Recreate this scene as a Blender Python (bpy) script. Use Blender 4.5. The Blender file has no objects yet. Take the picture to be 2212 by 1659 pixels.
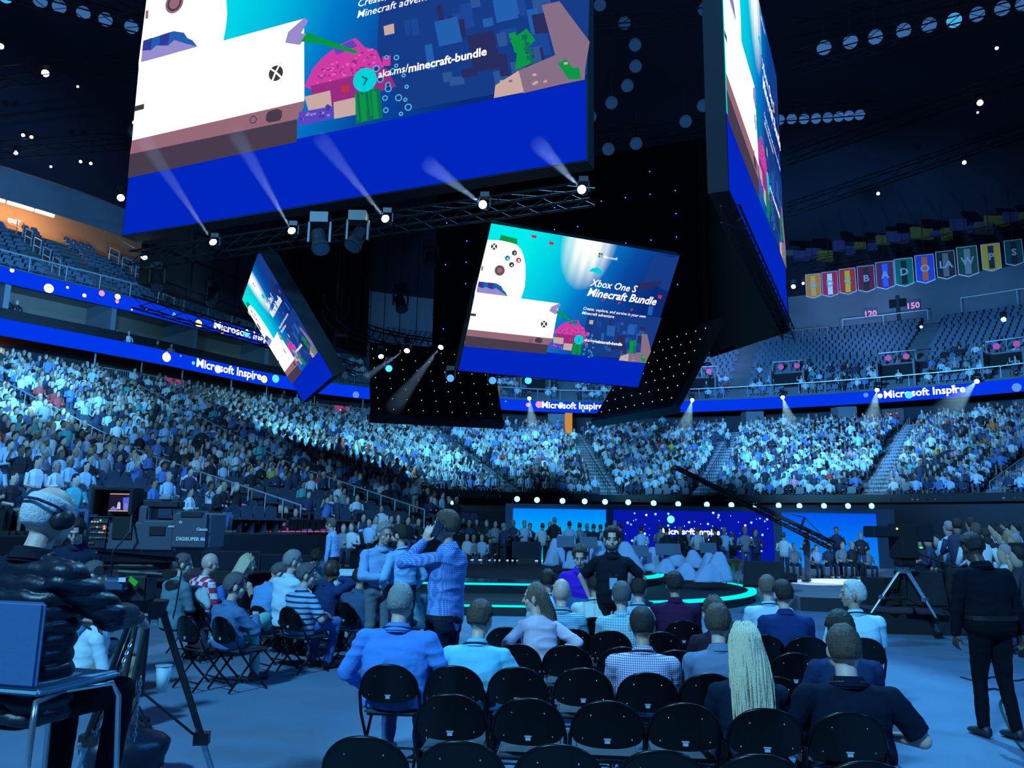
import bpy, bmesh, math, random
import numpy as np
from math import sin, cos, pi, radians, sqrt, atan2
from mathutils import Vector, Matrix, noise
from mathutils.geometry import tessellate_polygon
R0 = random.Random(7)
SC = bpy.context.scene
COL = SC.collection
# ------------------------------------------------------------------ camera
F = 1700.0; CZ = 1.85; PITCH = radians(10.2); ROLL = radians(0.9)
_f = Vector((0, cos(PITCH), sin(PITCH))); _r = Vector((1, 0, 0)); _u = _r.cross(_f)
CR = _r * cos(ROLL) + _u * sin(ROLL); CU = -_r * sin(ROLL) + _u * cos(ROLL); CF = _f
CC = Vector((0, 0, CZ))
cam = bpy.data.cameras.new('camera'); camo = bpy.data.objects.new('camera', cam); COL.objects.link(camo)
cam.sensor_width = 36.0; cam.lens = F / 2212 * 36.0; cam.clip_end = 400; cam.clip_start = 0.05
camo.matrix_world = Matrix(((CR.x, CU.x, -CF.x, 0), (CR.y, CU.y, -CF.y, 0), (CR.z, CU.z, -CF.z, CZ), (0, 0, 0, 1)))
SC.camera = camo
def ray(px, py): return CF + CR * ((px - 1106) / F) - CU * ((py - 829.5) / F)
def at_z(px, py, z):
    d = ray(px, py); return CC + d * ((z - CZ) / d.z)
def at_d(px, py, D): return CC + ray(px, py) * D          # D metres in front of the lens
def at_y(px, py, y):
    d = ray(px, py); return CC + d * (y / d.y)
def quad(c4, D):                                             # the parallelogram whose corners are seen at four pixels
    A = np.array([list(ray(*c4[0])), list(-ray(*c4[1])), list(ray(*c4[2])), list(-ray(*c4[3]))]).T
    t = np.linalg.svd(A)[2][-1]; t = t / t[0] * D
    return [CC + ray(*c4[i]) * float(t[i]) for i in range(4)]
# ------------------------------------------------------------------ world, exposure
SC.view_settings.view_transform = 'Standard'; SC.view_settings.look = 'None'
SC.view_settings.gamma = 1.0; SC.view_settings.exposure = 0.0; SC.view_settings.use_curve_mapping = False
w = bpy.data.worlds.new('world'); SC.world = w; w.use_nodes = True
w.node_tree.nodes['Background'].inputs[0].default_value = (0.02, 0.12, 0.5, 1)
w.node_tree.nodes['Background'].inputs[1].default_value = 0.03
SC.cycles.max_bounces = 4; SC.cycles.diffuse_bounces = 2; SC.cycles.glossy_bounces = 2
SC.cycles.transmission_bounces = 3; SC.cycles.volume_bounces = 0; SC.cycles.caustics_reflective = False
SC.cycles.caustics_refractive = False; SC.cycles.sample_clamp_indirect = 3.0
SC.cycles.use_denoising = True
# ------------------------------------------------------------------ lights
def spot(name, loc, target, power, col, size=40, blend=0.5, radius=0.25, parent=None):
    l = bpy.data.lights.new(name, 'SPOT'); l.energy = power; l.color = col
    l.spot_size = radians(size); l.spot_blend = blend; l.shadow_soft_size = radius
    o = bpy.data.objects.new(name, l); COL.objects.link(o); o.location = loc
    o.rotation_euler = (Vector(target) - Vector(loc)).to_track_quat('-Z', 'Y').to_euler()
    return o
def area(name, loc, target, power, col, sx, sy):
    l = bpy.data.lights.new(name, 'AREA'); l.energy = power; l.color = col; l.shape = 'RECTANGLE'
    l.size = sx; l.size_y = sy
    o = bpy.data.objects.new(name, l); COL.objects.link(o); o.location = loc
    o.rotation_euler = (Vector(target) - Vector(loc)).to_track_quat('-Z', 'Y').to_euler()
    return o
BL = (0.10, 0.42, 1.0); CY = (0.13, 0.55, 1.0); WB = (0.42, 0.68, 1.0)
# wash over the floor seats (arena grid high behind the camera, then an added side fill)
area('rear_wash_light', (-10, -10, 19), (0, 9, 0), 10000, (0.19, 0.60, 1.0), 3, 1.5)
area('side_fill_light', (22, 2, 20), (2, 9, 0), 3200, (0.05, 0.34, 1.0), 3, 2)  # area lamp added out of view as blue fill from the right
spot('floor_key_light', (4, 24, 24), (-2, 8, 0), 34000, CY, 46, 0.6, 0.35)
spot('floor_aisle_light', (12, 24, 22), (8, 10, 0), 7000, BL, 40, 0.7, 0.3)
# pools on the stands
for i, (a, b, e, c, s) in enumerate([
    ((-7, 40.5, 9.2), (-5, 52, 5), 7000, CY, 80), ((-14, 24, 9.0), (-26, 38, 8), 13000, CY, 70), ((-9, 38, 9.2), (-15, 54, 8), 9000, CY, 60), ((-14, 30, 9.0), (-30, 34, 6), 5500, BL, 70), ((-4, 12, 9.4), (-16, 30, 2), 5200, BL, 80),
    ((-4, 41.5, 9.2), (-2, 62, 8), 9500, CY, 60), ((4, 38.5, 9.2), (10, 62, 8), 10500, CY, 60),
    ((10, 35, 9.2), (26, 57, 8), 11500, CY, 60), ((13, 30, 9.0), (36, 46, 7), 11500, BL, 64), ((12, 30, 9.2), (24, 50, 5), 5000, (0.35, 0.7, 1.0), 20), ((2, 38, 9.2), (4, 60, 7), 5000, (0.35, 0.8, 1.0), 18),
    ((10, 36, 9.4), (28, 68, 17), 42000, BL, 70), ((0, 42, 9.4), (2, 76, 18), 20000, BL, 60), ((-14, 28, 9.2), (-38, 48, 18), 20000, BL, 60)]):
    spot('stand_wash_light', a, b, e, c, s, 0.8, 0.4)
spot('stage_wash_light', (4, 6, 22), (6, 27, 0), 9000, BL, 50, 0.6, 0.4)
# ------------------------------------------------------------------ materials
MATS = {}
def mat(name, col, rough=0.6, metal=0.0, emit=0.0, bump=0.0, bscale=60.0, vary=0.0, spec=0.5, ecol=None):
    if name in MATS: return MATS[name]
    m = bpy.data.materials.new(name); m.use_nodes = True; nt = m.node_tree; b = nt.nodes['Principled BSDF']
    b.inputs['Base Color'].default_value = (*col, 1); b.inputs['Roughness'].default_value = rough
    b.inputs['Metallic'].default_value = metal; b.inputs['Specular IOR Level'].default_value = spec
    if emit:
        b.inputs['Emission Color'].default_value = (*(ecol or col), 1); b.inputs['Emission Strength'].default_value = emit
    if bump or vary:
        tc = nt.nodes.new('ShaderNodeTexCoord'); n = nt.nodes.new('ShaderNodeTexNoise')
        n.inputs['Scale'].default_value = bscale; n.inputs['Detail'].default_value = 3
        nt.links.new(tc.outputs['Object'], n.inputs['Vector'])
        if bump:
            bp = nt.nodes.new('ShaderNodeBump'); bp.inputs['Strength'].default_value = bump; bp.inputs['Distance'].default_value = 0.01
            nt.links.new(n.outputs['Fac'], bp.inputs['Height']); nt.links.new(bp.outputs['Normal'], b.inputs['Normal'])
        if vary:
            mx = nt.nodes.new('ShaderNodeMix'); mx.data_type = 'RGBA'
            mx.inputs['A'].default_value = (*[c * (1 - vary) for c in col], 1); mx.inputs['B'].default_value = (*[min(1, c * (1 + vary)) for c in col], 1)
            nt.links.new(n.outputs['Fac'], mx.inputs['Factor']); nt.links.new(mx.outputs['Result'], b.inputs['Base Color'])
    MATS[name] = m; return m
def emat(name, col, s=1.0):
    if name in MATS: return MATS[name]
    m = bpy.data.materials.new(name); m.use_nodes = True; nt = m.node_tree; nt.nodes.clear()
    e = nt.nodes.new('ShaderNodeEmission'); o = nt.nodes.new('ShaderNodeOutputMaterial')
    e.inputs[0].default_value = (*col, 1); e.inputs[1].default_value = s
    nt.links.new(e.outputs[0], o.inputs[0]); MATS[name] = m; return m
def S(r, g, b):                                              # sRGB 0..255 to linear
    return tuple(((c / 255) / 12.92 if c < 10 else ((c / 255 + 0.055) / 1.055) ** 2.4) for c in (r, g, b))
def patmat(name, kind, c1, c2, sc, c3=None):
    """woven / printed shirt patterns in the garment's own coordinates"""
    if name in MATS: return MATS[name]
    m = bpy.data.materials.new(name); m.use_nodes = True; nt = m.node_tree; N = nt.nodes; L = nt.links
    b = N['Principled BSDF']; b.inputs['Roughness'].default_value = 0.8
    tc = N.new('ShaderNodeTexCoord'); sp = N.new('ShaderNodeSeparateXYZ'); L.new(tc.outputs['Object'], sp.inputs[0])
    def stripe(out, s, th):
        a = N.new('ShaderNodeMath'); a.operation = 'MULTIPLY'; L.new(out, a.inputs[0]); a.inputs[1].default_value = s
        f = N.new('ShaderNodeMath'); f.operation = 'FRACT'; L.new(a.outputs[0], f.inputs[0])
        g = N.new('ShaderNodeMath'); g.operation = 'GREATER_THAN'; L.new(f.outputs[0], g.inputs[0]); g.inputs[1].default_value = th
        return g.outputs[0]
    mx = N.new('ShaderNodeMix'); mx.data_type = 'RGBA'
    mx.inputs['A'].default_value = (*c1, 1); mx.inputs['B'].default_value = (*c2, 1)
    if kind == 'stripe': L.new(stripe(sp.outputs[2], sc, 0.62), mx.inputs['Factor'])
    elif kind == 'check':
        a, c = stripe(sp.outputs[0], sc, 0.5), stripe(sp.outputs[2], sc, 0.5)
        x = N.new('ShaderNodeMath'); x.operation = 'ADD'; L.new(a, x.inputs[0]); L.new(c, x.inputs[1])
        h = N.new('ShaderNodeMath'); h.operation = 'MULTIPLY'; h.inputs[1].default_value = 0.5; L.new(x.outputs[0], h.inputs[0])
        L.new(h.outputs[0], mx.inputs['Factor'])
    elif kind == 'board':
        a, c = stripe(sp.outputs[0], sc, 0.5), stripe(sp.outputs[2], sc, 0.5)
        x = N.new('ShaderNodeMath'); x.operation = 'SUBTRACT'; L.new(a, x.inputs[0]); L.new(c, x.inputs[1])
        h = N.new('ShaderNodeMath'); h.operation = 'ABSOLUTE'; L.new(x.outputs[0], h.inputs[0]); L.new(h.outputs[0], mx.inputs['Factor'])
    elif kind == 'dot':
        v = N.new('ShaderNodeTexVoronoi'); v.inputs['Scale'].default_value = sc; v.inputs['Randomness'].default_value = 0
        L.new(tc.outputs['Object'], v.inputs['Vector'])
        g = N.new('ShaderNodeMath'); g.operation = 'LESS_THAN'; L.new(v.outputs['Distance'], g.inputs[0]); g.inputs[1].default_value = 0.33
        L.new(g.outputs[0], mx.inputs['Factor'])
    if c3:
        m2 = N.new('ShaderNodeMix'); m2.data_type = 'RGBA'; L.new(mx.outputs['Result'], m2.inputs['A']); m2.inputs['B'].default_value = (*c3, 1)
        L.new(stripe(sp.outputs[0], sc * 0.5, 0.8), m2.inputs['Factor']); L.new(m2.outputs['Result'], b.inputs['Base Color'])
    else: L.new(mx.outputs['Result'], b.inputs['Base Color'])
    MATS[name] = m; return m
# ------------------------------------------------------------------ mesh builder
class MB:
    def __init__(s): s.v = []; s.f = []; s.m = []
    def add(s, vs, fs, mi=0):
        o = len(s.v); s.v += [tuple(v) for v in vs]; s.f += [tuple(i + o for i in f) for f in fs]; s.m += [mi] * len(fs); return s
    def box(s, c, sz, rot=None, mi=0):
        x, y, z = sz[0] / 2, sz[1] / 2, sz[2] / 2; c = Vector(c)
        vs = [Vector((a * x, b * y, d * z)) for d in (-1, 1) for a, b in ((-1, -1), (1, -1), (1, 1), (-1, 1))]
        if rot is not None: vs = [rot @ v for v in vs]
        return s.add([v + c for v in vs], [(3, 2, 1, 0), (4, 5, 6, 7), (0, 1, 5, 4), (1, 2, 6, 5), (2, 3, 7, 6), (3, 0, 4, 7)], mi)
    def hexa(s, a, b, mi=0):                                  # two quads (lists of 4) joined
        return s.add(list(a) + list(b), [(3, 2, 1, 0), (4, 5, 6, 7), (0, 1, 5, 4), (1, 2, 6, 5), (2, 3, 7, 6), (3, 0, 4, 7)], mi)
    def loft(s, rings, mi=0, cap=True):
        n = len(rings[0]); vs = [p for r in rings for p in r]
        fs = [(i * n + j, i * n + (j + 1) % n, (i + 1) * n + (j + 1) % n, (i + 1) * n + j) for i in range(len(rings) - 1) for j in range(n)]
        if cap: fs += [tuple(range(n))[::-1], tuple((len(rings) - 1) * n + j for j in range(n))]
        return s.add(vs, fs, mi)
    def tube(s, p0, p1, r0, r1=None, n=8, mi=0, flat=1.0):
        p0 = Vector(p0); p1 = Vector(p1); r1 = r0 if r1 is None else r1; d = (p1 - p0)
        if d.length < 1e-6: return s
        d.normalize(); a = d.orthogonal().normalized() if abs(d.z) > 0.9 else d.cross(Vector((0, 0, 1))).normalized(); b = d.cross(a)
        rg = lambda p, r: [p + a * (cos(2 * pi * k / n) * r) + b * (sin(2 * pi * k / n) * r * flat) for k in range(n)]
        return s.loft([rg(p0, r0), rg(p1, r1)], mi)
    def path(s, pts, r, n=8, mi=0):
        pts = [Vector(p) for p in pts]; rings = []
        a = None
        for i, p in enumerate(pts):
            d = (pts[min(i + 1, len(pts) - 1)] - pts[max(i - 1, 0)]).normalized()
            a = d.orthogonal().normalized() if a is None else (a - d * a.dot(d)).normalized()
            b = d.cross(a); rr = r[i] if isinstance(r, (list, tuple)) else r
            rings.append([p + a * (cos(2 * pi * k / n) * rr) + b * (sin(2 * pi * k / n) * rr) for k in range(n)])
        return s.loft(rings, mi)
    def ell(s, c, r, nu=12, nv=8, M=None, mi=0, fn=None):
        c = Vector(c); vs = []; 
        for i in range(nv + 1):
            t = pi * i / nv
            for k in range(nu):
                a = 2 * pi * k / nu; d = Vector((sin(t) * cos(a), sin(t) * sin(a), cos(t)))
                q = Vector((d.x * r[0], d.y * r[1], d.z * r[2])) * (fn(d) if fn else 1)
                if M is not None: q = M @ q
                vs.append(c + q)
        fs = [(i * nu + k, (i + 1) * nu + k, (i + 1) * nu + (k + 1) % nu, i * nu + (k + 1) % nu) for i in range(nv) for k in range(nu)]
        return s.add(vs, fs, mi)
    def poly(s, pts, mi=0):
        pts = [Vector(p) for p in pts]; t = tessellate_polygon([pts]); return s.add(pts, [tuple(f) for f in t], mi)
    def cap(s, p0, p1, r0, r1=None, n=10, k=4):               # round-ended limb
        p0 = Vector(p0); p1 = Vector(p1); r1 = r0 if r1 is None else r1; d = (p1 - p0)
        L = d.length; d = d.normalized() if L > 1e-6 else Vector((0, 0, 1)); a = d.orthogonal().normalized(); b = d.cross(a); rings = []
        for i in range(k + 1):
            t = pi / 2 * (1 - i / k); rings.append((p0 - d * (r0 * sin(t)), max(r0 * cos(t), 1e-4)))
        for i in range(k + 1):
            t = pi / 2 * i / k; rings.append((p1 + d * (r1 * sin(t)), max(r1 * cos(t), 1e-4)))
        return s.loft([[c + a * (cos(2 * pi * j / n) * r) + b * (sin(2 * pi * j / n) * r) for j in range(n)] for c, r in rings])
    def mesh(s, name, mats=()):
        me = bpy.data.meshes.new(name); me.from_pydata(s.v, [], s.f)
        for m in (mats if isinstance(mats, (list, tuple)) else [mats]): me.materials.append(m)
        if any(s.m): me.polygons.foreach_set('material_index', s.m)
        return me
    def build(s, name, mats, parent=None, smooth=False, **tg):
        me = s.mesh(name, mats); me.validate()
        if smooth: me.polygons.foreach_set('use_smooth', [True] * len(me.polygons))
        o = bpy.data.objects.new(name, me); COL.objects.link(o); o.parent = parent
        if tg: tag(o, **tg)
        return o
def tag(o, label=None, cat=None, group=None, kind=None):
    if label: o['label'] = label
    if cat: o['category'] = cat
    if group: o['group'] = group
    if kind: o['kind'] = kind
    return o
def empty(name, loc=(0, 0, 0), rz=0, **tg):
    o = bpy.data.objects.new(name, None); COL.objects.link(o); o.location = loc; o.rotation_euler = (0, 0, rz)
    o.empty_display_size = 0.1
    return tag(o, **tg) if tg else o
def mesh_ob(name, me, parent=None, **tg):
    o = bpy.data.objects.new(name, me); COL.objects.link(o); o.parent = parent
    return tag(o, **tg) if tg else o
def copy_tree(o, parent=None):
    c = o.copy(); COL.objects.link(c); c.parent = parent
    for ch in o.children: copy_tree(ch, c)
    return c
def text_mesh(txt, size, align='LEFT', shear=0.0, bold=0.0, ext=0.0, res=2):
    cu = bpy.data.curves.new('t', 'FONT'); cu.body = txt; cu.size = size; cu.align_x = align; cu.shear = shear
    cu.offset = bold; cu.extrude = ext; cu.resolution_u = res
    o = bpy.data.objects.new('t', cu); COL.objects.link(o)
    me = bpy.data.meshes.new_from_object(o); bpy.data.objects.remove(o); bpy.data.curves.remove(cu); return me
def frame(o, X, Yv):                                         # place an object flat: local x along X, local y along Yv
    X = X.normalized(); Z = X.cross(Yv).normalized(); Y = Z.cross(X)
    return Matrix(((X.x, Y.x, Z.x, o.x), (X.y, Y.y, Z.y, o.y), (X.z, Y.z, Z.z, o.z), (0, 0, 0, 1)))
BLACK = mat('black_metal', (0.012, 0.013, 0.016), 0.45)
MATTE = mat('matte_black', (0.008, 0.009, 0.012), 0.9)
STEEL = mat('steel', (0.55, 0.57, 0.6), 0.3, 0.9)
def ordn(n): return {1: 'first', 2: 'second', 3: 'third'}.get(n, '%dth' % n if n > 3 and not (n % 10 in (1, 2, 3) and n % 100 not in (11, 12, 13)) else {1: '%dst' % n, 2: '%dnd' % n, 3: '%drd' % n}.get(n % 10))
# ================================================================== THE BOWL
_ctrl = [(-39, 6), (-37, 16), (-33.5, 30)] + [tuple(at_z(x, y, 12.5))[:2] for x, y in
         ((0, 693), (280, 740), (560, 806), (780, 838), (1200, 870), (1500, 868), (1800, 852), (2000, 838), (2212, 819))] + [(42, 45), (46, 34), (48, 20)]
def spline(pts, n=40):
    out = []; P = [Vector(p).to_3d() for p in pts]; P = [2 * P[0] - P[1]] + P + [2 * P[-1] - P[-2]]
    for i in range(1, len(P) - 2):
        for k in range(n):
            t = k / n; a, b, c, d = P[i - 1:i + 3]
            out.append(0.5 * ((2 * b) + (c - a) * t + (2 * a - 5 * b + 4 * c - d) * t * t + (3 * b - a - 3 * c + d) * t ** 3))
    return out + [P[-2]]
def resample(pts, step):
    d = [0]
    for a, b in zip(pts, pts[1:]): d.append(d[-1] + (b - a).length)
    n = int(d[-1] / step); out = []; j = 0
    for k in range(n + 1):
        s = d[-1] * k / n
        while j < len(d) - 2 and d[j + 1] < s: j += 1
        out.append(pts[j].lerp(pts[j + 1], (s - d[j]) / max(d[j + 1] - d[j], 1e-6)))
    return out
PATH = resample(spline(_ctrl), 1.0)
for _ in range(30): PATH = [PATH[0]] + [(PATH[i - 1] + PATH[i] * 2 + PATH[i + 1]) / 4 for i in range(1, len(PATH) - 1)] + [PATH[-1]]
def nrm(P, i):
    d = (P[min(i + 1, len(P) - 1)] - P[max(i - 1, 0)]).normalized(); return Vector((d.y, -d.x, 0))
NRM = [nrm(PATH, i) for i in range(len(PATH))]
NP = len(PATH)
def off(i, o, z=0.0):
    v = PATH[i] + NRM[i] * o; return Vector((v.x, v.y, z))
def near_px(px, z=12.0):                                      # which path sample is seen at that pixel column
    best = None
    for i, p in enumerate(PATH):
        v = Vector((p.x, p.y, z)) - CC; dz = v.dot(CF)
        if dz <= 1: continue
        x = 1106 + F * v.dot(CR) / dz
        if best is None or abs(x - px) < best[0]: best = (abs(x - px), i)
    return best[1]
def pix(p):
    v = Vector(p) - CC; dz = v.dot(CF)
    return (1106 + F * v.dot(CR) / dz, 829.5 - F * v.dot(CU) / dz, dz) if dz > 0.2 else (-9e3, -9e3, dz)
IL = near_px(690)                                             # suites and retractable rows end about here
IX = near_px(318)
def strip(name, prof, i0, i1, m, lab=None, kind='structure', mi=None, flip=False):
    """sweep an (offset, z) profile along the bowl"""
    mb = MB(); n = len(prof)
    for i in range(i0, i1 + 1): mb.v += [tuple(off(i, o, z)) for o, z in prof]
    for i in range(i1 - i0):
        for k in range(n - 1):
            a = i * n + k; mb.f.append((a, a + 1, a + n + 1, a + n)); mb.m.append(mi[k] if mi else 0)
    o = mb.build(name, m); o['kind'] = kind
    if lab: o['label'] = lab
    return o
CONC = mat('concrete_tier', (0.10, 0.12, 0.15), 0.85, vary=0.25, bscale=0.6)
CONCD = mat('dark_concrete', (0.03, 0.035, 0.045), 0.9)
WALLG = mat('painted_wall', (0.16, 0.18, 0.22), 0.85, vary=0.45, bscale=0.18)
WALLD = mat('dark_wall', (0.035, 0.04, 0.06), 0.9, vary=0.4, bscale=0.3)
def rowz(r): return 9.6 - 0.29 * r if r <= 21 else 3.51 - 0.2 * (r - 21)
def rowo(r): return 0.3 + 0.82 * r
prof = []
for r in range(22): prof += [(rowo(r) - 0.41, rowz(r)), (rowo(r) + 0.41, rowz(r))]
nmi = len(prof); prof += [(rowo(21) + 0.5, 0)]
strip('seating_tier', [(-7, 9.6)] + prof, 0, NP - 1, [CONC, CONCD], mi=[0] * nmi + [1], lab= 'dark stepped concrete of the lower seating bowl')
strip('trim_6', [(rowo(21) + 0.62, 3.4), (rowo(21) + 0.62, 3.85), (rowo(21) + 0.70, 3.85), (rowo(21) + 0.70, 3.4)], IX, NP - 1, [BLACK])
prof = [(rowo(21) + 0.3, 3.5)]
for r in range(22, 32): prof += [(rowo(r) - 0.41, rowz(r)), (rowo(r) + 0.41, rowz(r))]
prof += [(rowo(31) + 0.9, 1.5), (rowo(31) + 0.9, 0)]
strip('retractable_tier', prof, 0, IX, [CONCD], 'low black stepped risers in front of the left stand')
# the concourse wall and soffit behind the top row of the lower bowl
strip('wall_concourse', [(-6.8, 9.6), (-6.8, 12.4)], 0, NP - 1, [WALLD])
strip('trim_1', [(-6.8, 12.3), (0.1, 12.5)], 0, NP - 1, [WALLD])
def deck_prof(o0, z0, n, dz):
    p = [(o0 + 0.6, z0)]
    for k in range(n): p += [(o0 - 0.85 * k, z0 + dz * k), (o0 - 0.85 * (k + 1), z0 + dz * k)]
    return p
NU = 17; NLU = 12
strip('upper_tier', [(0.1, 12.5), (0.1, 12.7)] + deck_prof(-0.6, 12.7, NU, 0.5), IL, NP - 1, [CONC], 'stepped concrete of the right and far upper deck')
strip('upper_tier', [(-1.0, 15.6), (-1.0, 15.8)] + deck_prof(-1.6, 15.8, NLU, 0.5), 0, IL, [CONC], 'stepped concrete of the left upper deck')
# suites: floor, back wall, soffit
SUITE = mat('suite_wall', (0.20, 0.15, 0.12), 0.8, vary=0.3, bscale=0.4)
strip('wall_suites', [(0.1, 12.5), (-0.2, 12.6), (-4.2, 12.6), (-4.2, 15.2), (-1.0, 15.2), (-1.0, 15.6)], 0, IL, [SUITE])
mb = MB()
for i in range(2, IL, 6):
    a, b = off(i, -0.9), off(i, -4.2); t = (off(i + 1, 0) - off(i, 0)).normalized() * 0.15
    mb.hexa([Vector((*p.xy, 12.6)) for p in (a - t, a + t, b + t, b - t)], [Vector((*p.xy, 15.2)) for p in (a - t, a + t, b + t, b - t)])
tag(mb.build('trim_2', [WALLG]), kind='structure')
strip('trim_3', [(-0.4, 12.6), (-0.4, 13.25), (-0.55, 13.25), (-0.55, 12.6)], 0, IL, [BLACK])
# walls behind the upper decks
zt = 12.7 + 0.5 * NU
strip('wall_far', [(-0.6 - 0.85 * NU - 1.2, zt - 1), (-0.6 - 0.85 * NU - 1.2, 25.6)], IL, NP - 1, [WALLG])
ztl = 15.8 + 0.5 * NLU
BROWN = mat('upper_concourse_wall', (0.42, 0.24, 0.12), 0.8)
strip('wall_left', [(-1.6 - 0.85 * NLU, ztl - 0.5), (-1.6 - 0.85 * NLU - 3.0, ztl - 0.5), (-1.6 - 0.85 * NLU - 3.0, 31)], 0, IL, [BROWN])
strip('trim_4', [(-10.8, 23.2), (-10.2, 25.2)], 0, IL + 1, [WALLG])
ROOFM = mat('roof_deck', (0.014, 0.02, 0.04), 0.95, vary=0.6, bscale=0.2)
strip('ceiling', [(-10.3, 25.2), (0, 28), (9, 31)], 0, IL + 2, [ROOFM])
strip('ceiling', [(-16.5, 25.5), (-3, 28.5), (9, 31)], IL, NP - 1, [ROOFM])
e0 = [off(IL, -0.0, 12.5), off(IL, -16, 12.5), off(IL, -16, 31), off(IL, -9, 31), off(IL, -9, 19.5), off(IL, 0, 15.6)]
tag(MB().poly(e0).build('wall_upper_end', [WALLG]), kind='structure')
# floor and ceiling
def floor_material():
    m = bpy.data.materials.new('floor_carpet'); m.use_nodes = True; nt = m.node_tree; N = nt.nodes; L = nt.links; b = N['Principled BSDF']
    b.inputs['Roughness'].default_value = 0.85
    tc = N.new('ShaderNodeTexCoord'); n1 = N.new('ShaderNodeTexNoise'); n1.inputs['Scale'].default_value = 1.2; n1.inputs['Detail'].default_value = 5
    n2 = N.new('ShaderNodeTexNoise'); n2.inputs['Scale'].default_value = 90
    L.new(tc.outputs['Object'], n1.inputs['Vector']); L.new(tc.outputs['Object'], n2.inputs['Vector'])
    mx = N.new('ShaderNodeMix'); mx.data_type = 'RGBA'; mx.inputs['A'].default_value = (0.07, 0.135, 0.22, 1); mx.inputs['B'].default_value = (0.14, 0.24, 0.36, 1)
    ad = N.new('ShaderNodeMath'); ad.operation = 'ADD'; ad.use_clamp = True
    ml = N.new('ShaderNodeMath'); ml.operation = 'MULTIPLY'; ml.inputs[1].default_value = 0.35
    L.new(n2.outputs['Fac'], ml.inputs[0]); L.new(n1.outputs['Fac'], ad.inputs[0]); L.new(ml.outputs[0], ad.inputs[1])
    sb = N.new('ShaderNodeMath'); sb.operation = 'SUBTRACT'; sb.inputs[1].default_value = 0.2; sb.use_clamp = True
    L.new(ad.outputs[0], sb.inputs[0]); L.new(sb.outputs[0], mx.inputs['Factor']); L.new(mx.outputs['Result'], b.inputs['Base Color'])
    bp = N.new('ShaderNodeBump'); bp.inputs['Strength'].default_value = 0.25; bp.inputs['Distance'].default_value = 0.01
    L.new(n2.outputs['Fac'], bp.inputs['Height']); L.new(bp.outputs['Normal'], b.inputs['Normal']); return m
FLOORM = floor_material()
mb = MB(); mb.v = [(-60, -12, 0), (60, -12, 0), (60, 90, 0), (-60, 90, 0)]; mb.f = [(0, 1, 2, 3)]; mb.m = [0]
tag(mb.build('floor', [FLOORM]), kind='structure')
mb = MB(); mb.v = [(-75, -12, 31), (75, -12, 31), (75, 100, 31), (-75, 100, 31)]; mb.f = [(3, 2, 1, 0)]; mb.m = [0]
tag(mb.build('ceiling', [ROOFM]), kind='structure')
# aisles --------------------------------------------------------------------
AISLE_PX = (-160, 235, 540, 905, 1225, 1590, 1985, 2400)
AIS = [near_px(x, 10) for x in AISLE_PX]
STEP = mat('stair_concrete', (0.30, 0.33, 0.38), 0.8)
for k, i in enumerate(AIS):
    mb = MB(); last = 31 if i < IX else 21
    T = (off(i + 1, 0) - off(i, 0)).normalized(); rot = Matrix.Rotation(atan2(T.y, T.x), 3, 'Z'); wd = 1.5 if k in (4, 5) else 1.2
    for r in range(last + 1):
        mb.box(off(i, rowo(r) + 0.2, rowz(r) - 0.02), (wd, 0.40, 0.1), rot); mb.box(off(i, rowo(r) - 0.21, rowz(r) + 0.08), (wd, 0.40, 0.14), rot)
    tag(mb.build('aisle_stairs', [STEP]), kind='structure')
RAILM = mat('rail_paint', (0.45, 0.5, 0.55), 0.4, 0.3)
gates = 0
for k, i in enumerate(AIS):                                   # stair rail down the middle of each aisle
    mb = MB(); last = 31 if i < IX else 21
    u = Vector((0, 0, 0.9)); mb.path([off(i, rowo(r), rowz(r)) + u for r in range(1, last + 1)], 0.03, 5)
    for r in range(1, last + 1): mb.tube(off(i, rowo(r), rowz(r)), off(i, rowo(r), rowz(r)) + u, 0.022, n=4)
    mb.build('stair_rail', [BLACK if k in (2, 3, 4, 5) else RAILM], label='metal handrail down the %s aisle of the lower bowl' % ('first', 'second', 'third', 'fourth', 'fifth', 'sixth', 'seventh', 'eighth')[k], cat='handrail', group='aisle handrails of the lower bowl')
# ribbon boards -------------------------------------------------------------
BLUE = emat('ribbon_blue', S(0, 55, 232), 1.0)
RB = [(0.35, 11.55), (0.35, 12.5)]
o = strip('ribbon_board', RB + [(0.15, 12.5), (0.15, 11.55), (0.35, 11.55)], 0, NP - 1, [BLUE, BLACK], mi=[0, 1, 1, 1], kind='thing'); del o['kind']
tag(o, 'long blue LED ribbon board running round the whole bowl above the lower stand', 'LED board'); RIB = o
o = strip('ribbon_board', [(-0.75, 14.75), (-0.75, 15.65), (-0.95, 15.65), (-0.95, 14.75), (-0.75, 14.75)], 0, IL, [BLUE, BLACK], mi=[0, 1, 1, 1], kind='thing'); del o['kind']
tag(o, 'upper blue LED ribbon board above the suites on the left', 'LED board'); RIB2 = o
WHT = emat('ribbon_white', (1, 0.97, 0.9), 1.6)
def on_ribbon(px, z, o, name, parent, m, me, s=1.0):
    i = near_px(px, z); T = (off(i + 1, 0) - off(i - 1, 0)); P = off(i, o + 0.05, z)
    ob = mesh_ob(name, me, parent); me.materials.clear(); me.materials.append(m); ob.matrix_world = frame(P, T, Vector((0, 0, 1))); return ob
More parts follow.
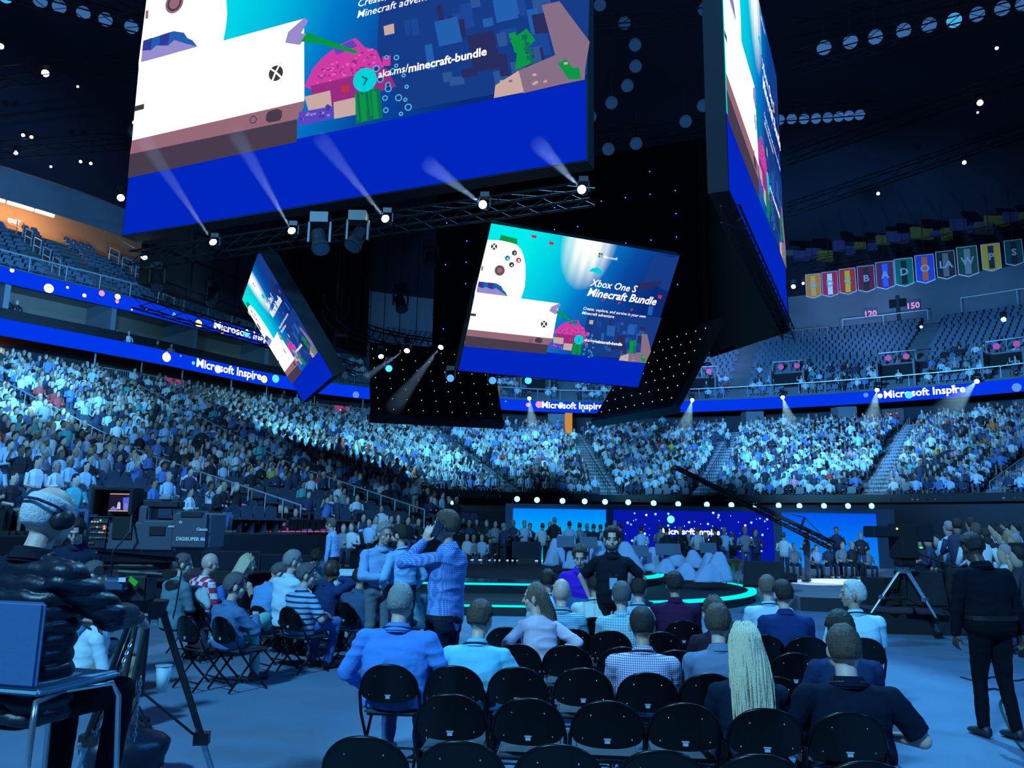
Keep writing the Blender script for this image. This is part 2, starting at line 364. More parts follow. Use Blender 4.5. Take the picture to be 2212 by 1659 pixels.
for px, z, par, of in ((500, 11.88, RIB, 0.35), (1235, 11.9, RIB, 0.35), (2005, 11.88, RIB, 0.35), (545, 15.05, RIB2, -0.75)):
    me = text_mesh('Microsoft Inspire', 0.8, 'CENTER', bold=0.018); i = near_px(px, z)
    for v in me.vertices:                                     # the letters follow the curve of the board
        t = i + v.co.x; k = int(math.floor(t)); a = off(k, of + 0.03).lerp(off(k + 1, of + 0.03), t - k); v.co = (a.x, a.y, z + v.co.y)
    me.materials.append(WHT); mesh_ob('lettering', me, par)
BOK = [emat('bokeh_yellow', (1, 0.75, 0.25), 1.5), emat('bokeh_cyan', (0.1, 0.7, 0.9), 1.2), emat('bokeh_pink', (0.9, 0.35, 0.6), 1.0), emat('bokeh_cream', (1, 0.85, 0.6), 1.8), emat('bokeh_blue', (0.1, 0.3, 0.9), 1.0)]
rr = random.Random(3)
for par, of, z0, pxs in ((RIB, 0.35, 12.0, [-30, 345, 365, 392, 400, 455, 475, 535, 560, 585, 775, 1100, 1145, 1165, 1200, 1212, 1248, 1300, 1865, 1893, 1900, 1965, 2048, 2062, 2190]),
                         (RIB2, -0.75, 15.2, [55, 105, 162, 203, 226, 262, 280, 282, 300, 340, 380, 447, 485, 550])):
    for k, px in enumerate(pxs):
        rad = rr.choice((0.06, 0.08, 0.12, 0.18, 0.27, 0.3)); dz = rr.uniform(-0.4 + rad * 0.6, 0.45 - rad * 0.6)
        mb = MB(); pts = [(cos(2 * pi * j / 20) * rad, max(-0.44 - dz, min(0.44 - dz, sin(2 * pi * j / 20) * rad)), 0.01) for j in range(20)]; mb.poly(pts)
        on_ribbon(px, z0 + dz, of, 'light_dot', par, BOK[rr.choice((0, 1, 1, 2, 3, 3, 4))], mb.mesh('light_dot'))
# balcony railing panels behind the lower bowl's last row ------------------------
def rail_run(px0, px1, o, z, name, lab, step=2, m=RAILM, h=1.05):
    i0, i1 = near_px(px0, z), near_px(px1, z); n = 0
    for i in range(i0, i1, step):
        a, b = off(i, o, z), off(i + step, o, z); b = a.lerp(b, 0.96); u = Vector((0, 0, 1)); mb = MB()
        for t in (0.0, 1.0): p = a.lerp(b, t); mb.tube(p, p + u * h, 0.035, n=5)
        for t in (0.12, h): mb.tube(a + u * t, b + u * t, 0.03, n=5)
        for j in range(1, 14): p = a.lerp(b, j / 14); mb.tube(p + u * 0.12, p + u * h, 0.012, n=4)
        n += 1
        mb.build(name, [m], label='%s, %s panel' % (lab, ordn(n)), cat='railing', group=lab[:60])
rail_run(225, 415, 0.0, 9.75, 'railing_panel', 'grey barred railing panel behind the left stand near sign four')
rail_run(550, 800, 0.0, 9.75, 'railing_panel', 'grey barred railing panel behind the left stand near sign three')
rail_run(1500, 1570, -1.0, 9.7, 'railing_panel', 'barred railing panel behind the far stand left of the pillar')
rail_run(1620, 1695, -1.0, 9.7, 'railing_panel', 'barred railing panel behind the far stand right of the pillar')
rail_run(1540, 1722, -0.6 - 0.85 * 15.2, 12.7 + 0.5 * 15.2, 'railing_panel', 'barred railing panel along the back of the far upper deck')
def sign(px, z, o, txt, cat_lab, size=0.75, bg=(0.55, 0.05, 0.16), em=0.5, fg=(1, 0.9, 0.95), name='section_sign'):
    i = near_px(px, z); T = (off(i + 1, 0) - off(i - 1, 0)); M = frame(off(i, o, z), T, Vector((0, 0, 1)))
    s = size; b = MB().box((0, 0, -0.03), (s * 1.25, s * 1.1, 0.05)).build(name, [mat('sign_%s' % (bg,), bg, 0.5, emit=em)], label=cat_lab, cat='sign'); b.matrix_world = M
    me = text_mesh(txt, s * 0.8, 'CENTER', bold=0.015); me.materials.append(mat('sign_ink_%s' % (fg,), fg, 0.5, emit=0.9)); t = mesh_ob('numeral', me, b); t.location = (0, -s * 0.28, 0.01)
sign(385, 10.3, 0.12, '4', 'magenta sign with the numeral 4 on the railing of the left stand', 1.0)
sign(726, 10.3, 0.12, '3', 'magenta section sign reading 3 on the railing of the left stand', 1.0)
sign(1710, 11.0, -6.6, '20', 'dim grey section number 20, right of the pillar, on the dark concourse wall', 1.3, (0.03, 0.03, 0.06), 0.0, (0.5, 0.2, 0.35))
sign(1915, 11.3, -6.6, '21', 'dim grey section number 21, right of 20, on the dark concourse wall', 1.3, (0.03, 0.03, 0.06), 0.0, (0.5, 0.2, 0.35))
sign(2150, 11.3, -6.6, '18', 'dim section number 18 on the dark concourse wall at far right', 1.3, (0.03, 0.03, 0.06), 0.0, (0.5, 0.2, 0.35))
sign(75, 22.6, -13.9, '203', 'white and purple section sign reading 203 at the top of the left upper deck', 1.1, (0.25, 0.2, 0.5), 0.15)
sign(1832, zt + 1.6, -15.9, '120', 'small pink number 120 low on the wall, left of number 150', 1.0, (0.12, 0.12, 0.2), 0.0, (0.9, 0.25, 0.4))
sign(1912, zt + 1.9, -15.9, '150', 'small pink section number 150 on the wall above the right upper deck', 1.0, (0.12, 0.12, 0.2), 0.0, (0.9, 0.25, 0.4))
sign(930, 15.9, -15.9, '104', 'small section number 104 on the wall seen below the central truss', 1.1, (0.12, 0.05, 0.2), 0.1, (0.9, 0.7, 0.9))
sign(2143, zt + 4.6, -15.9, 'EXIT', 'small red lit EXIT sign above the right upper deck', 0.5, (0.9, 0.05, 0.12), 1.2, name='exit_sign')
sign(1640, zt + 2.5, -15.9, 'EXIT', 'small red lit EXIT sign above the row of cyan lamps', 0.5, (0.9, 0.05, 0.12), 1.2, name='exit_sign')
sign(218, 22.9, -13.9, 'EXIT', 'small red lit EXIT sign beside the fluorescent tubes at upper left', 0.5, (0.9, 0.08, 0.05), 1.2, name='exit_sign')
# pillars and the lit doorways of the concourse
for n, px in enumerate((1222, 1612, 1820)):
    i = near_px(px, 11); p = off(i, -2.2)
    tag(MB().box((p.x, p.y, 11), (1.5, 1.5, 2.9)).build('trim_%d' % (10 + n), [WALLG]), kind='structure')
ORG = emat('warm_room', (0.95, 0.42, 0.10), 0.6)
for k, (px, z, wd, h, lab) in enumerate(((1246, 10.9, 1.0, 2.4, 'orange lit doorway slot beside the far centre pillar'), (70, 10.9, 2.6, 2.6, 'orange lit concourse doorway above the left stand'))):
    i = near_px(px, z); T = (off(i + 1, 0) - off(i - 1, 0)); M = frame(off(i, -6.7 if k else -3.0, z), T, Vector((0, 0, 1)))
    b = MB().box((0, 0, 0), (wd, h, 0.08)).build('door_%d' % (k + 1), [ORG]); b.matrix_world = M; b['kind'] = 'structure'; b['label'] = lab
mb = MB()
for px in range(215, 800, 95):
    i = near_px(px, 11); mb.tube(off(i, -0.6, 9.6), off(i, -0.6, 12.4), 0.05, n=6)
tag(mb.build('trim_5', [RAILM]), kind='structure')
# small warm table lamps in the dark lounge behind the railing
for k, px in enumerate((280, 300, 335, 357, 372, 417, 470, 556, 604, 627)):
    i = near_px(px, 10.5); g = empty('table_lamp', off(i, -2.2 - (k % 3) * 0.8, 10.35), label='small warm table lamp in the dark lounge, %s from the left along the railing' % ordn(k + 1), cat='lamp', group='table lamps behind the railing')
    MB().tube((0, 0, -0.75), (0, 0, 0), 0.03, n=6).build('lamp_pole', [BLACK], g); MB().ell((0, 0, 0.08), (0.09, 0.09, 0.1), 8, 6).build('lamp_bulb', [emat('warm_lamp', (1, 0.55, 0.2), 5)], g)
# fluorescent tubes and warm light over the upper-left concourse
i = near_px(200, 24)
for k in range(3):
    a, b = off(i - 2 + k * 2, -12.6, 23.7), off(i - 2 + k * 2 + 2, -12.6, 23.7); b = a.lerp(b, 0.93)
    g = empty('fluorescent_light', a.lerp(b, 0.5), label='warm white fluorescent tube light at upper left, %s of three' % ('first', 'second', 'third')[k], cat='light', group='fluorescent tubes at upper left')
    MB().tube(a - g.location, b - g.location, 0.12, n=8).build('tube', [emat('fluor', (1, 0.72, 0.45), 9)], g)
    MB().tube(a - g.location + Vector((0, 0, 0.16)), b - g.location + Vector((0, 0, 0.16)), 0.13, n=6).build('housing', [WALLG], g)
    l = bpy.data.lights.new('fluorescent_glow', 'POINT'); l.energy = 260; l.color = (1, 0.6, 0.28); l.shadow_soft_size = 0.3
    lo = bpy.data.objects.new('fluorescent_glow', l); COL.objects.link(lo); lo.location = a.lerp(b, 0.5) + Vector((0.3, -0.5, -0.5))
# handrail loops on the left upper deck aisles
for px0, nm in ((60, 'first'), (330, 'second')):
    i = near_px(px0 + 90, 18)
    for k in range(1, 11, 2):
        z = 15.8 + 0.5 * k; o1 = -1.6 - 0.85 * k; a = off(i, o1 - 0.9, z + 0.5); b = off(i, o1 + 0.3, z); u = Vector((0, 0, 1.0))
        mb = MB().path([a, a + u, b + u * 1.0, b], 0.04, 6); mb.tube(a + u * 0.5, b + u * 0.5, 0.03, n=5)
        mb.build('aisle_handrail', [RAILM], label='white bent tube handrail, %s from the front on the %s left upper aisle' % (ordn(k // 2 + 1), nm), cat='handrail', group='handrails on the left upper deck')
def guard(px0, px1, o, z, lab, h=0.9, step=2, m=RAILM):
    i0, i1 = near_px(px0, z), near_px(px1, z); mb = MB(); u = Vector((0, 0, h)); ps = [off(i, o, z) for i in range(i0, i1 + 1)]
    mb.path([p + u for p in ps], 0.045, 6)
    for p in ps[::step]: mb.tube(p, p + u, 0.03, n=5)
    mb.build('guard_rail', [m], label=lab, cat='railing')
guard(-200, 690, -1.1, 15.8, 'thin grey guard rail along the front of the left upper deck')
guard(720, 2500, -0.1, 12.7, 'thin pale guard rail along the front of the right and far upper deck')
guard(1762, 1955, -0.6 - 0.85 * 16.5, zt, 'pale top rail behind the middle of the right upper deck', 1.0, 3, mat('rail_white', (0.8, 0.85, 0.9), 0.4))
guard(2000, 2450, -0.6 - 0.85 * 17.5, zt + 0.6, 'pale top rail behind the rightmost upper deck', 1.3, 3, MATS['rail_white'])
for n, (x0, x1, dz) in enumerate(((1725, 1862, 5.6), (1895, 1975, 6.6), (1895, 1900, 3.0))):
    i0, i1 = near_px(x0, 22), near_px(x1, 22); i1 = max(i1, i0 + 1); P0, P1 = off(i0, -15.8, zt + dz), off(i1, -15.8, zt + dz)
    (MB().tube(P0, P1, 0.16, n=8) if n < 2 else MB().tube(P0, off(i0, -15.8, zt), 0.16, n=8)).build('wall_duct', [WALLD], label='dark duct on the wall above the right upper deck, %s of three' % ordn(n + 1), cat='duct')
i = near_px(1877, 22); P = off(i, -15.9, zt + 2.3); T = off(i + 1, 0) - off(i, 0); o_ = MB().box((0, 0, 0), (1.5, 0.8, 0.06)).build('door_3', [MATTE]); o_.matrix_world = frame(P, T, Vector((0, 0, 1))); o_['kind'] = 'structure'
spot('wall_wash_light', (18, 52, 14), (19, 84, 24), 22000, (0.3, 0.5, 1.0), 34, 1.0, 0.3); spot('wall_wash_light', (26, 50, 14), (34, 76, 24.5), 15000, (0.3, 0.5, 1.0), 28, 1.0, 0.3)
# vomitories in the upper right deck
for k, px in enumerate((1155, 1505, 1710, 1920, 2165)):
    i = near_px(px, 13); T = (off(i + 1, 0) - off(i - 1, 0)).normalized(); th = atan2(T.y, T.x); c = off(i, -2.6, 12.7)
    g = empty('deck_entrance', c, th, label='grey walled seating entrance with red number signs, %s along the far upper deck' % ordn(k + 1), cat='entrance', group='entrances cut into the far upper deck')
    for s in (-1, 1): MB().box((s * 1.3, 0, 1.15), (0.15, 3.2, 2.3)).build('side_wall', [WALLG], g)
    MB().box((0, 0.9, 2.35), (2.7, 1.6, 0.12)).build('roof_slab', [WALLG], g); MB().box((0, -0.2, 1.1), (2.4, 0.1, 2.2)).build('opening', [MATTE], g)
    mb = MB(); mb.path([(-1.35, -1.4, 2.0), (-1.35, 0, 3.3), (1.35, 0, 3.3), (1.35, -1.4, 2.0)], 0.04, 6); mb.tube((-1.35, 0, 2.4), (-1.35, 0, 3.3), 0.04); mb.tube((1.35, 0, 2.4), (1.35, 0, 3.3), 0.04); mb.tube((0, 0, 2.4), (0, 0, 3.3), 0.03)
    mb.build('handrail', [RAILM], g)
    for s in (-1, 1): MB().tube((s * 0.65, -0.05, 2.85), (s * 0.65, 0.0, 2.85), 0.24, n=14).build('number_sign', [mat('sign_red', (0.7, 0.06, 0.2), 0.5, emit=0.35)], g)
# ------------------------------------------------------------------ seats and spectators
def low_person(n=6, stand=False, arm=0, hair=1):
    """verts, faces, part tags (0 skin 1 shirt 2 trousers 3 hair); faces +y; seat height 0.44"""
    mb = MB(); tg = []
    def part(t, fn):
        k = len(mb.v); fn(); tg.extend([t] * (len(mb.v) - k))
    def ring(z, rx, ry, y=0): return [(cos(2 * pi * j / n) * rx, y + sin(2 * pi * j / n) * ry, z) for j in range(n)]
    b = 0.93 if stand else 0.44; ln = 0.0 if stand else 0.05
    part(1, lambda: mb.loft([ring(b, 0.17, 0.12), ring(b + 0.2, 0.16, 0.12, ln), ring(b + 0.42, 0.215, 0.12, ln), ring(b + 0.53, 0.17, 0.09, ln), ring(b + 0.58, 0.07, 0.06, ln)]))
    part(0, lambda: mb.loft([ring(b + 0.56, 0.055, 0.055, ln), ring(b + 0.66, 0.07, 0.085, ln + 0.02), ring(b + 0.75, 0.078, 0.095, ln + 0.02), ring(b + 0.84, 0.05, 0.065, ln + 0.01)]))
    if hair: part(3, lambda: mb.loft([ring(b + 0.70, 0.082, 0.06, ln - 0.035), ring(b + 0.78, 0.088, 0.09, ln - 0.01), ring(b + 0.85, 0.07, 0.08, ln), ring(b + 0.88, 0.03, 0.035, ln)]))
    for s in (-1, 1):
        if stand:
            part(2, lambda: mb.tube((s * 0.09, 0, b + 0.03), (s * 0.1, 0.02, 0.06), 0.085, 0.055, n=5)); part(3, lambda: mb.box((s * 0.1, 0.07, 0.04), (0.09, 0.26, 0.08)))
        else:
            part(2, lambda: mb.tube((s * 0.1, 0, b + 0.03), (s * 0.12, 0.42, b + 0.05), 0.085, 0.065, n=5)); part(2, lambda: mb.tube((s * 0.12, 0.42, b + 0.05), (s * 0.12, 0.4, 0.05), 0.06, 0.045, n=5))
            part(3, lambda: mb.box((s * 0.12, 0.46, 0.04), (0.09, 0.24, 0.08)))
        sh = Vector((s * 0.21, ln, b + 0.48))
        if arm == 1 and s > 0: el = sh + Vector((0.12, 0.12, -0.02)); hd = el + Vector((-0.05, 0.05, 0.25))
        elif arm == 2: el = sh + Vector((s * 0.08, 0.02, -0.26)); hd = el + Vector((-s * 0.16, 0.18, 0.05))
        else: el = sh + Vector((s * 0.05, 0.03, -0.27)); hd = el + Vector((-s * 0.05, 0.2 if not stand else 0.05, -0.04 if not stand else -0.24))
        part(1, lambda: mb.tube(sh, el, 0.055, 0.045, n=5)); part(1 if arm == 2 else 0, lambda: mb.tube(el, hd, 0.042, 0.032, n=5)); part(0, lambda: mb.ell(hd, (0.04, 0.04, 0.045), 5, 3))
    return mb, tg
SKIN = [(0.55, 0.36, 0.28), (0.42, 0.27, 0.2), (0.62, 0.44, 0.36), (0.2, 0.11, 0.07), (0.34, 0.2, 0.13)]
HAIRC = [(0.02, 0.015, 0.012), (0.05, 0.03, 0.02), (0.12, 0.08, 0.05), (0.35, 0.32, 0.3), (0.4, 0.3, 0.16), (0.01, 0.01, 0.01)]
SHIRT = [('white', (0.66, 0.7, 0.74), 30), ('pale blue', (0.42, 0.6, 0.8), 22), ('blue', (0.10, 0.2, 0.5), 9), ('navy', (0.03, 0.04, 0.09), 18), ('black', (0.015, 0.015, 0.02), 16),
         ('grey', (0.25, 0.27, 0.3), 8), ('red', (0.5, 0.05, 0.05), 1.5), ('teal', (0.08, 0.4, 0.42), 2), ('yellow', (0.5, 0.42, 0.08), 0.5), ('orange', (0.7, 0.16, 0.05), 0.5), ('pink', (0.7, 0.3, 0.4), 1)]
TR = [(0.02, 0.025, 0.05), (0.05, 0.07, 0.12), (0.012, 0.012, 0.015), (0.2, 0.17, 0.13), (0.06, 0.1, 0.2)]
cm = bpy.data.materials.new('spectator_cloth_and_skin'); cm.use_nodes = True
_a = cm.node_tree.nodes.new('ShaderNodeAttribute'); _a.attribute_name = 'Col'; cm.node_tree.links.new(_a.outputs['Color'], cm.node_tree.nodes['Principled BSDF'].inputs['Base Color'])
cm.node_tree.nodes['Principled BSDF'].inputs['Roughness'].default_value = 0.8
TPL = {}
for key, (n, st, ar) in {'a': (6, False, 0), 'b': (6, False, 2), 'c': (6, False, 1), 's': (6, True, 2), 't': (6, True, 0), 'A': (9, False, 0), 'B': (9, False, 2), 'C': (9, False, 1), 'S': (9, True, 2)}.items():
    mb, tg = low_person(n, st, ar); TPL[key] = (np.array(mb.v), mb.f, np.array(tg))
def col4(c): return (*c, 1.0)
def pal(rnd): 
    sh = rnd.choices(SHIRT, [x[2] for x in SHIRT])[0]; return sh, (rnd.choice(SKIN), sh[1], rnd.choice(TR), rnd.choice(HAIRC))
PM = {}
def person_mesh(key, sh, cols):
    k = (key, sh[0], cols[0], cols[3])
    if k not in PM:
        v, f, tg = TPL[key]; me = bpy.data.meshes.new('seated_spectator'); me.from_pydata(v.tolist(), [], f); me.materials.append(cm)
        at = me.color_attributes.new('Col', 'FLOAT_COLOR', 'POINT'); at.data.foreach_set('color', np.array([col4(cols[t]) for t in tg], dtype=np.float32).ravel())
        me.polygons.foreach_set('use_smooth', [True] * len(f)); PM[k] = me
    return PM[k]
def mass(name, items, material, lab, cat, smooth=False):
    """items: (verts Nx3, faces, colours Nx4 or None, x,y,z,rz,scale) -> one mesh"""
    V = []; Fa = []; Cc = []; o = 0
    for v, f, c, x, y, z, rz, s in items:
        cr, sr = cos(rz), sin(rz); q = np.empty_like(v); q[:, 0] = (v[:, 0] * cr - v[:, 1] * sr) * s + x; q[:, 1] = (v[:, 0] * sr + v[:, 1] * cr) * s + y; q[:, 2] = v[:, 2] * s + z
        V.append(q); Fa += [tuple(i + o for i in g) for g in f]; o += len(v)
        if c is not None: Cc.append(c)
    me = bpy.data.meshes.new(name); me.from_pydata(np.concatenate(V).tolist(), [], Fa); me.materials.append(material)
    if Cc:
        at = me.color_attributes.new('Col', 'FLOAT_COLOR', 'POINT'); at.data.foreach_set('color', np.concatenate(Cc).astype(np.float32).ravel())
    ob = bpy.data.objects.new(name, me); COL.objects.link(ob); return tag(ob, lab, cat, kind='stuff')
def seat_tpl():
    mb = MB(); mb.box((0, 0, 0.42), (0.46, 0.42, 0.07)); n = 6
    pts = [(-0.23, 0.46), (-0.23, 0.74), (-0.16, 0.83), (0.16, 0.83), (0.23, 0.74), (0.23, 0.46)]
    a = [(x, -0.2 - (z - 0.46) * 0.15, z) for x, z in pts]; b = [(x, -0.25 - (z - 0.46) * 0.15, z) for x, z in pts]
    mb.add(a + b, [tuple(range(6)), tuple(range(11, 5, -1))] + [(j, (j + 6), (j + 1) % 6 + 6, (j + 1) % 6) for j in range(6)]); mb.box((0, -0.05, 0.2), (0.08, 0.2, 0.4)); return mb
_s = seat_tpl(); SEATV = np.array(_s.v); SEATF = _s.f
SEATM = mat('seat_plastic', (0.05, 0.075, 0.11), 0.5); SEATL = mat('seat_plastic_blue', (0.10, 0.16, 0.24), 0.5)
def row_slots(o, i0, i1, z, pitch, aisle=0.85):
    pts = [off(i, o, z) for i in range(i0, i1 + 1)]; q = resample(pts, pitch); out = []
    ax = [(off(i, o), off(i + 1, 0) - off(i, 0)) for i in AIS]
    for j, p in enumerate(q):
        d = (q[min(j + 1, len(q) - 1)] - q[max(j - 1, 0)]).normalized(); nn = Vector((d.y, -d.x, 0)); near = min(((p.xy - a[0].xy).length, k) for k, a in enumerate(ax))
        if near[0] < aisle: continue
        x, y, D = pix(p + Vector((0, 0, 0.8)))
        if D < 3 or x < -60 or x > 2270 or y < -60: continue
        side = (p.xy - ax[near[1]][0].xy).dot(ax[near[1]][1].xy); out.append((p, atan2(nn.y, nn.x) - pi / 2, D, near[1], 1 if side > 0 else -1, int(near[0] / pitch), x, y))
    return out
rn = random.Random(11); cand = []; seats = []
AN = ('first', 'second', 'third', 'fourth', 'fifth', 'sixth', 'seventh', 'eighth')
for r in range(32):
    for s in row_slots(rowo(r) + 0.12, 0, NP - 1 if r <= 21 else IX, rowz(r), 0.56):
        p, rz, D, ak, sd, k, x, y = s
        occ = 0.93 if r <= 21 else (0.7 if r < 27 else 0.3)
        if r <= 21 and r > 17 and x > 700 : occ = 0.85
        if r == 0: occ = 0.55
        if rn.random() < occ: cand.append((D, 'low', r, s))
        seats.append((D, 'low', r, s))
for k in range(NU):
    for s in row_slots(-0.6 - 0.85 * k - 0.5, IL + 1, NP - 1, 12.7 + 0.5 * k, 0.56):
        x = s[6]
        if any(abs(x - v) < 20 and k < 5 for v in (1155, 1505, 1710, 1920, 2165)): continue
        if k < 7 and rn.random() < (0.75 if 1080 < x < 1500 else 0.5) * (1 - k / 8): cand.append((s[2], 'up', k, s))
        seats.append((s[2], 'up', k, s))
for k in range(NLU):
    for s in row_slots(-1.6 - 0.85 * k - 0.5, 0, IL - 1, 15.8 + 0.5 * k, 0.56):
        if abs(s[0].x - off(near_px(150, 18), -1.6 - 0.85 * k).x) + abs(s[0].y - off(near_px(150, 18), -1.6 - 0.85 * k).y) < 1.1: continue
        if abs(s[0].x - off(near_px(420, 18), -1.6 - 0.85 * k).x) + abs(s[0].y - off(near_px(420, 18), -1.6 - 0.85 * k).y) < 1.1: continue
        seats.append((s[2], 'left', k, s))
cand.sort(key=lambda t: t[0]); items = []; nind = 0
for D, zone, r, (p, rz, _, ak, sd, k, x, y) in cand:
    sh, cols = pal(rn); key = rn.choice('aaabbc'); rz2 = rz + rn.uniform(-0.35, 0.35)
    hid = (0 < x < 190 and y > 1010) or (190 < x < 460 and y > 1060) or y > 1150 or x < 0 or x > 2212
    stand = rn.random() < 0.035
    if nind < 300 and not hid and zone == 'low':
        nind += 1; ky = 'S' if stand else key.upper()
        o = mesh_ob('spectator', person_mesh(ky, sh, cols)); o.location = p; o.rotation_euler = (0, 0, rz2); s = rn.uniform(0.94, 1.08); o.scale = (s, s, s)
        tag(o, '%s person in %s top, left stand row %d, seat %d %s of %s aisle' % ('standing' if stand else 'seated', sh[0], r + 1, k + 1, 'right' if sd > 0 else 'left', AN[ak]), 'person', 'spectators in the nearer rows of the left stand')
    else:
        ky = rn.choice('st') if stand else key; v, f, tg = TPL[ky]
        items.append((v, f, np.array([col4(cols[t]) for t in tg]), p.x, p.y, p.z, rz2, rn.uniform(0.94, 1.08)))
mass('crowd', items, cm, 'distant crowd of seated spectators filling the far and right stands', 'crowd')
seats.sort(key=lambda t: t[0]); it = {'low': [], 'up': [], 'left': []}; ns = 0
sme = bpy.data.meshes.new('arena_seat'); sme.from_pydata(SEATV.tolist(), [], SEATF); sme.materials.append(SEATL)
for D, zone, r, (p, rz, _, ak, sd, k, x, y) in seats:
    if zone == 'left' and ns < 300 and x > 0:
        ns += 1; o = mesh_ob('arena_seat', sme); o.location = p; o.rotation_euler = (0, 0, rz)
        tag(o, 'empty blue-grey seat, left upper deck row %d, %d seats %s of %s aisle' % (r + 1, k + 1, 'right' if sd > 0 else 'left', AN[ak]), 'seat', 'empty seats of the left upper deck')
    else: it[zone].append((SEATV, SEATF, None, p.x, p.y, p.z, rz, 1.0))
mass('bowl_seats', it['low'], SEATM, 'dark plastic seats under the crowd in the lower bowl', 'seats')
mass('upper_deck_seats', it['up'], SEATL, 'rows of blue-grey seats, mostly empty, in the right upper deck', 'seats')
mass('left_deck_seats', it['left'], SEATL, 'back rows of empty blue-grey seats in the left upper deck', 'seats')
# ================================================================== SCREEN CLUSTER
ZT = np.array([(360, 152), (1773, 380), (1468, 1328), (133, 1197)], float)   # corners of the artwork as sketched
ZU = np.array([(0, 1), (1, 1), (1, 0), (0, 0)], float)
_A = []
for (x, y), (u, v) in zip(ZT, ZU): _A += [[x, y, 1, 0, 0, 0, -u * x, -u * y, -u], [0, 0, 0, x, y, 1, -v * x, -v * y, -v]]
_h = np.linalg.svd(np.array(_A))[2][-1].reshape(3, 3)
def art(x, y, W, H):
    q = _h @ np.array([x, y, 1.0]); return (q[0] / q[2] * W, q[1] / q[2] * H)
def picmat():
    """the picture's sea: white-cyan light at the top middle falling off to deep blue at the right"""
    m = bpy.data.materials.new('screen_picture'); m.use_nodes = True; nt = m.node_tree; N = nt.nodes; L = nt.links; N.clear()
    o = N.new('ShaderNodeOutputMaterial'); e = N.new('ShaderNodeEmission'); L.new(e.outputs[0], o.inputs[0]); e.inputs[1].default_value = 1.0
    at = N.new('ShaderNodeUVMap'); sp = N.new('ShaderNodeSeparateXYZ'); L.new(at.outputs[0], sp.inputs[0])
    def M(op, a, b=None, c=None):
        n = N.new('ShaderNodeMath'); n.operation = op
        for i, q in enumerate((a, b, c)):
            if q is None: continue
            if isinstance(q, (int, float)): n.inputs[i].default_value = q
            else: L.new(q, n.inputs[i])
        return n.outputs[0]
    u, v = sp.outputs[0], sp.outputs[1]
    r1 = N.new('ShaderNodeValToRGB'); L.new(M('ADD', u, M('MULTIPLY', M('SUBTRACT', 1.0, v), 0.22)), r1.inputs[0]); c = r1.color_ramp
    c.elements[0].position = 0.22; c.elements[0].color = (*S(0, 235, 235), 1); c.elements[1].position = 1.0; c.elements[1].color = (*S(8, 42, 120), 1)
    for p, q in ((0.45, S(0, 190, 225)), (0.62, S(0, 120, 200)), (0.78, S(8, 72, 160))): k = c.elements.new(p); k.color = (*q, 1)
    du = M('SUBTRACT', u, M('ADD', 0.50, M('MULTIPLY', M('SUBTRACT', v, 1.0), -0.02))); dv = M('SUBTRACT', 1.0, v)
    g = M('SUBTRACT', 1.0, M('SQRT', M('ADD', M('MULTIPLY', M('POWER', du, 2.0), 46), M('MULTIPLY', M('POWER', dv, 2.0), 5.5))))
    g = M('MULTIPLY', M('MAXIMUM', g, 0.0), 1.7)
    w_ = N.new('ShaderNodeTexWave'); w_.inputs['Scale'].default_value = 6; L.new(at.outputs[0], w_.inputs[0]); g = M('MULTIPLY', g, M('ADD', 0.75, M('MULTIPLY', w_.outputs['Fac'], 0.3)))
    mx = N.new('ShaderNodeMix'); mx.data_type = 'RGBA'; mx.clamp_factor = True; L.new(g, mx.inputs['Factor']); L.new(r1.outputs[0], mx.inputs['A']); mx.inputs['B'].default_value = (1.0, 1.1, 1.0, 1)
    L.new(mx.outputs['Result'], e.inputs[0]); return m
PICM = picmat(); BANDM = emat('screen_band_blue', S(0, 38, 190), 1.0)
def E_(n, r, g, b, s=1.0): return emat('screen_' + n, S(r, g, b), s)
AM = dict(white=E_('white', 255, 255, 255, 1.25), tan=E_('tan', 150, 105, 120), dark=E_('dark', 70, 60, 78), teal=E_('teal', 0, 205, 215, 1.05), pink=E_('pink', 205, 60, 165), pinkd=E_('pink_dark', 150, 45, 130), purple=E_('purple', 90, 70, 190),
          sand=E_('sand', 200, 170, 165), sandd=E_('sand_dark', 135, 110, 135), green=E_('green', 10, 150, 70), greend=E_('green_dark', 15, 110, 90), blued=E_('blue_dark', 22, 60, 135), bluem=E_('blue_mid', 35, 95, 175), lil=E_('lilac', 150, 140, 205), navy=E_('navy', 45, 60, 150),
          grey=E_('grey', 62, 60, 62), cr=E_('red', 190, 50, 60), bub=E_('bubble', 90, 190, 225), shade=E_('shade', 40, 45, 95), sky=E_('sky', 20, 140, 200), ruin1=E_('ruin1', 28, 70, 150), ruin2=E_('ruin2', 45, 85, 150), pinkl=E_('pink_light', 235, 95, 190))
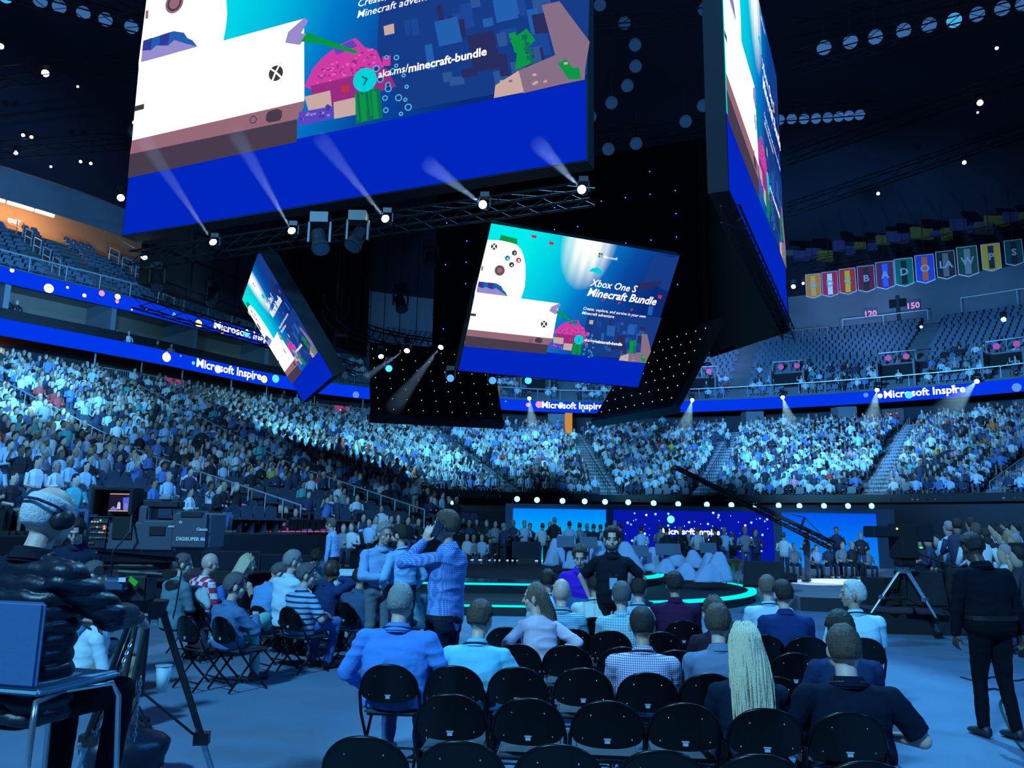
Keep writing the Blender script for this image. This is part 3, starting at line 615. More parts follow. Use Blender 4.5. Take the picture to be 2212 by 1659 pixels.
SHAPES = [  # (material, outline in the sketch's pixels)
    ('blued', [(1560, 420), (1610, 372), (1700, 395), (1770, 385), (1690, 640), (1600, 600), (1480, 600)]) ,
    ('blued', [(1100, 760), (1260, 780), (1640, 830), (1530, 1140), (1330, 1120), (1090, 1090), (1060, 900)]),
    ('bluem', [(1230, 880), (1290, 888), (1285, 960), (1225, 952)]), ('bluem', [(1385, 880), (1440, 888), (1430, 950), (1378, 943)]), ('bluem', [(1540, 740), (1575, 745), (1565, 810), (1530, 805)]), ('shade', [(1300, 950), (1365, 958), (1355, 1060), (1290, 1050)]),
    ('shade', [(1450, 575), (1640, 560), (1630, 585), (1500, 630), (1440, 620)]),
    ('green', [(430, 232), (552, 262), (552, 302), (480, 282), (420, 275)]),
    ('white', [(333, 268), (430, 272), (490, 285), (545, 300), (585, 340), (603, 390), (615, 450), (616, 540), (612, 600), (600, 645), (585, 686), (480, 672), (240, 700), (245, 640)]),
    ('bluem', [(272, 565), (400, 578), (440, 600), (452, 625), (470, 640), (485, 668), (255, 642)]), ('navy', [(272, 565), (310, 568), (300, 612), (262, 608)]), ('navy', [(345, 572), (385, 576), (372, 620), (335, 616)]),
    ('lil', [(265, 600), (300, 612), (325, 604), (372, 622), (400, 612), (440, 640), (488, 670), (255, 642)]),
    ('white', [(248, 640), (600, 688), (868, 722), (822, 972), (196, 904)]),
    ('tan', [(196, 904), (822, 972), (816, 990), (790, 1018), (184, 948)]), ('dark', [(184, 948), (790, 1018), (778, 1082), (170, 1024)]),
    ('grey', [(216, 790), (256, 794), (254, 812), (214, 808)]), ('tan', [(292, 455), (304, 457), (300, 488), (288, 486)]),
    ('dark', [(695, 975), (705, 966), (735, 968), (747, 978), (745, 995), (735, 1005), (700, 1000), (691, 990)]),
    ('pink', [(868, 884), (905, 862), (955, 845), (1010, 842), (1030, 880), (1060, 900), (1070, 955), (1000, 965), (850, 945), (830, 930)]), ('pinkd', [(850, 935), (1075, 960), (1090, 1020), (840, 1010)]),
    ('purple', [(940, 850), (1000, 845), (1010, 868), (945, 872)]), ('sand', [(825, 960), (905, 968), (900, 1020), (830, 1010)]), ('purple', [(800, 1000), (905, 1015), (900, 1050), (790, 1040)]), ('sand', [(908, 1005), (975, 1012), (965, 1060), (900, 1052)]),
    ('greend', [(975, 1000), (1045, 1008), (1035, 1092), (958, 1085)]), ('green', [(985, 1010), (1000, 1011), (992, 1085), (975, 1084)]), ('green', [(1020, 1012), (1034, 1014), (1024, 1090), (1010, 1088)]),
    ('lil', [(810, 745), (870, 720), (880, 735), (850, 765), (870, 775), (840, 800), (795, 775)]), ('green', [(845, 790), (870, 770), (925, 815), (1010, 885), (1000, 890), (905, 822)]),
    ('sandd', [(1390, 1085), (1480, 1080), (1490, 940), (1530, 945), (1560, 1068), (1520, 1150), (1385, 1140)]), ('sand', [(1318, 1130), (1330, 1100), (1392, 1082), (1388, 1138)]), ('sandd', [(1392, 1082), (1552, 1066), (1522, 1152), (1388, 1138)]),
    ('green', [(1395, 1000), (1440, 985), (1450, 1020), (1420, 1040), (1425, 1075), (1385, 1078), (1400, 1040)]), ('green', [(1480, 1095), (1500, 1090), (1505, 1115), (1520, 1120), (1515, 1148), (1490, 1140)]),
    ('teal', [(1085, 490), (1110, 470), (1150, 462), (1190, 490), (1185, 510), (1150, 520), (1140, 500)]) , ('cr', [(655, 230), (695, 236), (690, 256), (658, 250)]), ('cr', [(787, 276), (822, 284), (818, 304), (790, 300)]), ('cr', [(940, 968), (962, 972), (958, 990), (938, 986)]), ('sand', [(1095, 840), (1125, 843), (1120, 872), (1092, 868)]), ('cr', [(1610, 660), (1640, 665), (1632, 690), (1606, 684)]), ('pink', [(1072, 925), (1095, 930), (1088, 958), (1068, 952)])]
_ra = random.Random(17)
def _blk(key, x, y, w_, h_, at): SHAPES.insert(at, (key, [(x, y), (x + w_, y + 0.16 * w_), (x + w_ - 0.12 * h_, y + 0.16 * w_ + h_), (x - 0.12 * h_, y + h_)]))
for _ in range(34):                                          # sunken ruins in the deep blue at the right
    x = _ra.uniform(1130, 1560); y = _ra.uniform(820, 1040) + (x - 1130) * 0.12; x = min(x, 1715 - (y + 78 - 380) * 0.3217 - 45); _blk(_ra.choice(('ruin1', 'ruin2', 'shade', 'bluem')), x, y, _ra.uniform(14, 42), _ra.uniform(20, 70), 2)
for _ in range(60):                                          # speckled coral blocks
    x = _ra.uniform(870, 1050); y = _ra.uniform(890, 945); _blk(_ra.choice(('pinkd', 'pinkl')), x, y, _ra.uniform(4, 11), 5, len(SHAPES))
for _ in range(22): _blk(_ra.choice(('navy', 'purple', 'lil')), _ra.uniform(800, 895), _ra.uniform(1004, 1036), 8, 6, len(SHAPES))
for _ in range(16): _blk(_ra.choice(('sand', 'sandd')), _ra.uniform(1340, 1500), _ra.uniform(1092, 1128), 8, 6, len(SHAPES))
for k in range(7): _blk('green', 1398 + 7 * (k % 3), 985 + k * 13, 16, 14, len(SHAPES)); _blk('greend', 1425 - 5 * (k % 2), 1000 + k * 11, 12, 12, len(SHAPES))
for k in range(5): _blk('green', 975 + k * 13, 1006, 5, 74 - 9 * (k % 3), len(SHAPES))
for x, y in ((1395, 760), (1300, 712), (1560, 720), (1180, 690), (1480, 690)): SHAPES.append(('cr', [(x, y), (x + 12, y - 5), (x + 24, y + 2), (x + 14, y + 9), (x + 4, y + 14)]))
def circle_pts(x, y, r, n=28): return [(x + cos(2 * pi * k / n) * r, y + sin(2 * pi * k / n) * r) for k in range(n)]
def xlogo(cx, cy, r):                                         # white cross of two curved bars on a dark disc
    out = []
    for sx in (-1, 1):
        L = [(-0.72, 0.70), (-0.35, 0.15), (0.0, -0.32), (0.5, -0.86)]; top = [(-0.50, 0.84), (-0.10, 0.22), (0.12, -0.12), (0.66, -0.72)]
        out.append([(cx + sx * x * r, cy + y * r) for x, y in L] + [(cx + sx * x * r, cy + y * r) for x, y in top[::-1]])
    return out
def led_screen(o, X, Y, W, H, label, depth=0.35, band=True, group=None):
    """o bottom-left corner, X along the bottom, Y up the face; the picture is emissive LED on a black cabinet"""
    M = frame(o, X, Y); g = empty('led_screen', o, label=label, cat='screen', group=group); g.matrix_world = M
    mb = MB(); mb.box((W / 2, H / 2, -depth / 2 - 0.01), (W + 0.06, H + 0.06, depth)); mb.build('cabinet', [MATTE], g)
    nu = 12; me = bpy.data.meshes.new('picture'); vb = H * 0.195
    me.from_pydata([(0, vb, 0.004), (W, vb, 0.004), (W, H, 0.004), (0, H, 0.004)], [], [(0, 1, 2, 3)]); me.materials.append(PICM)
    uv = me.uv_layers.new(name='UVMap'); uv.data.foreach_set('uv', [0, 0, 1, 0, 1, 1, 0, 1]); pic = mesh_ob('picture', me, g)
    MB().add([(0, 0, 0.004), (W, 0, 0.004), (W, vb, 0.004), (0, vb, 0.004)], [(0, 1, 2, 3)]).build('blue_band', [BANDM], g)
    keys = list(AM); mb = MB(); z = 0.01; dz = 0.0004
    for key, pts in SHAPES: mb.poly([(*art(x, y, W, H), z) for x, y in pts], keys.index(key)); z += dz
    for x, y, r, key in ((420, 482, 38, 'tan'), (420, 482, 30, 'dark'), (420, 482, 22, 'tan'), (527, 357, 19, 'grey'), (476, 394, 19, 'sky'), (558, 409, 19, 'cr'), (507, 441, 19, 'grey'), (655, 980, 12, 'dark'), (655, 980, 9, 'tan'), (1012, 977, 34, 'teal')):
        mb.poly([(*art(a, b, W, H), z) for a, b in circle_pts(x, y, r)], keys.index(key)); z += dz
    for k in range(16):
        x, y = 1085 + 35 * sin(k * 2.3), 935 + k * 11; mb.poly([(*art(a, b, W, H), z) for a, b in circle_pts(x, y, 6 + (k % 3) * 2, 8)], keys.index('bub'))
        mb.poly([(*art(a, b, W, H), z + dz) for a, b in circle_pts(x, y, 3 + (k % 3) * 2, 8)], keys.index('blued'))
    z += dz
    for cx, cy, r in ((376, 312, 23), (752, 864, 24)):
        mb.poly([(*art(a, b, W, H), z) for a, b in circle_pts(cx, cy, r)], keys.index('grey'))
        for pts in xlogo(cx, cy, r): z += dz; mb.poly([(*art(a, b, W, H), z) for a, b in pts], keys.index('white'))
    z += dz; mb.poly([(*art(a, b, W, H), z) for a, b in ((1004, 966), (1008, 963), (1022, 977), (1006, 993), (1003, 990), (1015, 977))], keys.index('greend'))
    for k, cc in enumerate(((1152, 353, 'cr'), (1170, 356, 'green'), (1149, 371, 'sky'), (1167, 375, 'sand'))):
        x, y, key = cc; mb.poly([(*art(a, b, W, H), z) for a, b in ((x, y), (x + 15, y + 2), (x + 13, y + 17), (x - 2, y + 15))], keys.index(key))
    mb.build('artwork', [AM[k] for k in keys], pic)
    def tx(t, x, y, x2, shear=0.0, bold=0.004, m=None, nm='caption'):
        me = text_mesh(t, 1.0, 'LEFT', shear=shear, bold=bold); xs = [v.co.x for v in me.vertices]; w0 = max(xs) - min(xs); a = art(x, y, W, H); b = art(x2[0], x2[1], W, H); s = (b[0] - a[0]) / w0
        for v in me.vertices: v.co = ((v.co.x - min(xs)) * s, v.co.y * s, 0)
        me.materials.append(m or AM['white']); q = mesh_ob(nm, me, pic); q.location = (a[0], a[1], z + 0.004)
    tx('Microsoft', 1188, 392, (1292, 404)); tx('Xbox One S', 1088, 590, (1440, 622), 0.18, 0.012); tx('Minecraft Bundle', 1068, 660, (1585, 725), 0.18, 0.02)
    tx('Create, explore, and survive in your own', 1040, 760, (1510, 812), 0.2, 0.004); tx('Minecraft adventure', 1030, 792, (1272, 818), 0.2, 0.004); tx('aka.ms/', 1050, 985, (1132, 998), 0, 0.01); tx('minecraft-bundle', 1133, 998, (1334, 1020), 0, 0.025)
    tx('Y', 519, 367, (535, 368), 0, 0.02); tx('X', 468, 404, (484, 406), 0, 0.02); tx('B', 551, 419, (565, 421), 0, 0.02); tx('A', 498, 451, (515, 453), 0, 0.02)
    return g
HC = 10.0; ca, cb, cc_, cd = at_z(265, 508, HC), at_z(1267, 345, HC), at_z(1575, 410, HC), at_z(1702, 690, HC)
UPV = Vector((0, 0, 1)); OC = Vector((-1.21, 28.34, HC))
refl = lambda p: Vector((2 * OC.x - p.x, 2 * OC.y - p.y, p.z))
led_screen(ca, cb - ca, UPV, (cb - ca).length, (cb - ca).length * 0.712, 'huge near LED screen over the floor, showing a white console and blue sea scene', 0.5)
led_screen(cc_, cd - cc_, UPV, (cd - cc_).length, (cd - cc_).length * 0.80, 'huge right LED screen seen nearly edge-on, its picture squeezed into a narrow strip', 0.5)
for p, q, lab, pur in ((refl(ca), refl(cb), 'black back of the far LED screen with small violet pilot lights', 1), (refl(cc_), refl(cd), 'black back of the left-facing LED screen behind the near screen', 0)):
    W = (q - p).length; H = W * 0.712; g = empty('led_screen', p, label=lab, cat='screen'); g.matrix_world = frame(p, q - p, UPV)
    MB().box((W / 2, H / 2, -0.2), (W, H, 0.4)).build('cabinet', [MATTE], g)
    mb = MB()
    for k in range(0, int(W / 1.2)): mb.box((0.6 + k * 1.2, H / 2, -0.46), (0.06, H, 0.08))
    for k in range(0, 9): mb.box((W / 2, 0.3 + k * 1.15, -0.48), (W, 0.05, 0.05))
    mb.build('frame_ribs', [mat('rib_black', (0.006, 0.006, 0.008), 0.8)], g)
    rp = random.Random(5)
    if pur:
        for a in range(11):
            for b in range(8):
                if rp.random() < 0.75: MB().ell((W - 0.7 - a * 1.2, 0.6 + b * 1.15, -0.54), (0.03, 0.03, 0.03), 5, 4).build('pilot_light', [emat('pilot_violet', (0.10, 0.08, 1.0), 6)], g)
# tilted inner screens ------------------------------------------------------------
ZI = 6.4; i1, i2 = at_z(990, 800, ZI), at_z(1393, 838, ZI); i2 = i1 + (i2 - i1).normalized() * 6.25; X1 = (i2 - i1).normalized(); N1 = Vector((X1.y, -X1.x, 0))
def tilt(nv): return nv * 2.50 + Vector((0, 0, 3.74))
led_screen(i1, X1, tilt(N1), 6.25, 4.5, 'tilted central LED screen facing the camera with console advert and captions', 0.3)
j1, j2 = at_z(655, 868, ZI), at_z(720, 812, ZI); X2 = (j2 - j1).normalized()
led_screen(j1, X2, tilt(Vector((X2.y, -X2.x, 0))), (j2 - j1).length, 4.5, 'tilted left LED screen seen at a steep slant below the cluster', 0.45)
for (p, q), lab, c_ in (((at_z(1287, 910, ZI), at_z(1462, 878, ZI)), 'black tilted back of the right inner screen with white pilot lights', (0.8, 0.8, 1.0)), ((at_z(800, 900, ZI), at_z(1085, 914, ZI)), 'black tilted back of the far inner screen with green pilot lights', (0.35, 1.0, 0.1))):
    X = (q - p).normalized(); nv = Vector((-X.y, X.x, 0)) if True else 0
    W = (q - p).length
    X = (p - q).normalized(); nv = Vector((X.y, -X.x, 0)); g = empty('led_screen', q, label=lab, cat='screen'); g.matrix_world = frame(q, X, tilt(nv))
    MB().box((W / 2, 2.25, 0), (W, 4.5, 0.3)).build('cabinet', [MATTE], g); MB().box((W / 2, -0.08, 0), (W + 0.1, 0.18, 0.42)).build('bottom_rail', [mat('dark_rail', (0.05, 0.06, 0.08), 0.4)], g)
    rp = random.Random(9)
    for a in range(9):
        for b in range(7):
            MB().ell((0.35 + a * (W - 0.7) / 8 + 0.04 * b, 0.35 + b * 0.62, -0.17), (0.02, 0.02, 0.02), 5, 4).build('pilot_light', [emat('pilot_white' if a % 2 or c_[0] > 0.5 else 'pilot_green', c_ if a % 2 == 0 or c_[0] > 0.5 else (0.9, 0.85, 0.7), 1.6)], g)
# trusses -------------------------------------------------------------------------
TRM = mat('truss_black', (0.006, 0.007, 0.009), 0.6, 0.0, spec=0.25)
def truss(p0, p1, lab, w=0.42, h=0.42, seg=0.7, grp=None, nm='lighting_truss'):
    p0 = Vector(p0); p1 = Vector(p1); X = (p1 - p0).normalized(); Y = X.cross(UPV).normalized(); mb = MB(); L = (p1 - p0).length; n = max(2, int(L / seg))
    c = [Y * (a * w / 2) + UPV * (b * h / 2) for a, b in ((-1, -1), (1, -1), (1, 1), (-1, 1))]
    for q in c: mb.tube(p0 + q, p1 + q, 0.03, n=5)
    for k in range(n):
        a = p0.lerp(p1, k / n); b = p0.lerp(p1, (k + 1) / n)
        for j in range(4): mb.tube(a + c[j], b + c[(j + 1) % 4], 0.015, n=4)
    return mb.build(nm, [TRM], label=lab, cat='truss', group=grp)
dn = Vector((0, 0, -0.6)); inn = Vector((0.37, 0.93, 0)) * 0.5
truss(ca + dn + inn, cb + dn + inn, 'black lighting truss slung under the near LED screen')
truss(cc_ + dn, cd + dn, 'black lighting truss slung under the edge-on right LED screen')
truss(refl(cc_) + dn, refl(cd) + dn, 'black lighting truss under the left-facing LED screen'); truss(refl(ca) + dn, refl(cb) + dn, 'black lighting truss under the far LED screen')
p, q = refl(ca), cd; W = (q - p).length; g = MB().box((W / 2, 5, 0), (W, 10.4, 0.1)).build('added_corner_panel', [MATTE], label='tall black panel added to blacken the far right corner of the screen cluster', cat='drape'); g.matrix_world = frame(Vector((p.x, p.y, 9.7)), q - p, UPV)  # black sheet added to keep the open corner dark and hide the wall
ring = [Vector((-1.2 + cos(a) * 5.3, 28.6 + sin(a) * 5.3, 9.25)) for a in [radians(88 + k * 9) for k in range(13)]]
mb = MB(); f_ = lambda p, s, z: Vector((-1.2 + (p.x + 1.2) * s, 28.6 + (p.y - 28.6) * s, p.z + z))
for z in (0, 0.55):
    for s_ in (1.0, 1.09): mb.path([f_(p, s_, z) for p in ring], 0.035, 5)
for a, b in zip(ring, ring[1:]):
    mb.tube(a, f_(a, 1, 0.55), 0.02, n=4); mb.tube(a, f_(a.lerp(b, 0.5), 1, 0.55), 0.018, n=4); mb.tube(f_(a.lerp(b, 0.5), 1, 0.55), b, 0.018, n=4); mb.tube(f_(a, 1.09, 0), f_(a, 1, 0.55), 0.018, n=4)
mb.build('circular_truss', [TRM], label='curved black lighting truss inside the screen cluster', cat='truss')
for k in range(14):
    p = ring[k % 13] + Vector((0.1 * (k // 13), 0, 0.5)); MB().tube(p, (p.x, p.y, 31), 0.02, n=4).build('suspension_cable', [BLACK], label='thin black cable holding up the circular truss', cat='cable', group='cables above the circular truss')
# moving head lights ---------------------------------------------------------------
def head_light(p, d, on, lab, grp=None, s=1.0, col=(0.75, 0.9, 1.0), e=40):
    """yoke spotlight hanging at p, lens looking along d"""
    p = Vector(p); d = Vector(d).normalized(); g = empty('moving_head_light', p, label=lab, cat='spotlight', group=grp); q = d.to_track_quat('Z', 'Y').to_matrix()
    MB().box((0, 0, 0.42 * s), (0.34 * s, 0.3 * s, 0.2 * s)).build('base', [BLACK], g)
    for k in (-1, 1): MB().box((k * 0.2 * s, 0, 0.16 * s), (0.04 * s, 0.1 * s, 0.4 * s)).build('yoke_arm', [BLACK], g)
    h = MB().loft([[q @ Vector((cos(2 * pi * j / 12) * r * s, sin(2 * pi * j / 12) * r * s, z * s)) for j in range(12)] for r, z in ((0.08, -0.26), (0.14, -0.2), (0.14, 0.05), (0.17, 0.18), (0.17, 0.24))]).build('lamp_head', [BLACK], g)
    MB().add([tuple(q @ Vector((cos(2 * pi * j / 16) * 0.155 * s, sin(2 * pi * j / 16) * 0.155 * s, 0.245 * s))) for j in range(16)], [tuple(range(16))]).build('lens', [emat('lens_on_%s' % (col,), col, e) if on else mat('lens_off', (0.05, 0.07, 0.1), 0.15)], h)
    return g
def hazemat():
    m = bpy.data.materials.new('lit_haze'); m.use_nodes = True; nt = m.node_tree; nt.nodes.clear(); o = nt.nodes.new('ShaderNodeOutputMaterial'); v = nt.nodes.new('ShaderNodeVolumeScatter')
    v.inputs['Density'].default_value = 0.035; v.inputs['Anisotropy'].default_value = 0.2; nt.links.new(v.outputs[0], o.inputs['Volume']); return m
HAZE = hazemat()
def beam(p, q, power, ang=6, col=(0.35, 0.62, 1.0), lab=None):
    """a spotlight shining through a column of stage haze"""
    p = Vector(p); q = Vector(q); d = (q - p).normalized(); L = (q - p).length; spot('beam_light', p + d * 0.27, q, power, col, ang, 0.4, 0.02)
    r1 = math.tan(radians(ang * 0.5)) * L * 1.05; MB().tube(p + d * 0.30, q, 0.03, r1, n=14).build('haze', [HAZE], label=lab, cat='haze', kind='stuff')
nb1 = 0
for (x, y), (x2, y2), of in (((465, 530), (345, 352), 0), ((634, 505), (545, 350), 0), ((837, 478), (735, 352), 0), ((1047, 445), (962, 382), 0), ((1260, 413), (1192, 342), 0)):
    D = at_z(x, y, HC - 0.75); nb1 += 1; d_ = ray(x, y); P = D
    nn = (cb - ca).cross(UPV).normalized()
    Q = CC + ray(x2, y2) * ((P - CC).length / ray(x, y).length * 0.86)
    head_light(P, Q - P, True, 'lit moving head light under the near screen, %s from its left end' % ordn(nb1), 'lit moving heads under the near screen', 0.62)
    beam(P, P + (Q - P) * 1.35, 6500, 6, lab='pale beam of lit haze rising from the %s lamp under the near screen' % ordn(nb1))
k = 0
for x, y, D in ((315, 550, 24), (690, 520, 18.5), (772, 515, 19), (930, 560, 26), (340, 608, 27), (462, 645, 30), (880, 752, 27), (822, 765, 29), (955, 745, 28), (735, 745, 33), (865, 655, 27)):
    k += 1; on = (x, y) in ((315, 550), (880, 752), (822, 765), (955, 745)); P = at_d(x, y, D)
    head_light(P, Vector((0.2 * (k % 3 - 1), -0.5 if on else -0.3, -0.6)), on, '%s moving head light hanging in the cluster, %s counted along the trusses' % ('lit' if on else 'dark', ordn(k)), 'moving heads inside the cluster', 0.6 if on else 1.25)
for (x, y, D), (x2, y2, D2) in (((955, 745, 28), (850, 880, 22)), ((880, 752, 27), (790, 815, 24)), ((315, 550, 24), (262, 520, 24))):
    beam(at_d(x, y, D), at_d(x2, y2, D2), 5000, 5, lab='pale beam of lit haze falling from a lamp in the cluster at %s' % {955: 'the circular truss', 880: 'the truss left side', 315: 'the far left corner'}[x])
k = 0
for x, y, D in ((973, 817, 27), (1064, 822, 27), (840, 796, 29), (1141, 822, 28)):
    k += 1; head_light(at_d(x, y, D), at_d(x, y + 20, 5) - at_d(x, y, D), True, 'glowing blue round lamp below the central screen, %s from the left' % ordn(k), 'blue lamps below the central screen', 0.8, (0.03, 0.12, 1.0) if k < 3 else (0.03, 0.25, 1.0), 4)
for kk, (x, y, x2, y2) in enumerate(((1143, 858, 1152, 935), (1496, 862, 1478, 930), (1690, 856, 1710, 925), (1895, 840, 1880, 925), (2112, 822, 2045, 890))):
    i = near_px(x, 12.8); P = off(i, 0.7, 12.9); P = at_d(x, y, (P - CC).dot(CF)); Q = at_d(x2, y2, (P - CC).dot(CF) - 6)
    head_light(P, Q - P, True, 'bright lamp on the front rail of the far upper deck, %s from the left' % ordn(kk + 1), 'rail lamps of the far upper deck', 1.0, (0.6, 0.9, 1.0), 40)
    beam(P, Q, 8000, 13, (0.4, 0.8, 1.0), lab='thin fan of lit haze under the %s rail lamp of the far deck' % ordn(kk + 1))
k = 0
for x, y, D, s, c_ in ((98, 158, 40, 2.6, 0), (168, 187, 44, 0.9, 1), (50, 292, 44, 1.3, 2), (68, 296, 44, 1.3, 2), (34, 330, 44, 1.6, 0), (110, 360, 46, 1.0, 1), (174, 349, 46, 1.2, 2), (196, 353, 46, 1.2, 2), (261, 427, 34, 2.2, 0), (290, 265, 36, 1.2, 2), (2, 100, 40, 2.0, 0), (2117, 222, 44, 2.3, 0), (2153, 104, 44, 1.3, 2), (2083, 351, 48, 1.7, 0), (1897, 418, 52, 1.5, 0), (2112, 243, 44, 0.8, 1), (1714, 619, 46, 1.8, 0), (1735, 612, 46, 1.1, 0), (2168, 690, 60, 2.6, 1), (1990, 706, 66, 1.6, 1)):
    k += 1; P = at_d(x, y, D); col = ((0.7, 0.88, 1.0), (0.15, 0.75, 1.0), (0.55, 0.6, 1.0))[c_]
    head_light(P, (at_d(x, y + 150, 8) - P), True, 'small bright roof spotlight on the %s side, %s counted from the left' % ('left' if x < 600 else 'right', ordn(k)), 'bright roof spotlights', s * 0.42, col, 30)
for n, (a, b) in enumerate((((-60, 330, 44), (330, 300, 44)), ((-60, 175, 40), (330, 130, 40)), ((1700, 455, 50), (2300, 250, 46)), ((1700, 340, 44), (2300, 130, 42)), ((1700, 60, 36), (2300, -60, 36)), ((1250, 300, 40), (1560, 260, 40)), ((1260, 60, 34), (1570, 40, 34)), ((1690, 240, 38), (1900, 225, 38)), ((1700, 140, 31), (2300, -20, 31)), ((-60, -50, 29), (330, 50, 29)))):
    truss(at_d(*a), at_d(*b), 'dim roof truss high in the dark ceiling, %s of the roof trusses' % ordn(n + 1), 0.7, 0.7, 1.2, 'roof trusses')
# round pale house lights
DISC = emat('house_light_face', S(62, 112, 175), 0.8); DISCB = emat('house_light_face_bright', S(70, 175, 235), 1.0); DISCD = emat('house_light_face_dim', S(28, 62, 105), 0.8)
def house(x, y, r, m, lab, grp):
    D = 0.27 * 1700 / r; P = at_d(x, y, D); g = empty('round_house_light', P, label=lab, cat='ceiling light', group=grp)
    d = (CC - P).normalized() * 0.35 + Vector((0, 0, -1)); q = d.normalized().to_track_quat('Z', 'Y').to_matrix(); r = 0.30
    sh = lambda prof: [[q @ Vector((cos(2 * pi * j / 18) * a, sin(2 * pi * j / 18) * a, z)) for j in range(18)] for a, z in prof]
    MB().loft(sh(((0.06, -0.5), (0.12, -0.42), (0.2, -0.2), (0.3, -0.02))), cap=True).build('reflector', [BLACK], g); MB().ell((0, 0, 0), (0.29, 0.29, 0.29), 18, 10).build('globe', [m], g)
    MB().tube((0, 0, 0.4), (0, 0, 1.6), 0.015, n=4).build('cable', [BLACK], g)
for n, (x, y) in enumerate(((12, -8), (87, 2), (128, 14), (180, 28), (228, 42), (284, 58))): house(x, y, 13, DISC if n else DISCB, 'pale round house light at upper left, %s in its row' % ordn(n + 1), 'round lights at upper left')
for n, (x, y) in enumerate(((1780, 103), (1837, 90), (1891, 80), (1952, 66), (2007, 54), (2061, 44), (2111, 31), (2165, 18), (2210, 8))): house(x, y, 14, DISCB if n == 5 else DISC, '%s round house light at upper right, %s in its row' % ('bright cyan' if n == 5 else 'pale', ordn(n + 1)), 'round lights at upper right')
for n, (x, y) in enumerate(((1684, 259), (1710, 257), (1737, 257), (1763, 256), (1788, 254), (1812, 252), (1834, 250), (1857, 248))): house(x, y, 10, DISC, 'small pale round light right of the edge-on screen, %s in its row' % ordn(n + 1), 'small round lights beside the edge-on screen')
for n, (x, y) in enumerate(((1296, 10), (1349, 50), (1372, 97), (1373, 143), (1355, 185), (1321, 222), (1275, 252), (1374, 310), (1314, 322), (1521, 20), (1538, 66), (1551, 110), (1562, 150), (1519, 228), (1481, 262))): house(x, y, 12.5, DISCD, 'dim blue round light between the two big screens, %s of its ring' % ordn(n + 1), 'dim ring of round lights')
for n in range(6):
    head_light(at_d(1600 + n * 11, 735 - n * 1.6, 80), (0, -1, -0.2), True, 'cyan lamp in the row above the far upper deck, %s from the left' % ordn(n + 1), 'row of cyan lamps', 0.9, (0.1, 0.8, 1.0), 20)
# dim catwalk with coloured boxes added as a dim yellowish band above the banners
truss(at_d(1690, 585, 66), at_d(2300, 478, 60), 'dim catwalk truss above the row of hockey banners', 1.0, 0.9, 1.2)
rp = random.Random(4)
for n in range(22):
    x = 1712 + n * 24 + rp.uniform(-5, 5); y = 560 - (x - 1712) * 0.165 + rp.uniform(-16, 6); nm, c = rp.choice((('olive', (0.10, 0.10, 0.015)), ('olive', (0.08, 0.09, 0.02)), ('violet', (0.03, 0.03, 0.10)), ('grey', (0.05, 0.06, 0.08))))
    P = at_d(x, y, 67 - n * 0.3); o_ = MB().box((0, 0, 0), (rp.uniform(0.7, 1.4), 0.3, rp.uniform(0.4, 1.0))).build('dim_box', [mat('dim_box_' + nm + str(round(c[0], 2)), c, 0.8, emit=0.07)], label='dim %s box added for the yellowish band above the banners, %s from the left' % (nm, ordn(n + 1)), cat='panel', group='added dim boxes above the banners'); o_.location = P
# team banners -------------------------------------------------------------------------
BAN = [('orange', (0.7, 0.2, 0.02), (0.8, 0.35, 0.1), 'D'), ('red and white', (0.55, 0.02, 0.05), (0.7, 0.7, 0.7), 'D'), ('red and yellow', (0.6, 0.03, 0.03), (0.8, 0.45, 0.02), 'C'), ('dark red', (0.18, 0.01, 0.03), (0.02, 0.02, 0.02), 'B'), ('blue and maroon', (0.12, 0.02, 0.06), (0.04, 0.1, 0.7), 'A'), ('green and black', (0.0, 0.12, 0.08), (0.01, 0.01, 0.01), 'D'),
       ('blue and orange', (0.02, 0.05, 0.4), (0.6, 0.1, 0.03), 'O'), ('black and silver', (0.012, 0.014, 0.02), (0.12, 0.13, 0.15), 'LA'), ('dark green', (0.01, 0.06, 0.04), (0.15, 0.2, 0.25), 'W'), ('gold and navy', (0.45, 0.33, 0.03), (0.01, 0.02, 0.06), 'P'), ('dark teal', (0.0, 0.05, 0.07), (0.01, 0.01, 0.02), 'S')]
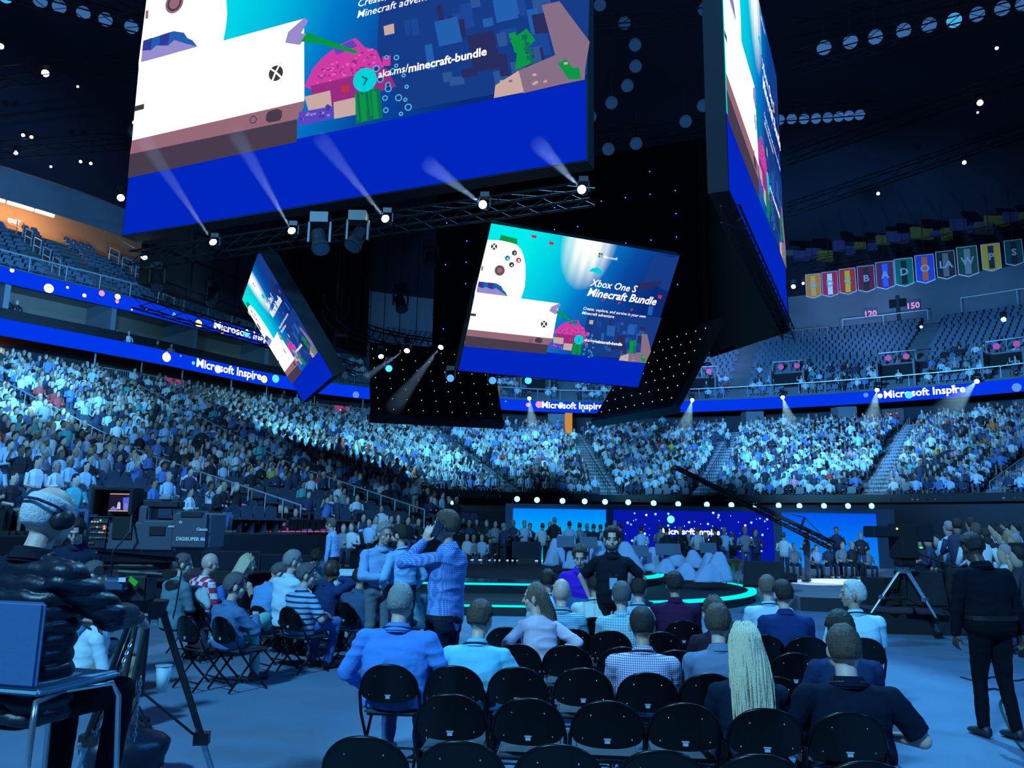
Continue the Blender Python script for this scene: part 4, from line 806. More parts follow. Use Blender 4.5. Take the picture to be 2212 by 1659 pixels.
for n, ((x, yt, yb), (nm, c1, c2, lt)) in enumerate(zip(((1757, 590, 646), (1793, 585, 643), (1831, 578, 638), (1871, 572, 633), (1912, 563, 627), (1953, 556, 621), (1998, 548, 614), (2043, 540, 605), (2090, 530, 600), (2141, 524, 588), (2190, 516, 576)), BAN)):
    D = 62 - n * 0.9; P = at_d(x, (yt + yb) / 2, D); h = (yb - yt) / 1700 * D; w_ = h * 0.56
    g = empty('team_banner', P, label='%s hanging hockey banner, %s from the left in the row' % (nm, ordn(n + 1)), cat='banner'); g.matrix_world = frame(P, Vector((1, -0.45, 0)), UPV)
    pts = [(-w_ / 2, h / 2), (-w_ / 2, -h * 0.4), (0, -h / 2), (w_ / 2, -h * 0.4), (w_ / 2, h / 2)]
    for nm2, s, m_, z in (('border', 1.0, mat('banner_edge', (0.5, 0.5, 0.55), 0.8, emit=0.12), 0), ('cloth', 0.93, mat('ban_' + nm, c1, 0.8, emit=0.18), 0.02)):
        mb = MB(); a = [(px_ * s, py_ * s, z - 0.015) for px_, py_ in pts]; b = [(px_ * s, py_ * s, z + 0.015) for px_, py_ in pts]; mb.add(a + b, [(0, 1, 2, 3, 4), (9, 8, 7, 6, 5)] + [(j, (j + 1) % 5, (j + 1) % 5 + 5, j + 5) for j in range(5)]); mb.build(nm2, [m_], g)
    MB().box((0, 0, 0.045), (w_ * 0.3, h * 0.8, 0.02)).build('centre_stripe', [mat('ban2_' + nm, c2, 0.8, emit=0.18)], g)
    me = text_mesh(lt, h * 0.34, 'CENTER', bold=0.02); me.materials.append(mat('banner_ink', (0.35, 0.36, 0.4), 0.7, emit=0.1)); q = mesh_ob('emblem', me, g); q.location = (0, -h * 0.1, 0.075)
    mb = MB(); mb.tube((-w_ / 2, h / 2, 0), (w_ / 2, h / 2, 0), 0.04); mb.tube((0, h / 2, 0), (0, h / 2 + 3.5, 0), 0.02, n=4); mb.build('hanger', [BLACK], g)
g = empty('team_banner', at_d(961, 628, 58), label='black and gold hockey banner seen inside the cluster left of the central screen', cat='banner')
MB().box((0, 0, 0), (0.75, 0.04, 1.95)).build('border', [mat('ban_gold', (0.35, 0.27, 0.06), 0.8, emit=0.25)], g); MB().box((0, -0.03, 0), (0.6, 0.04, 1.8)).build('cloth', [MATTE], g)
me = text_mesh('B', 0.55, 'CENTER', bold=0.02); me.materials.append(MATS['banner_ink']); q = mesh_ob('emblem', me, g); q.location = (0, -0.06, -0.2); q.rotation_euler = (pi / 2, 0, 0)
# ================================================================== STAGES AND LED BACKDROP
NEON = emat('neon_cyan', S(0, 225, 225), 1.3); NEONW = emat('neon_white', (0.35, 0.75, 1.0), 1.0)
GLOSS = mat('gloss_black_deck', (0.012, 0.016, 0.03), 0.12); STGB = mat('stage_black', (0.012, 0.014, 0.02), 0.6)
DECKB = mat('deck_carpet', (0.30, 0.33, 0.37), 0.8, vary=0.2, bscale=2)
mb = MB().box((-1.7, 25.6, 0.25), (6.6, 12.2, 0.5)); g = mb.build('stage_platform', [GLOSS], label='glossy black main stage platform with cyan neon front edge', cat='stage')
MB().box((-1.7, 19.49, 0.46), (6.6, 0.03, 0.05)).build('neon_edge', [NEON], g); MB().box((-1.7, 31.68, 0.515), (6.6, 0.08, 0.03)).build('back_edge', [NEONW], g)
g = MB().box((-1.9, 18.2, 0.12), (6.2, 2.5, 0.24)).build('stage_step', [STGB], label='low black step along the front of the main stage with cyan neon edge', cat='stage step')
MB().box((-1.9, 16.93, 0.2), (6.2, 0.03, 0.045)).build('neon_edge', [NEON], g)
def disc(name, cx, cy, r, z0, z1, m, parent=None, n=72, **k):
    mb = MB(); mb.loft([[(cx + cos(2 * pi * j / n) * r, cy + sin(2 * pi * j / n) * r, z) for j in range(n)] for z in (z0, z1)]); return mb.build(name, [m], parent, **k)
def ringo(name, cx, cy, r0, r1, z0, z1, m, parent, a0=0, a1=360, n=72):
    mb = MB(); rings = []
    for j in range(n + 1):
        a = radians(a0 + (a1 - a0) * j / n); rings.append([(cx + cos(a) * r, cy + sin(a) * r, z) for r, z in ((r0, z0), (r1, z0), (r1, z1), (r0, z1))])
    mb.loft(rings); return mb.build(name, [m], parent)
g = disc('round_platform', 1.0, 23.2, 5.8, 0.0, 0.25, STGB, label='wide round black platform around the orchestra with cyan neon rim', cat='stage'); ringo('neon_rim', 1.0, 23.2, 5.62, 5.83, 0.20, 0.262, NEON, g, -68, 60)
g = disc('round_platform', 0.8, 24.7, 3.85, 0.25, 0.52, STGB, label='inner round black platform carrying the covered instruments', cat='stage'); ringo('neon_rim', 0.8, 24.7, 3.68, 3.88, 0.46, 0.53, NEON, g, -60, 40)
# deck on the right with the floor camera
a, b = at_z(1600, 1290, 0.3), at_z(2260, 1362, 0.3); X = (b - a).normalized(); back = Vector((0.12, 1, 0)).normalized() * 17
def slab(name, pts, z0, z1, m, **k): return MB().hexa([(p.x, p.y, z0) for p in pts], [(p.x, p.y, z1) for p in pts]).build(name, m, **k)
a = Vector((6.9, 19.0, 0)); b = Vector((9.6, 16.3, 0)); c_ = Vector((16, 15.2, 0))
slab('side_deck', [a, Vector((20, 15.4, 0)), Vector((22, 34, 0)), Vector((7.4, 34, 0))], 0.0, 0.3, [DECKB], label='pale carpeted low deck on the right with bright light patches', cat='stage')
slab('deck_fascia', [a - Vector((0.1, 0.06, 0)), Vector((19.9, 15.3, 0)), Vector((20, 15.4, 0)), a], 0.0, 0.31, [STGB], label='black front fascia of the low deck on the right', cat='fascia')
spot('deck_patch_light', (14, 26, 16), (10.5, 25.2, 0.3), 32000, (0.7, 0.9, 1.0), 10, 0.35, 0.05); spot('deck_patch_light', (12, 30, 16), (9.0, 24.4, 0.3), 22000, (0.6, 0.85, 1.0), 8, 0.3, 0.05); spot('deck_patch_light', (10, 20, 16), (12.2, 24.2, 0.3), 22000, (0.6, 0.85, 1.0), 8, 0.3, 0.05)
p = at_z(2010, 1318, 0.35); slab('camera_platform', [p + Vector(v) for v in ((-1.3, -0.9, 0), (3.2, -1.4, 0), (3.4, 1.1, 0), (-1.2, 1.2, 0))], 0.0, 0.36, [STGB], label='black rolling platform carrying the right floor camera', cat='platform')
# LED backdrop
WY = 40.0; p0, p1 = at_y(1092, 1093, WY), at_y(1932, 1104, WY); BZ = 2.95; FR = mat('backdrop_frame', (0.10, 0.13, 0.20), 0.6)
g = empty('led_backdrop', (0, WY, 0), label='long grey framed backdrop wall holding three wide LED panels', cat='backdrop')
MB().box(((p0.x + p1.x) / 2, 0.25, BZ / 2), (p1.x - p0.x, 0.4, BZ)).build('frame', [FR], g)
def gradmat(name, c0, c1, vert=False):
    m = bpy.data.materials.new(name); m.use_nodes = True; nt = m.node_tree; nt.nodes.clear(); o = nt.nodes.new('ShaderNodeOutputMaterial'); e = nt.nodes.new('ShaderNodeEmission'); t = nt.nodes.new('ShaderNodeTexCoord'); sp = nt.nodes.new('ShaderNodeSeparateXYZ'); r = nt.nodes.new('ShaderNodeValToRGB')
    nt.links.new(t.outputs['Generated'], sp.inputs[0]); nt.links.new(sp.outputs[2], r.inputs[0]); nt.links.new(r.outputs[0], e.inputs[0]); nt.links.new(e.outputs[0], o.inputs[0])
    r.color_ramp.elements[0].color = (*c0, 1); r.color_ramp.elements[1].color = (*c1, 1); return m
lx = lambda px: at_y(px, 1130, WY).x
for x0, x1, m in ((1108, 1309, gradmat('panel_left_picture', S(0, 205, 250), S(0, 130, 250))), (1690, 1893, gradmat('panel_right_picture', S(5, 140, 250), S(0, 85, 235)))):
    MB().box(((lx(x0) + lx(x1)) / 2, 0.02, 1.35), (lx(x1) - lx(x0), 0.06, 2.72)).build('led_panel', [m], g)
pc = MB().box(((lx(1325) + lx(1670)) / 2, 0.02, 1.35), (lx(1670) - lx(1325), 0.06, 2.72)).build('led_panel', [emat('panel_navy', S(6, 22, 165), 1.0)], g)
rp = random.Random(21); mb = MB()
for k in range(95):
    x = rp.uniform(1345, 1660); y = rp.uniform(1106, 1200); r = rp.choice((0.025, 0.03, 0.045, 0.06)); q = at_y(x, y, WY - 0.02)
    if q.z < 0.3: continue
    mi = rp.choice((0, 0, 0, 1, 2)); mb.add([(q.x + cos(2 * pi * j / 8) * r, -0.02, q.z + sin(2 * pi * j / 8) * r) for j in range(8)], [tuple(range(8))], mi)
q = at_y(1449, 1122, WY); mb.add([(q.x + cos(2 * pi * j / 20) * 0.19, -0.02, q.z + sin(2 * pi * j / 20) * 0.19) for j in range(20)], [tuple(range(20))], 0)
o = mb.build('star_dots', [emat('dot_cyan', (0.2, 0.85, 1.0), 1.3), emat('dot_cream', (1, 0.75, 0.6), 1.2), emat('dot_blue', (0.1, 0.35, 1.0), 1.2)], pc)
me = text_mesh('Microsoft Inspire', 0.42, 'CENTER', bold=0.012); me.materials.append(WHT); q = mesh_ob('lettering', me, pc); q.location = ((lx(1443) + lx(1540)) / 2, -0.03, 1.55); q.rotation_euler = (pi / 2, 0, 0)
for k, (x, y) in enumerate(((933, 1085), (975, 1087), (1117, 1078), (1160, 1080), (1215, 1082), (1263, 1083), (1307, 1084), (1357, 1085), (1412, 1087), (1465, 1089), (1527, 1090), (1580, 1091), (1632, 1092), (1682, 1092), (1727, 1093), (1780, 1093), (1832, 1093), (1883, 1093), (2131, 1110), (2180, 1110))):
    P = at_d(x, y, 42 if 1000 < x < 2000 else 44); g = empty('wash_light', P, label='bright cyan-white round stage light on the rail above the backdrop, %s from the left' % ordn(k + 1), cat='stage light', group='row of stage lights above the backdrop')
    MB().tube((0, 0.05, 0), (0, 0.45, 0.05), 0.17, 0.1, n=12).build('lamp_head', [BLACK], g)
    MB().ell((0, 0, 0), (0.15 if x < 1960 and x > 1000 else 0.12, 0.05, 0.15 if x < 1960 else 0.19), 14, 8).build('lens', [emat('wash_lens', (0.35, 0.92, 1.0), 2.2) if x < 2000 else emat('wash_lens_b', (0.05, 0.6, 1.0), 1.4)], g)
    MB().box((0, 0.3, -0.28), (0.06, 0.06, 0.3)).build('bracket', [BLACK], g)
tag(MB().box((7.5, 42.6, 2.75), (25, 0.3, 0.3)).build('light_rail', [BLACK]), 'long black rail carrying the stage lights above the backdrop', 'rail')
# black barrier in front of the left risers with dark monitors
g = empty('stage_barrier', (0, 0, 0), label='long black draped barrier in front of the left risers', cat='barrier')
mb = MB(); pts = [off(i, rowo(31) + 1.3) for i in range(0, IX + 3)]
for a, b in zip(pts, pts[1:]): mb.hexa([(a.x, a.y, 0), (b.x, b.y, 0), (b.x, b.y + 0.1, 0), (a.x, a.y + 0.1, 0)], [(a.x, a.y, 1.48), (b.x, b.y, 1.48), (b.x, b.y + 0.1, 1.48), (a.x, a.y + 0.1, 1.48)])
mb.build('drape', [mat('black_drape', (0.01, 0.012, 0.018), 0.85)], g)
def monitor(px, py, D, wd, h, lab, yaw=0.0):
    g = empty('floor_monitor', at_d(px, py, D), yaw, label=lab, cat='monitor'); MB().box((0, 0, h / 2), (wd, 0.12, h)).build('casing', [BLACK], g); MB().box((0, -0.065, h / 2), (wd * 0.94, 0.012, h * 0.9)).build('screen', [mat('dark_screen', (0.010, 0.014, 0.03), 0.3)], g)
    MB().box((0, 0, -0.1), (wd * 0.6, 0.3, 0.2)).build('stand', [BLACK], g)
monitor(1137, 1206, 29, 1.05, 0.6, 'dark flat monitor on the back edge of the main stage'); monitor(1210, 1206, 29.3, 1.0, 0.57, 'second dark flat monitor, partly behind a covered music stand')
monitor(498, 1232, 12.5, 0.9, 0.30, 'low dark monitor behind the person in checkered shirt', 0.1); monitor(600, 1232, 13.2, 1.5, 0.26, 'wide low dark console behind the blond person at left', 0.05)
g = slab('catwalk', [Vector((-8.5, 15.0, 0)), Vector((-2.6, 15.6, 0)), Vector((-2.6, 17.6, 0)), Vector((-8.5, 17.5, 0))], 0.72, 0.85, [STGB], label='raised black catwalk with pale edge behind the seated group at left', cat='catwalk')
slab('pale_edge', [Vector((-4.6, 15.32, 0)), Vector((-2.5, 15.55, 0)), Vector((-2.5, 17.6, 0)), Vector((-4.6, 17.5, 0))], 0.85, 0.87, [mat('edge_pale', (0.35, 0.5, 0.6), 0.5)]).parent = g
slab('legs', [Vector((-8.4, 15.2, 0)), Vector((-2.7, 15.8, 0)), Vector((-2.7, 17.4, 0)), Vector((-8.4, 17.3, 0))], 0.0, 0.72, [MATTE]).parent = g
# pink-padded empty chairs on the front riser
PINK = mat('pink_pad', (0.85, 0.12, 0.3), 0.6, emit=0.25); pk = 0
for row, (y, xs) in enumerate(((1144, (470, 525, 533, 541, 556, 585, 598, 612, 643, 655, 668, 682, 695, 708)), (1129, (552, 565, 578, 594, 608, 622, 636, 790)))):
    for x in xs:
        pk += 1; P = at_d(x, y + 4, 25.5 + row * 1.3); g = empty('padded_chair', P - Vector((0, 0, 0.45)), -0.75, label='empty dark chair with pink seat pad, %s front row of left risers, %s along' % ('in the' if row == 0 else 'behind the', ordn(xs.index(x) + 1)), cat='chair', group='pink padded chairs on the left risers')
        MB().box((0, 0, 0.45), (0.42, 0.38, 0.04)).build('seat_pad', [PINK], g); MB().box((0, -0.2, 0.68), (0.44, 0.04, 0.3)).build('backrest', [BLACK], g)
        mb = MB()
        for sx in (-1, 1): mb.tube((sx * 0.2, -0.2, 0), (sx * 0.2, -0.2, 0.7), 0.015, n=4); mb.tube((sx * 0.2, 0.18, 0), (sx * 0.2, 0.1, 0.45), 0.015, n=4)
        mb.box((0, -0.05, 0.4), (0.4, 0.3, 0.03)); mb.build('chair_frame', [BLACK], g)
# covered instruments: pale blue sheets draped over stands and chairs
SHEET = mat('pale_sheet', (0.30, 0.42, 0.62), 0.85, bump=0.4, bscale=6)
def sheet(px, py, pyb, wpx, D, lab, peak=1.0, low=None, seed=0):
    """a cloth hanging from a peak down to the floor"""
    base = at_z(px, pyb, 0.52) if False else at_d(px, pyb, D); top = at_d(px, py, D); h = top.z - base.z; wd = wpx / F * D; r_ = random.Random(seed); mb = MB(); n = 28; rings = []
    ph = [r_.uniform(0, 6.28) for _ in range(3)]
    for k in range(9):
        t = k / 8; e = (0.2 + 0.8 * t ** 0.6) * (1.12 if t > 0.45 else 1.0); ring = []
        for j in range(n):
            a = 2 * pi * j / n; f = 1 + t * 0.10 * sin(7 * a + ph[0]) + t * 0.07 * sin(11 * a + ph[1]); sq = 1 / max(abs(cos(a)), abs(sin(a))) ** 0.5
            ring.append((cos(a) * wd / 2 * e * f * sq + (0.12 * wd * peak * (1 - t)), sin(a) * wd / 2.2 * e * f * sq, h * (1 - t) + (0.03 * sin(5 * a + ph[2]) * t if k < 8 else 0)))
        rings.append(ring)
    mb.loft(rings[::-1]); o = mb.build('covered_instrument', [SHEET], smooth=True, label=lab, cat='covered instrument'); o.location = base; o.rotation_euler = (0, 0, r_.uniform(-0.3, 0.3)); return o
for n, (x, y, yb, w_, D) in enumerate(((1205, 1163, 1222, 48, 23.5), (1193, 1186, 1220, 34, 22.5), (1237, 1190, 1228, 40, 22), (1270, 1160, 1215, 42, 24), (1300, 1168, 1232, 44, 23), (1296, 1190, 1230, 40, 22), (1358, 1170, 1236, 62, 22), (1378, 1180, 1216, 36, 23.5), (1419, 1182, 1232, 62, 22.5), (1436, 1207, 1238, 44, 21.6), (1464, 1186, 1224, 44, 23.5), (1478, 1215, 1252, 52, 21.2), (1502, 1188, 1226, 44, 23), (1526, 1218, 1256, 62, 21), (1537, 1194, 1240, 48, 22), (1548, 1192, 1256, 62, 21.2))):
    sheet(x, y, yb, w_, D, 'pale blue sheet draped over an orchestra instrument, %s of the covered shapes' % ordn(n + 1), 1 if n % 2 else -1, seed=n)
def music_stand(px, py, D, lab):
    P = at_d(px, py, D); z = P.z - 0.3; g = empty('music_stand', (P.x, P.y, 0.3), label=lab, cat='music stand', group='black music stands among the covered instruments')
    MB().box((0, 0, z), (0.5, 0.03, 0.34), Matrix.Rotation(radians(-25), 3, 'X')).build('desk', [mat('stand_desk', (0.06, 0.09, 0.14), 0.6)], g); MB().tube((0, 0, 0), (0, 0, z), 0.018, n=6).build('pole', [BLACK], g)
    mb = MB(); [mb.tube((0, 0, 0.25), (cos(a) * 0.25, sin(a) * 0.25, 0), 0.012, n=4) for a in (0.5, 2.6, 4.7)]; mb.build('tripod_base', [BLACK], g)
for n, (x, y, D) in enumerate(((1222, 1170, 22), (1272, 1172, 22.5), (1382, 1190, 22), (1435, 1187, 22), (1452, 1186, 23.5), (1530, 1184, 24))): music_stand(x, y, D, 'black music stand with tilted desk, %s from the left on the round platform' % ordn(n + 1))
g = empty('kettle_drum', at_d(1573, 1222, 23), label='copper kettle drum on stand beside the covered instruments', cat='drum'); MB().loft([[(cos(2 * pi * j / 20) * r, sin(2 * pi * j / 20) * r, z) for j in range(20)] for r, z in ((0.08, -0.25), (0.3, -0.12), (0.4, 0.1), (0.4, 0.18))]).build('bowl', [mat('copper', (0.3, 0.14, 0.08), 0.3, 0.8)], g); mb = MB(); [mb.tube((cos(a) * 0.4, sin(a) * 0.4, 0.1), (cos(a) * 0.25, sin(a) * 0.25, -0.55), 0.02, n=5) for a in (0, 2.1, 4.2)]; mb.build('stand', [STEEL], g)
# big monitor wedges
def wedge(px, py, D, w_, h, yaw, lab, z0=None):
    P = at_d(px, py, D); g = empty('floor_speaker', P, yaw, label=lab, cat='speaker')
    a = [(-w_ / 2, -0.3, 0), (w_ / 2, -0.3, 0), (w_ / 2, 0.35, 0), (-w_ / 2, 0.35, 0)]; b = [(-w_ / 2 * 0.9, -0.12, h), (w_ / 2, -0.05, h), (w_ / 2, 0.35, h), (-w_ / 2 * 0.9, 0.35, h)]
    MB().hexa(a, b).build('cabinet', [MATTE], g); MB().hexa([(x * 0.9, y - 0.02, 0.05) for x, y, z in a], [(x * 0.9, y - 0.02, h * 0.92) for x, y, z in b]).build('grille', [MATTE], g); MB().box((0, 0.36, h * 0.6), (w_ * 0.3, 0.03, 0.04)).build('handle', [BLACK], g)
wedge(1648, 1268, 17.5, 0.85, 0.55, -0.3, 'large black floor speaker at the right rim of the round platform'); wedge(1915, 1308, 14.6, 0.5, 0.5, 0.5, 'black stage wedge speaker left of the tripod legs'); wedge(1990, 1310, 14.4, 0.75, 0.62, -0.2, 'black wedge speaker right behind the tripod legs'); wedge(1690, 1256, 20, 0.7, 0.2, -0.3, 'low black wedge on the deck at the feet of the person in white shirt')
# ================================================================== PEOPLE AND FOLDING CHAIRS
def fuse(mb, vox, name, sm=4):
    me = mb.mesh(name); o = bpy.data.objects.new(name, me); COL.objects.link(o)
    r = o.modifiers.new('r', 'REMESH'); r.mode = 'VOXEL'; r.voxel_size = vox
    if sm: s = o.modifiers.new('s', 'SMOOTH'); s.iterations = sm; s.factor = 0.5
    dg = bpy.context.evaluated_depsgraph_get(); n = bpy.data.meshes.new_from_object(o.evaluated_get(dg)); bpy.data.objects.remove(o); bpy.data.meshes.remove(me)
    n.materials.clear(); n.polygons.foreach_set('use_smooth', [True] * len(n.polygons)); n.name = name; return n
def folds(me, amp, sc=(5, 5, 11), seed=0):
    amp *= 1.25
    me.calc_loop_triangles() if False else None
    nv = len(me.vertices); no = np.empty(nv * 3, np.float32); me.vertices.foreach_get('normal', no); co = np.empty(nv * 3, np.float32); me.vertices.foreach_get('co', co)
    no = no.reshape(-1, 3); co = co.reshape(-1, 3); d = np.empty(nv, np.float32); q = co * np.array(sc) + seed * 3.7
    for i in range(nv):
        a = noise.noise(q[i]); d[i] = (1 - abs(a) * 2.6) * 0.6 + noise.noise(q[i] * 0.45) * 0.9
    d = np.maximum(d, -0.25); co += no * (d * amp)[:, None]; me.vertices.foreach_set('co', co.ravel()); me.update()
def ik(s, t, l1, l2, hint):
    d = t - s; L = min(d.length, (l1 + l2) * 0.995); u = d.normalized(); a = (l1 * l1 - l2 * l2 + L * L) / (2 * L); h = sqrt(max(l1 * l1 - a * a, 0)); hh = (hint - u * hint.dot(u)).normalized()
    return s + u * a + hh * h, s + u * L
def hand(mb, w, d, n, side, curl=0.5, spread=1.0):
    """palm and five fingers from wrist w, fingers along d, palm facing n"""
    d = d.normalized(); n = (n - d * n.dot(d)).normalized(); x = d.cross(n) * side
    mb.loft([[w + d * t + x * (cos(a) * rx) + n * (sin(a) * rn) for a in [2 * pi * j / 10 for j in range(10)]] for t, rx, rn in ((-0.02, 0.024, 0.019), (0.02, 0.033, 0.017), (0.06, 0.04, 0.015), (0.09, 0.037, 0.012))])
    for k, (o, L) in enumerate(((-0.03, 0.062), (-0.01, 0.075), (0.01, 0.082), (0.029, 0.072))):
        p = w + d * 0.085 + x * o; sp = (o * 3 * spread); c = curl * (1.15 - 0.1 * k)
        d1 = (d * cos(c) + n * sin(c) + x * sp).normalized(); d2 = (d * cos(c * 2.1) + n * sin(c * 2.1) + x * sp).normalized(); q = p + d1 * L * 0.52; mb.cap(p, q, 0.0095, 0.0088, 8, 2); mb.cap(q, q + d2 * L * 0.5, 0.0088, 0.0072, 8, 2)
    p = w + d * 0.025 + x * 0.028; q = p + (d * 0.6 + x * 0.7 + n * 0.35).normalized() * 0.042; mb.cap(p, q, 0.013, 0.011, 8, 2); mb.cap(q, q + (d * 0.9 + x * 0.15 + n * 0.4).normalized() * 0.034, 0.011, 0.009, 8, 2)
def head_prims(mb, C, M, fat=0.0, face=True):
    R = M; a = lambda x, y, z: C + R @ Vector((x, y, z))
    mb.ell(C + R @ Vector((0, -0.012, 0.02)), (0.077 + fat * 0.3, 0.098, 0.105), 18, 12, R); mb.ell(a(0, 0.028, -0.045), (0.058 + fat, 0.062, 0.066), 14, 10, R); mb.ell(a(0, 0.062, -0.088), (0.026, 0.022, 0.02), 10, 6, R)
    for s in (-1, 1):
        mb.ell(a(s * 0.079, -0.008, -0.012), (0.011, 0.02, 0.033), 10, 8, R @ Matrix.Rotation(s * -0.35, 3, 'Z')); mb.ell(a(s * 0.045, 0.058, -0.028), (0.022, 0.02, 0.024), 8, 6, R)
    mb.cap(a(0, 0.084, 0.022), a(0, 0.106, -0.022), 0.009, 0.015, 8, 3); mb.ell(a(0, 0.078, 0.034), (0.045, 0.016, 0.012), 10, 6, R); mb.ell(a(0, 0.083, -0.056), (0.024, 0.012, 0.01), 8, 6, R)
def smst(a, b, x): t = max(0.0, min(1.0, (x - a) / (b - a))); return t * t * (3 - 2 * t)
def hair_cap(C, M, style, seed=0):
    mb = MB(); nu, nv = 84, 56; r = (0.084, 0.103, 0.107); c0 = C + M @ Vector((0, -0.012, 0.02)); vs = []
    for i in range(nv + 1):
        t = pi * i / nv
        for k in range(nu):
            a = 2 * pi * k / nu; d = Vector((sin(t) * cos(a), sin(t) * sin(a), cos(t))); y = d.y; z = d.z
            hl = -0.62 + smst(-0.5, 0.15, y) * 0.5 + smst(0.1, 0.75, y) * 0.75 + (0.35 * smst(0.55, 0.9, abs(d.x)) * smst(-0.35, -0.1, y) * (1 - smst(0.05, 0.3, y)))
            m = smst(hl - 0.04, hl + 0.10, z); th = {'short': 0.10, 'buzz': 0.035, 'full': 0.17, 'bald': 0.0, 'balding': 0.07}[style]
            if style == 'balding': m *= 1 - smst(0.35, 0.62, z + 0.25 * y)
            if style == 'bald': m = 0
            top = 1 + 0.25 * smst(0.2, 0.9, z) if style in ('full', 'short') else 1
            n_ = noise.noise(Vector((d.x * 6, d.y * 6, d.z * 6 + seed * 5))) * 0.3 + noise.noise(Vector((d.x * 20, d.y * 20, d.z * 5 + seed))) * 0.32 + noise.noise(Vector((d.x * 48, d.y * 48, d.z * 9 + seed))) * 0.25
            q = Vector((d.x * r[0], d.y * r[1], d.z * r[2])) * (0.93 + m * (0.055 + th * top * (1 + n_)))
            vs.append(c0 + M @ q)
    fs = [(i * nu + k, (i + 1) * nu + k, (i + 1) * nu + (k + 1) % nu, i * nu + (k + 1) % nu) for i in range(nv) for k in range(nu)]
    mb.add(vs, fs); return mb
def long_hair(C, M, L=0.42, wd=0.10, seed=0, n=230, sweep=0.0, curl=0.0):
    r_ = random.Random(seed); mb = MB(); c0 = C + M @ Vector((0, -0.012, 0.02))
    for k in range(n):
        a = r_.uniform(-pi * 0.98, pi * 0.02) + (0.0); zz = r_.uniform(0.0, 1.0); up = r_.uniform(0.25, 1.0)
        st = Vector((0.086 * cos(a) * sqrt(1 - (up * 0.95) ** 2), 0.106 * sin(a) * sqrt(1 - (up * 0.95) ** 2) + 0.02 * up, 0.122 * up)); md = Vector((0.093 * cos(a), 0.112 * sin(a), -0.02)); e = L * r_.uniform(0.82, 1.0)
        x = cos(a) * wd * r_.uniform(0.9, 1.15) + sweep; lo = Vector((x * 0.95 + (sweep * 0.3), -0.07 - abs(sin(a)) * 0.055 - r_.uniform(0, 0.03), -0.16)); en = Vector((x * r_.uniform(0.6, 1.0) + sweep * 0.8, -0.085 - abs(sin(a)) * 0.05 - r_.uniform(0, 0.03), -e))
        pts = []
        for (p, q, s_) in ((st, md, 3), (md, lo, 3), (lo, en, 5)):
            for j in range(s_): pts.append(p.lerp(q, j / s_))
        pts.append(en)
        for _ in range(2): pts = [pts[0]] + [(pts[i - 1] + pts[i] * 2 + pts[i + 1]) / 4 for i in range(1, len(pts) - 1)] + [pts[-1]]
        ph = r_.uniform(0, 6); pts = [p + Vector((curl * sin(ph + i * 0.9), curl * cos(ph + i * 0.7), 0)) for i, p in enumerate(pts)]
        mb.path([c0 + M @ p for p in pts], [0.004 + 0.0055 * sin(pi * min(1, 0.15 + i / len(pts) * 0.9)) for i in range(len(pts))], 4)
    return mb
HAIRM = {}
def hairmat(name, col):
    return mat('hair_' + name, col, 0.5, bump=0.8, bscale=160, vary=0.35, spec=0.4)
HR = dict(dark=(0.022, 0.016, 0.014), brown=(0.075, 0.05, 0.035), lbrown=(0.16, 0.11, 0.08), grey=(0.26, 0.26, 0.26), silver=(0.6, 0.6, 0.62), dgrey=(0.10, 0.10, 0.105), blond=(0.66, 0.55, 0.38), black=(0.006, 0.006, 0.007))
SK = dict(light=(0.62, 0.40, 0.33), mid=(0.45, 0.28, 0.21), dark=(0.07, 0.035, 0.022), tan=(0.35, 0.2, 0.14))
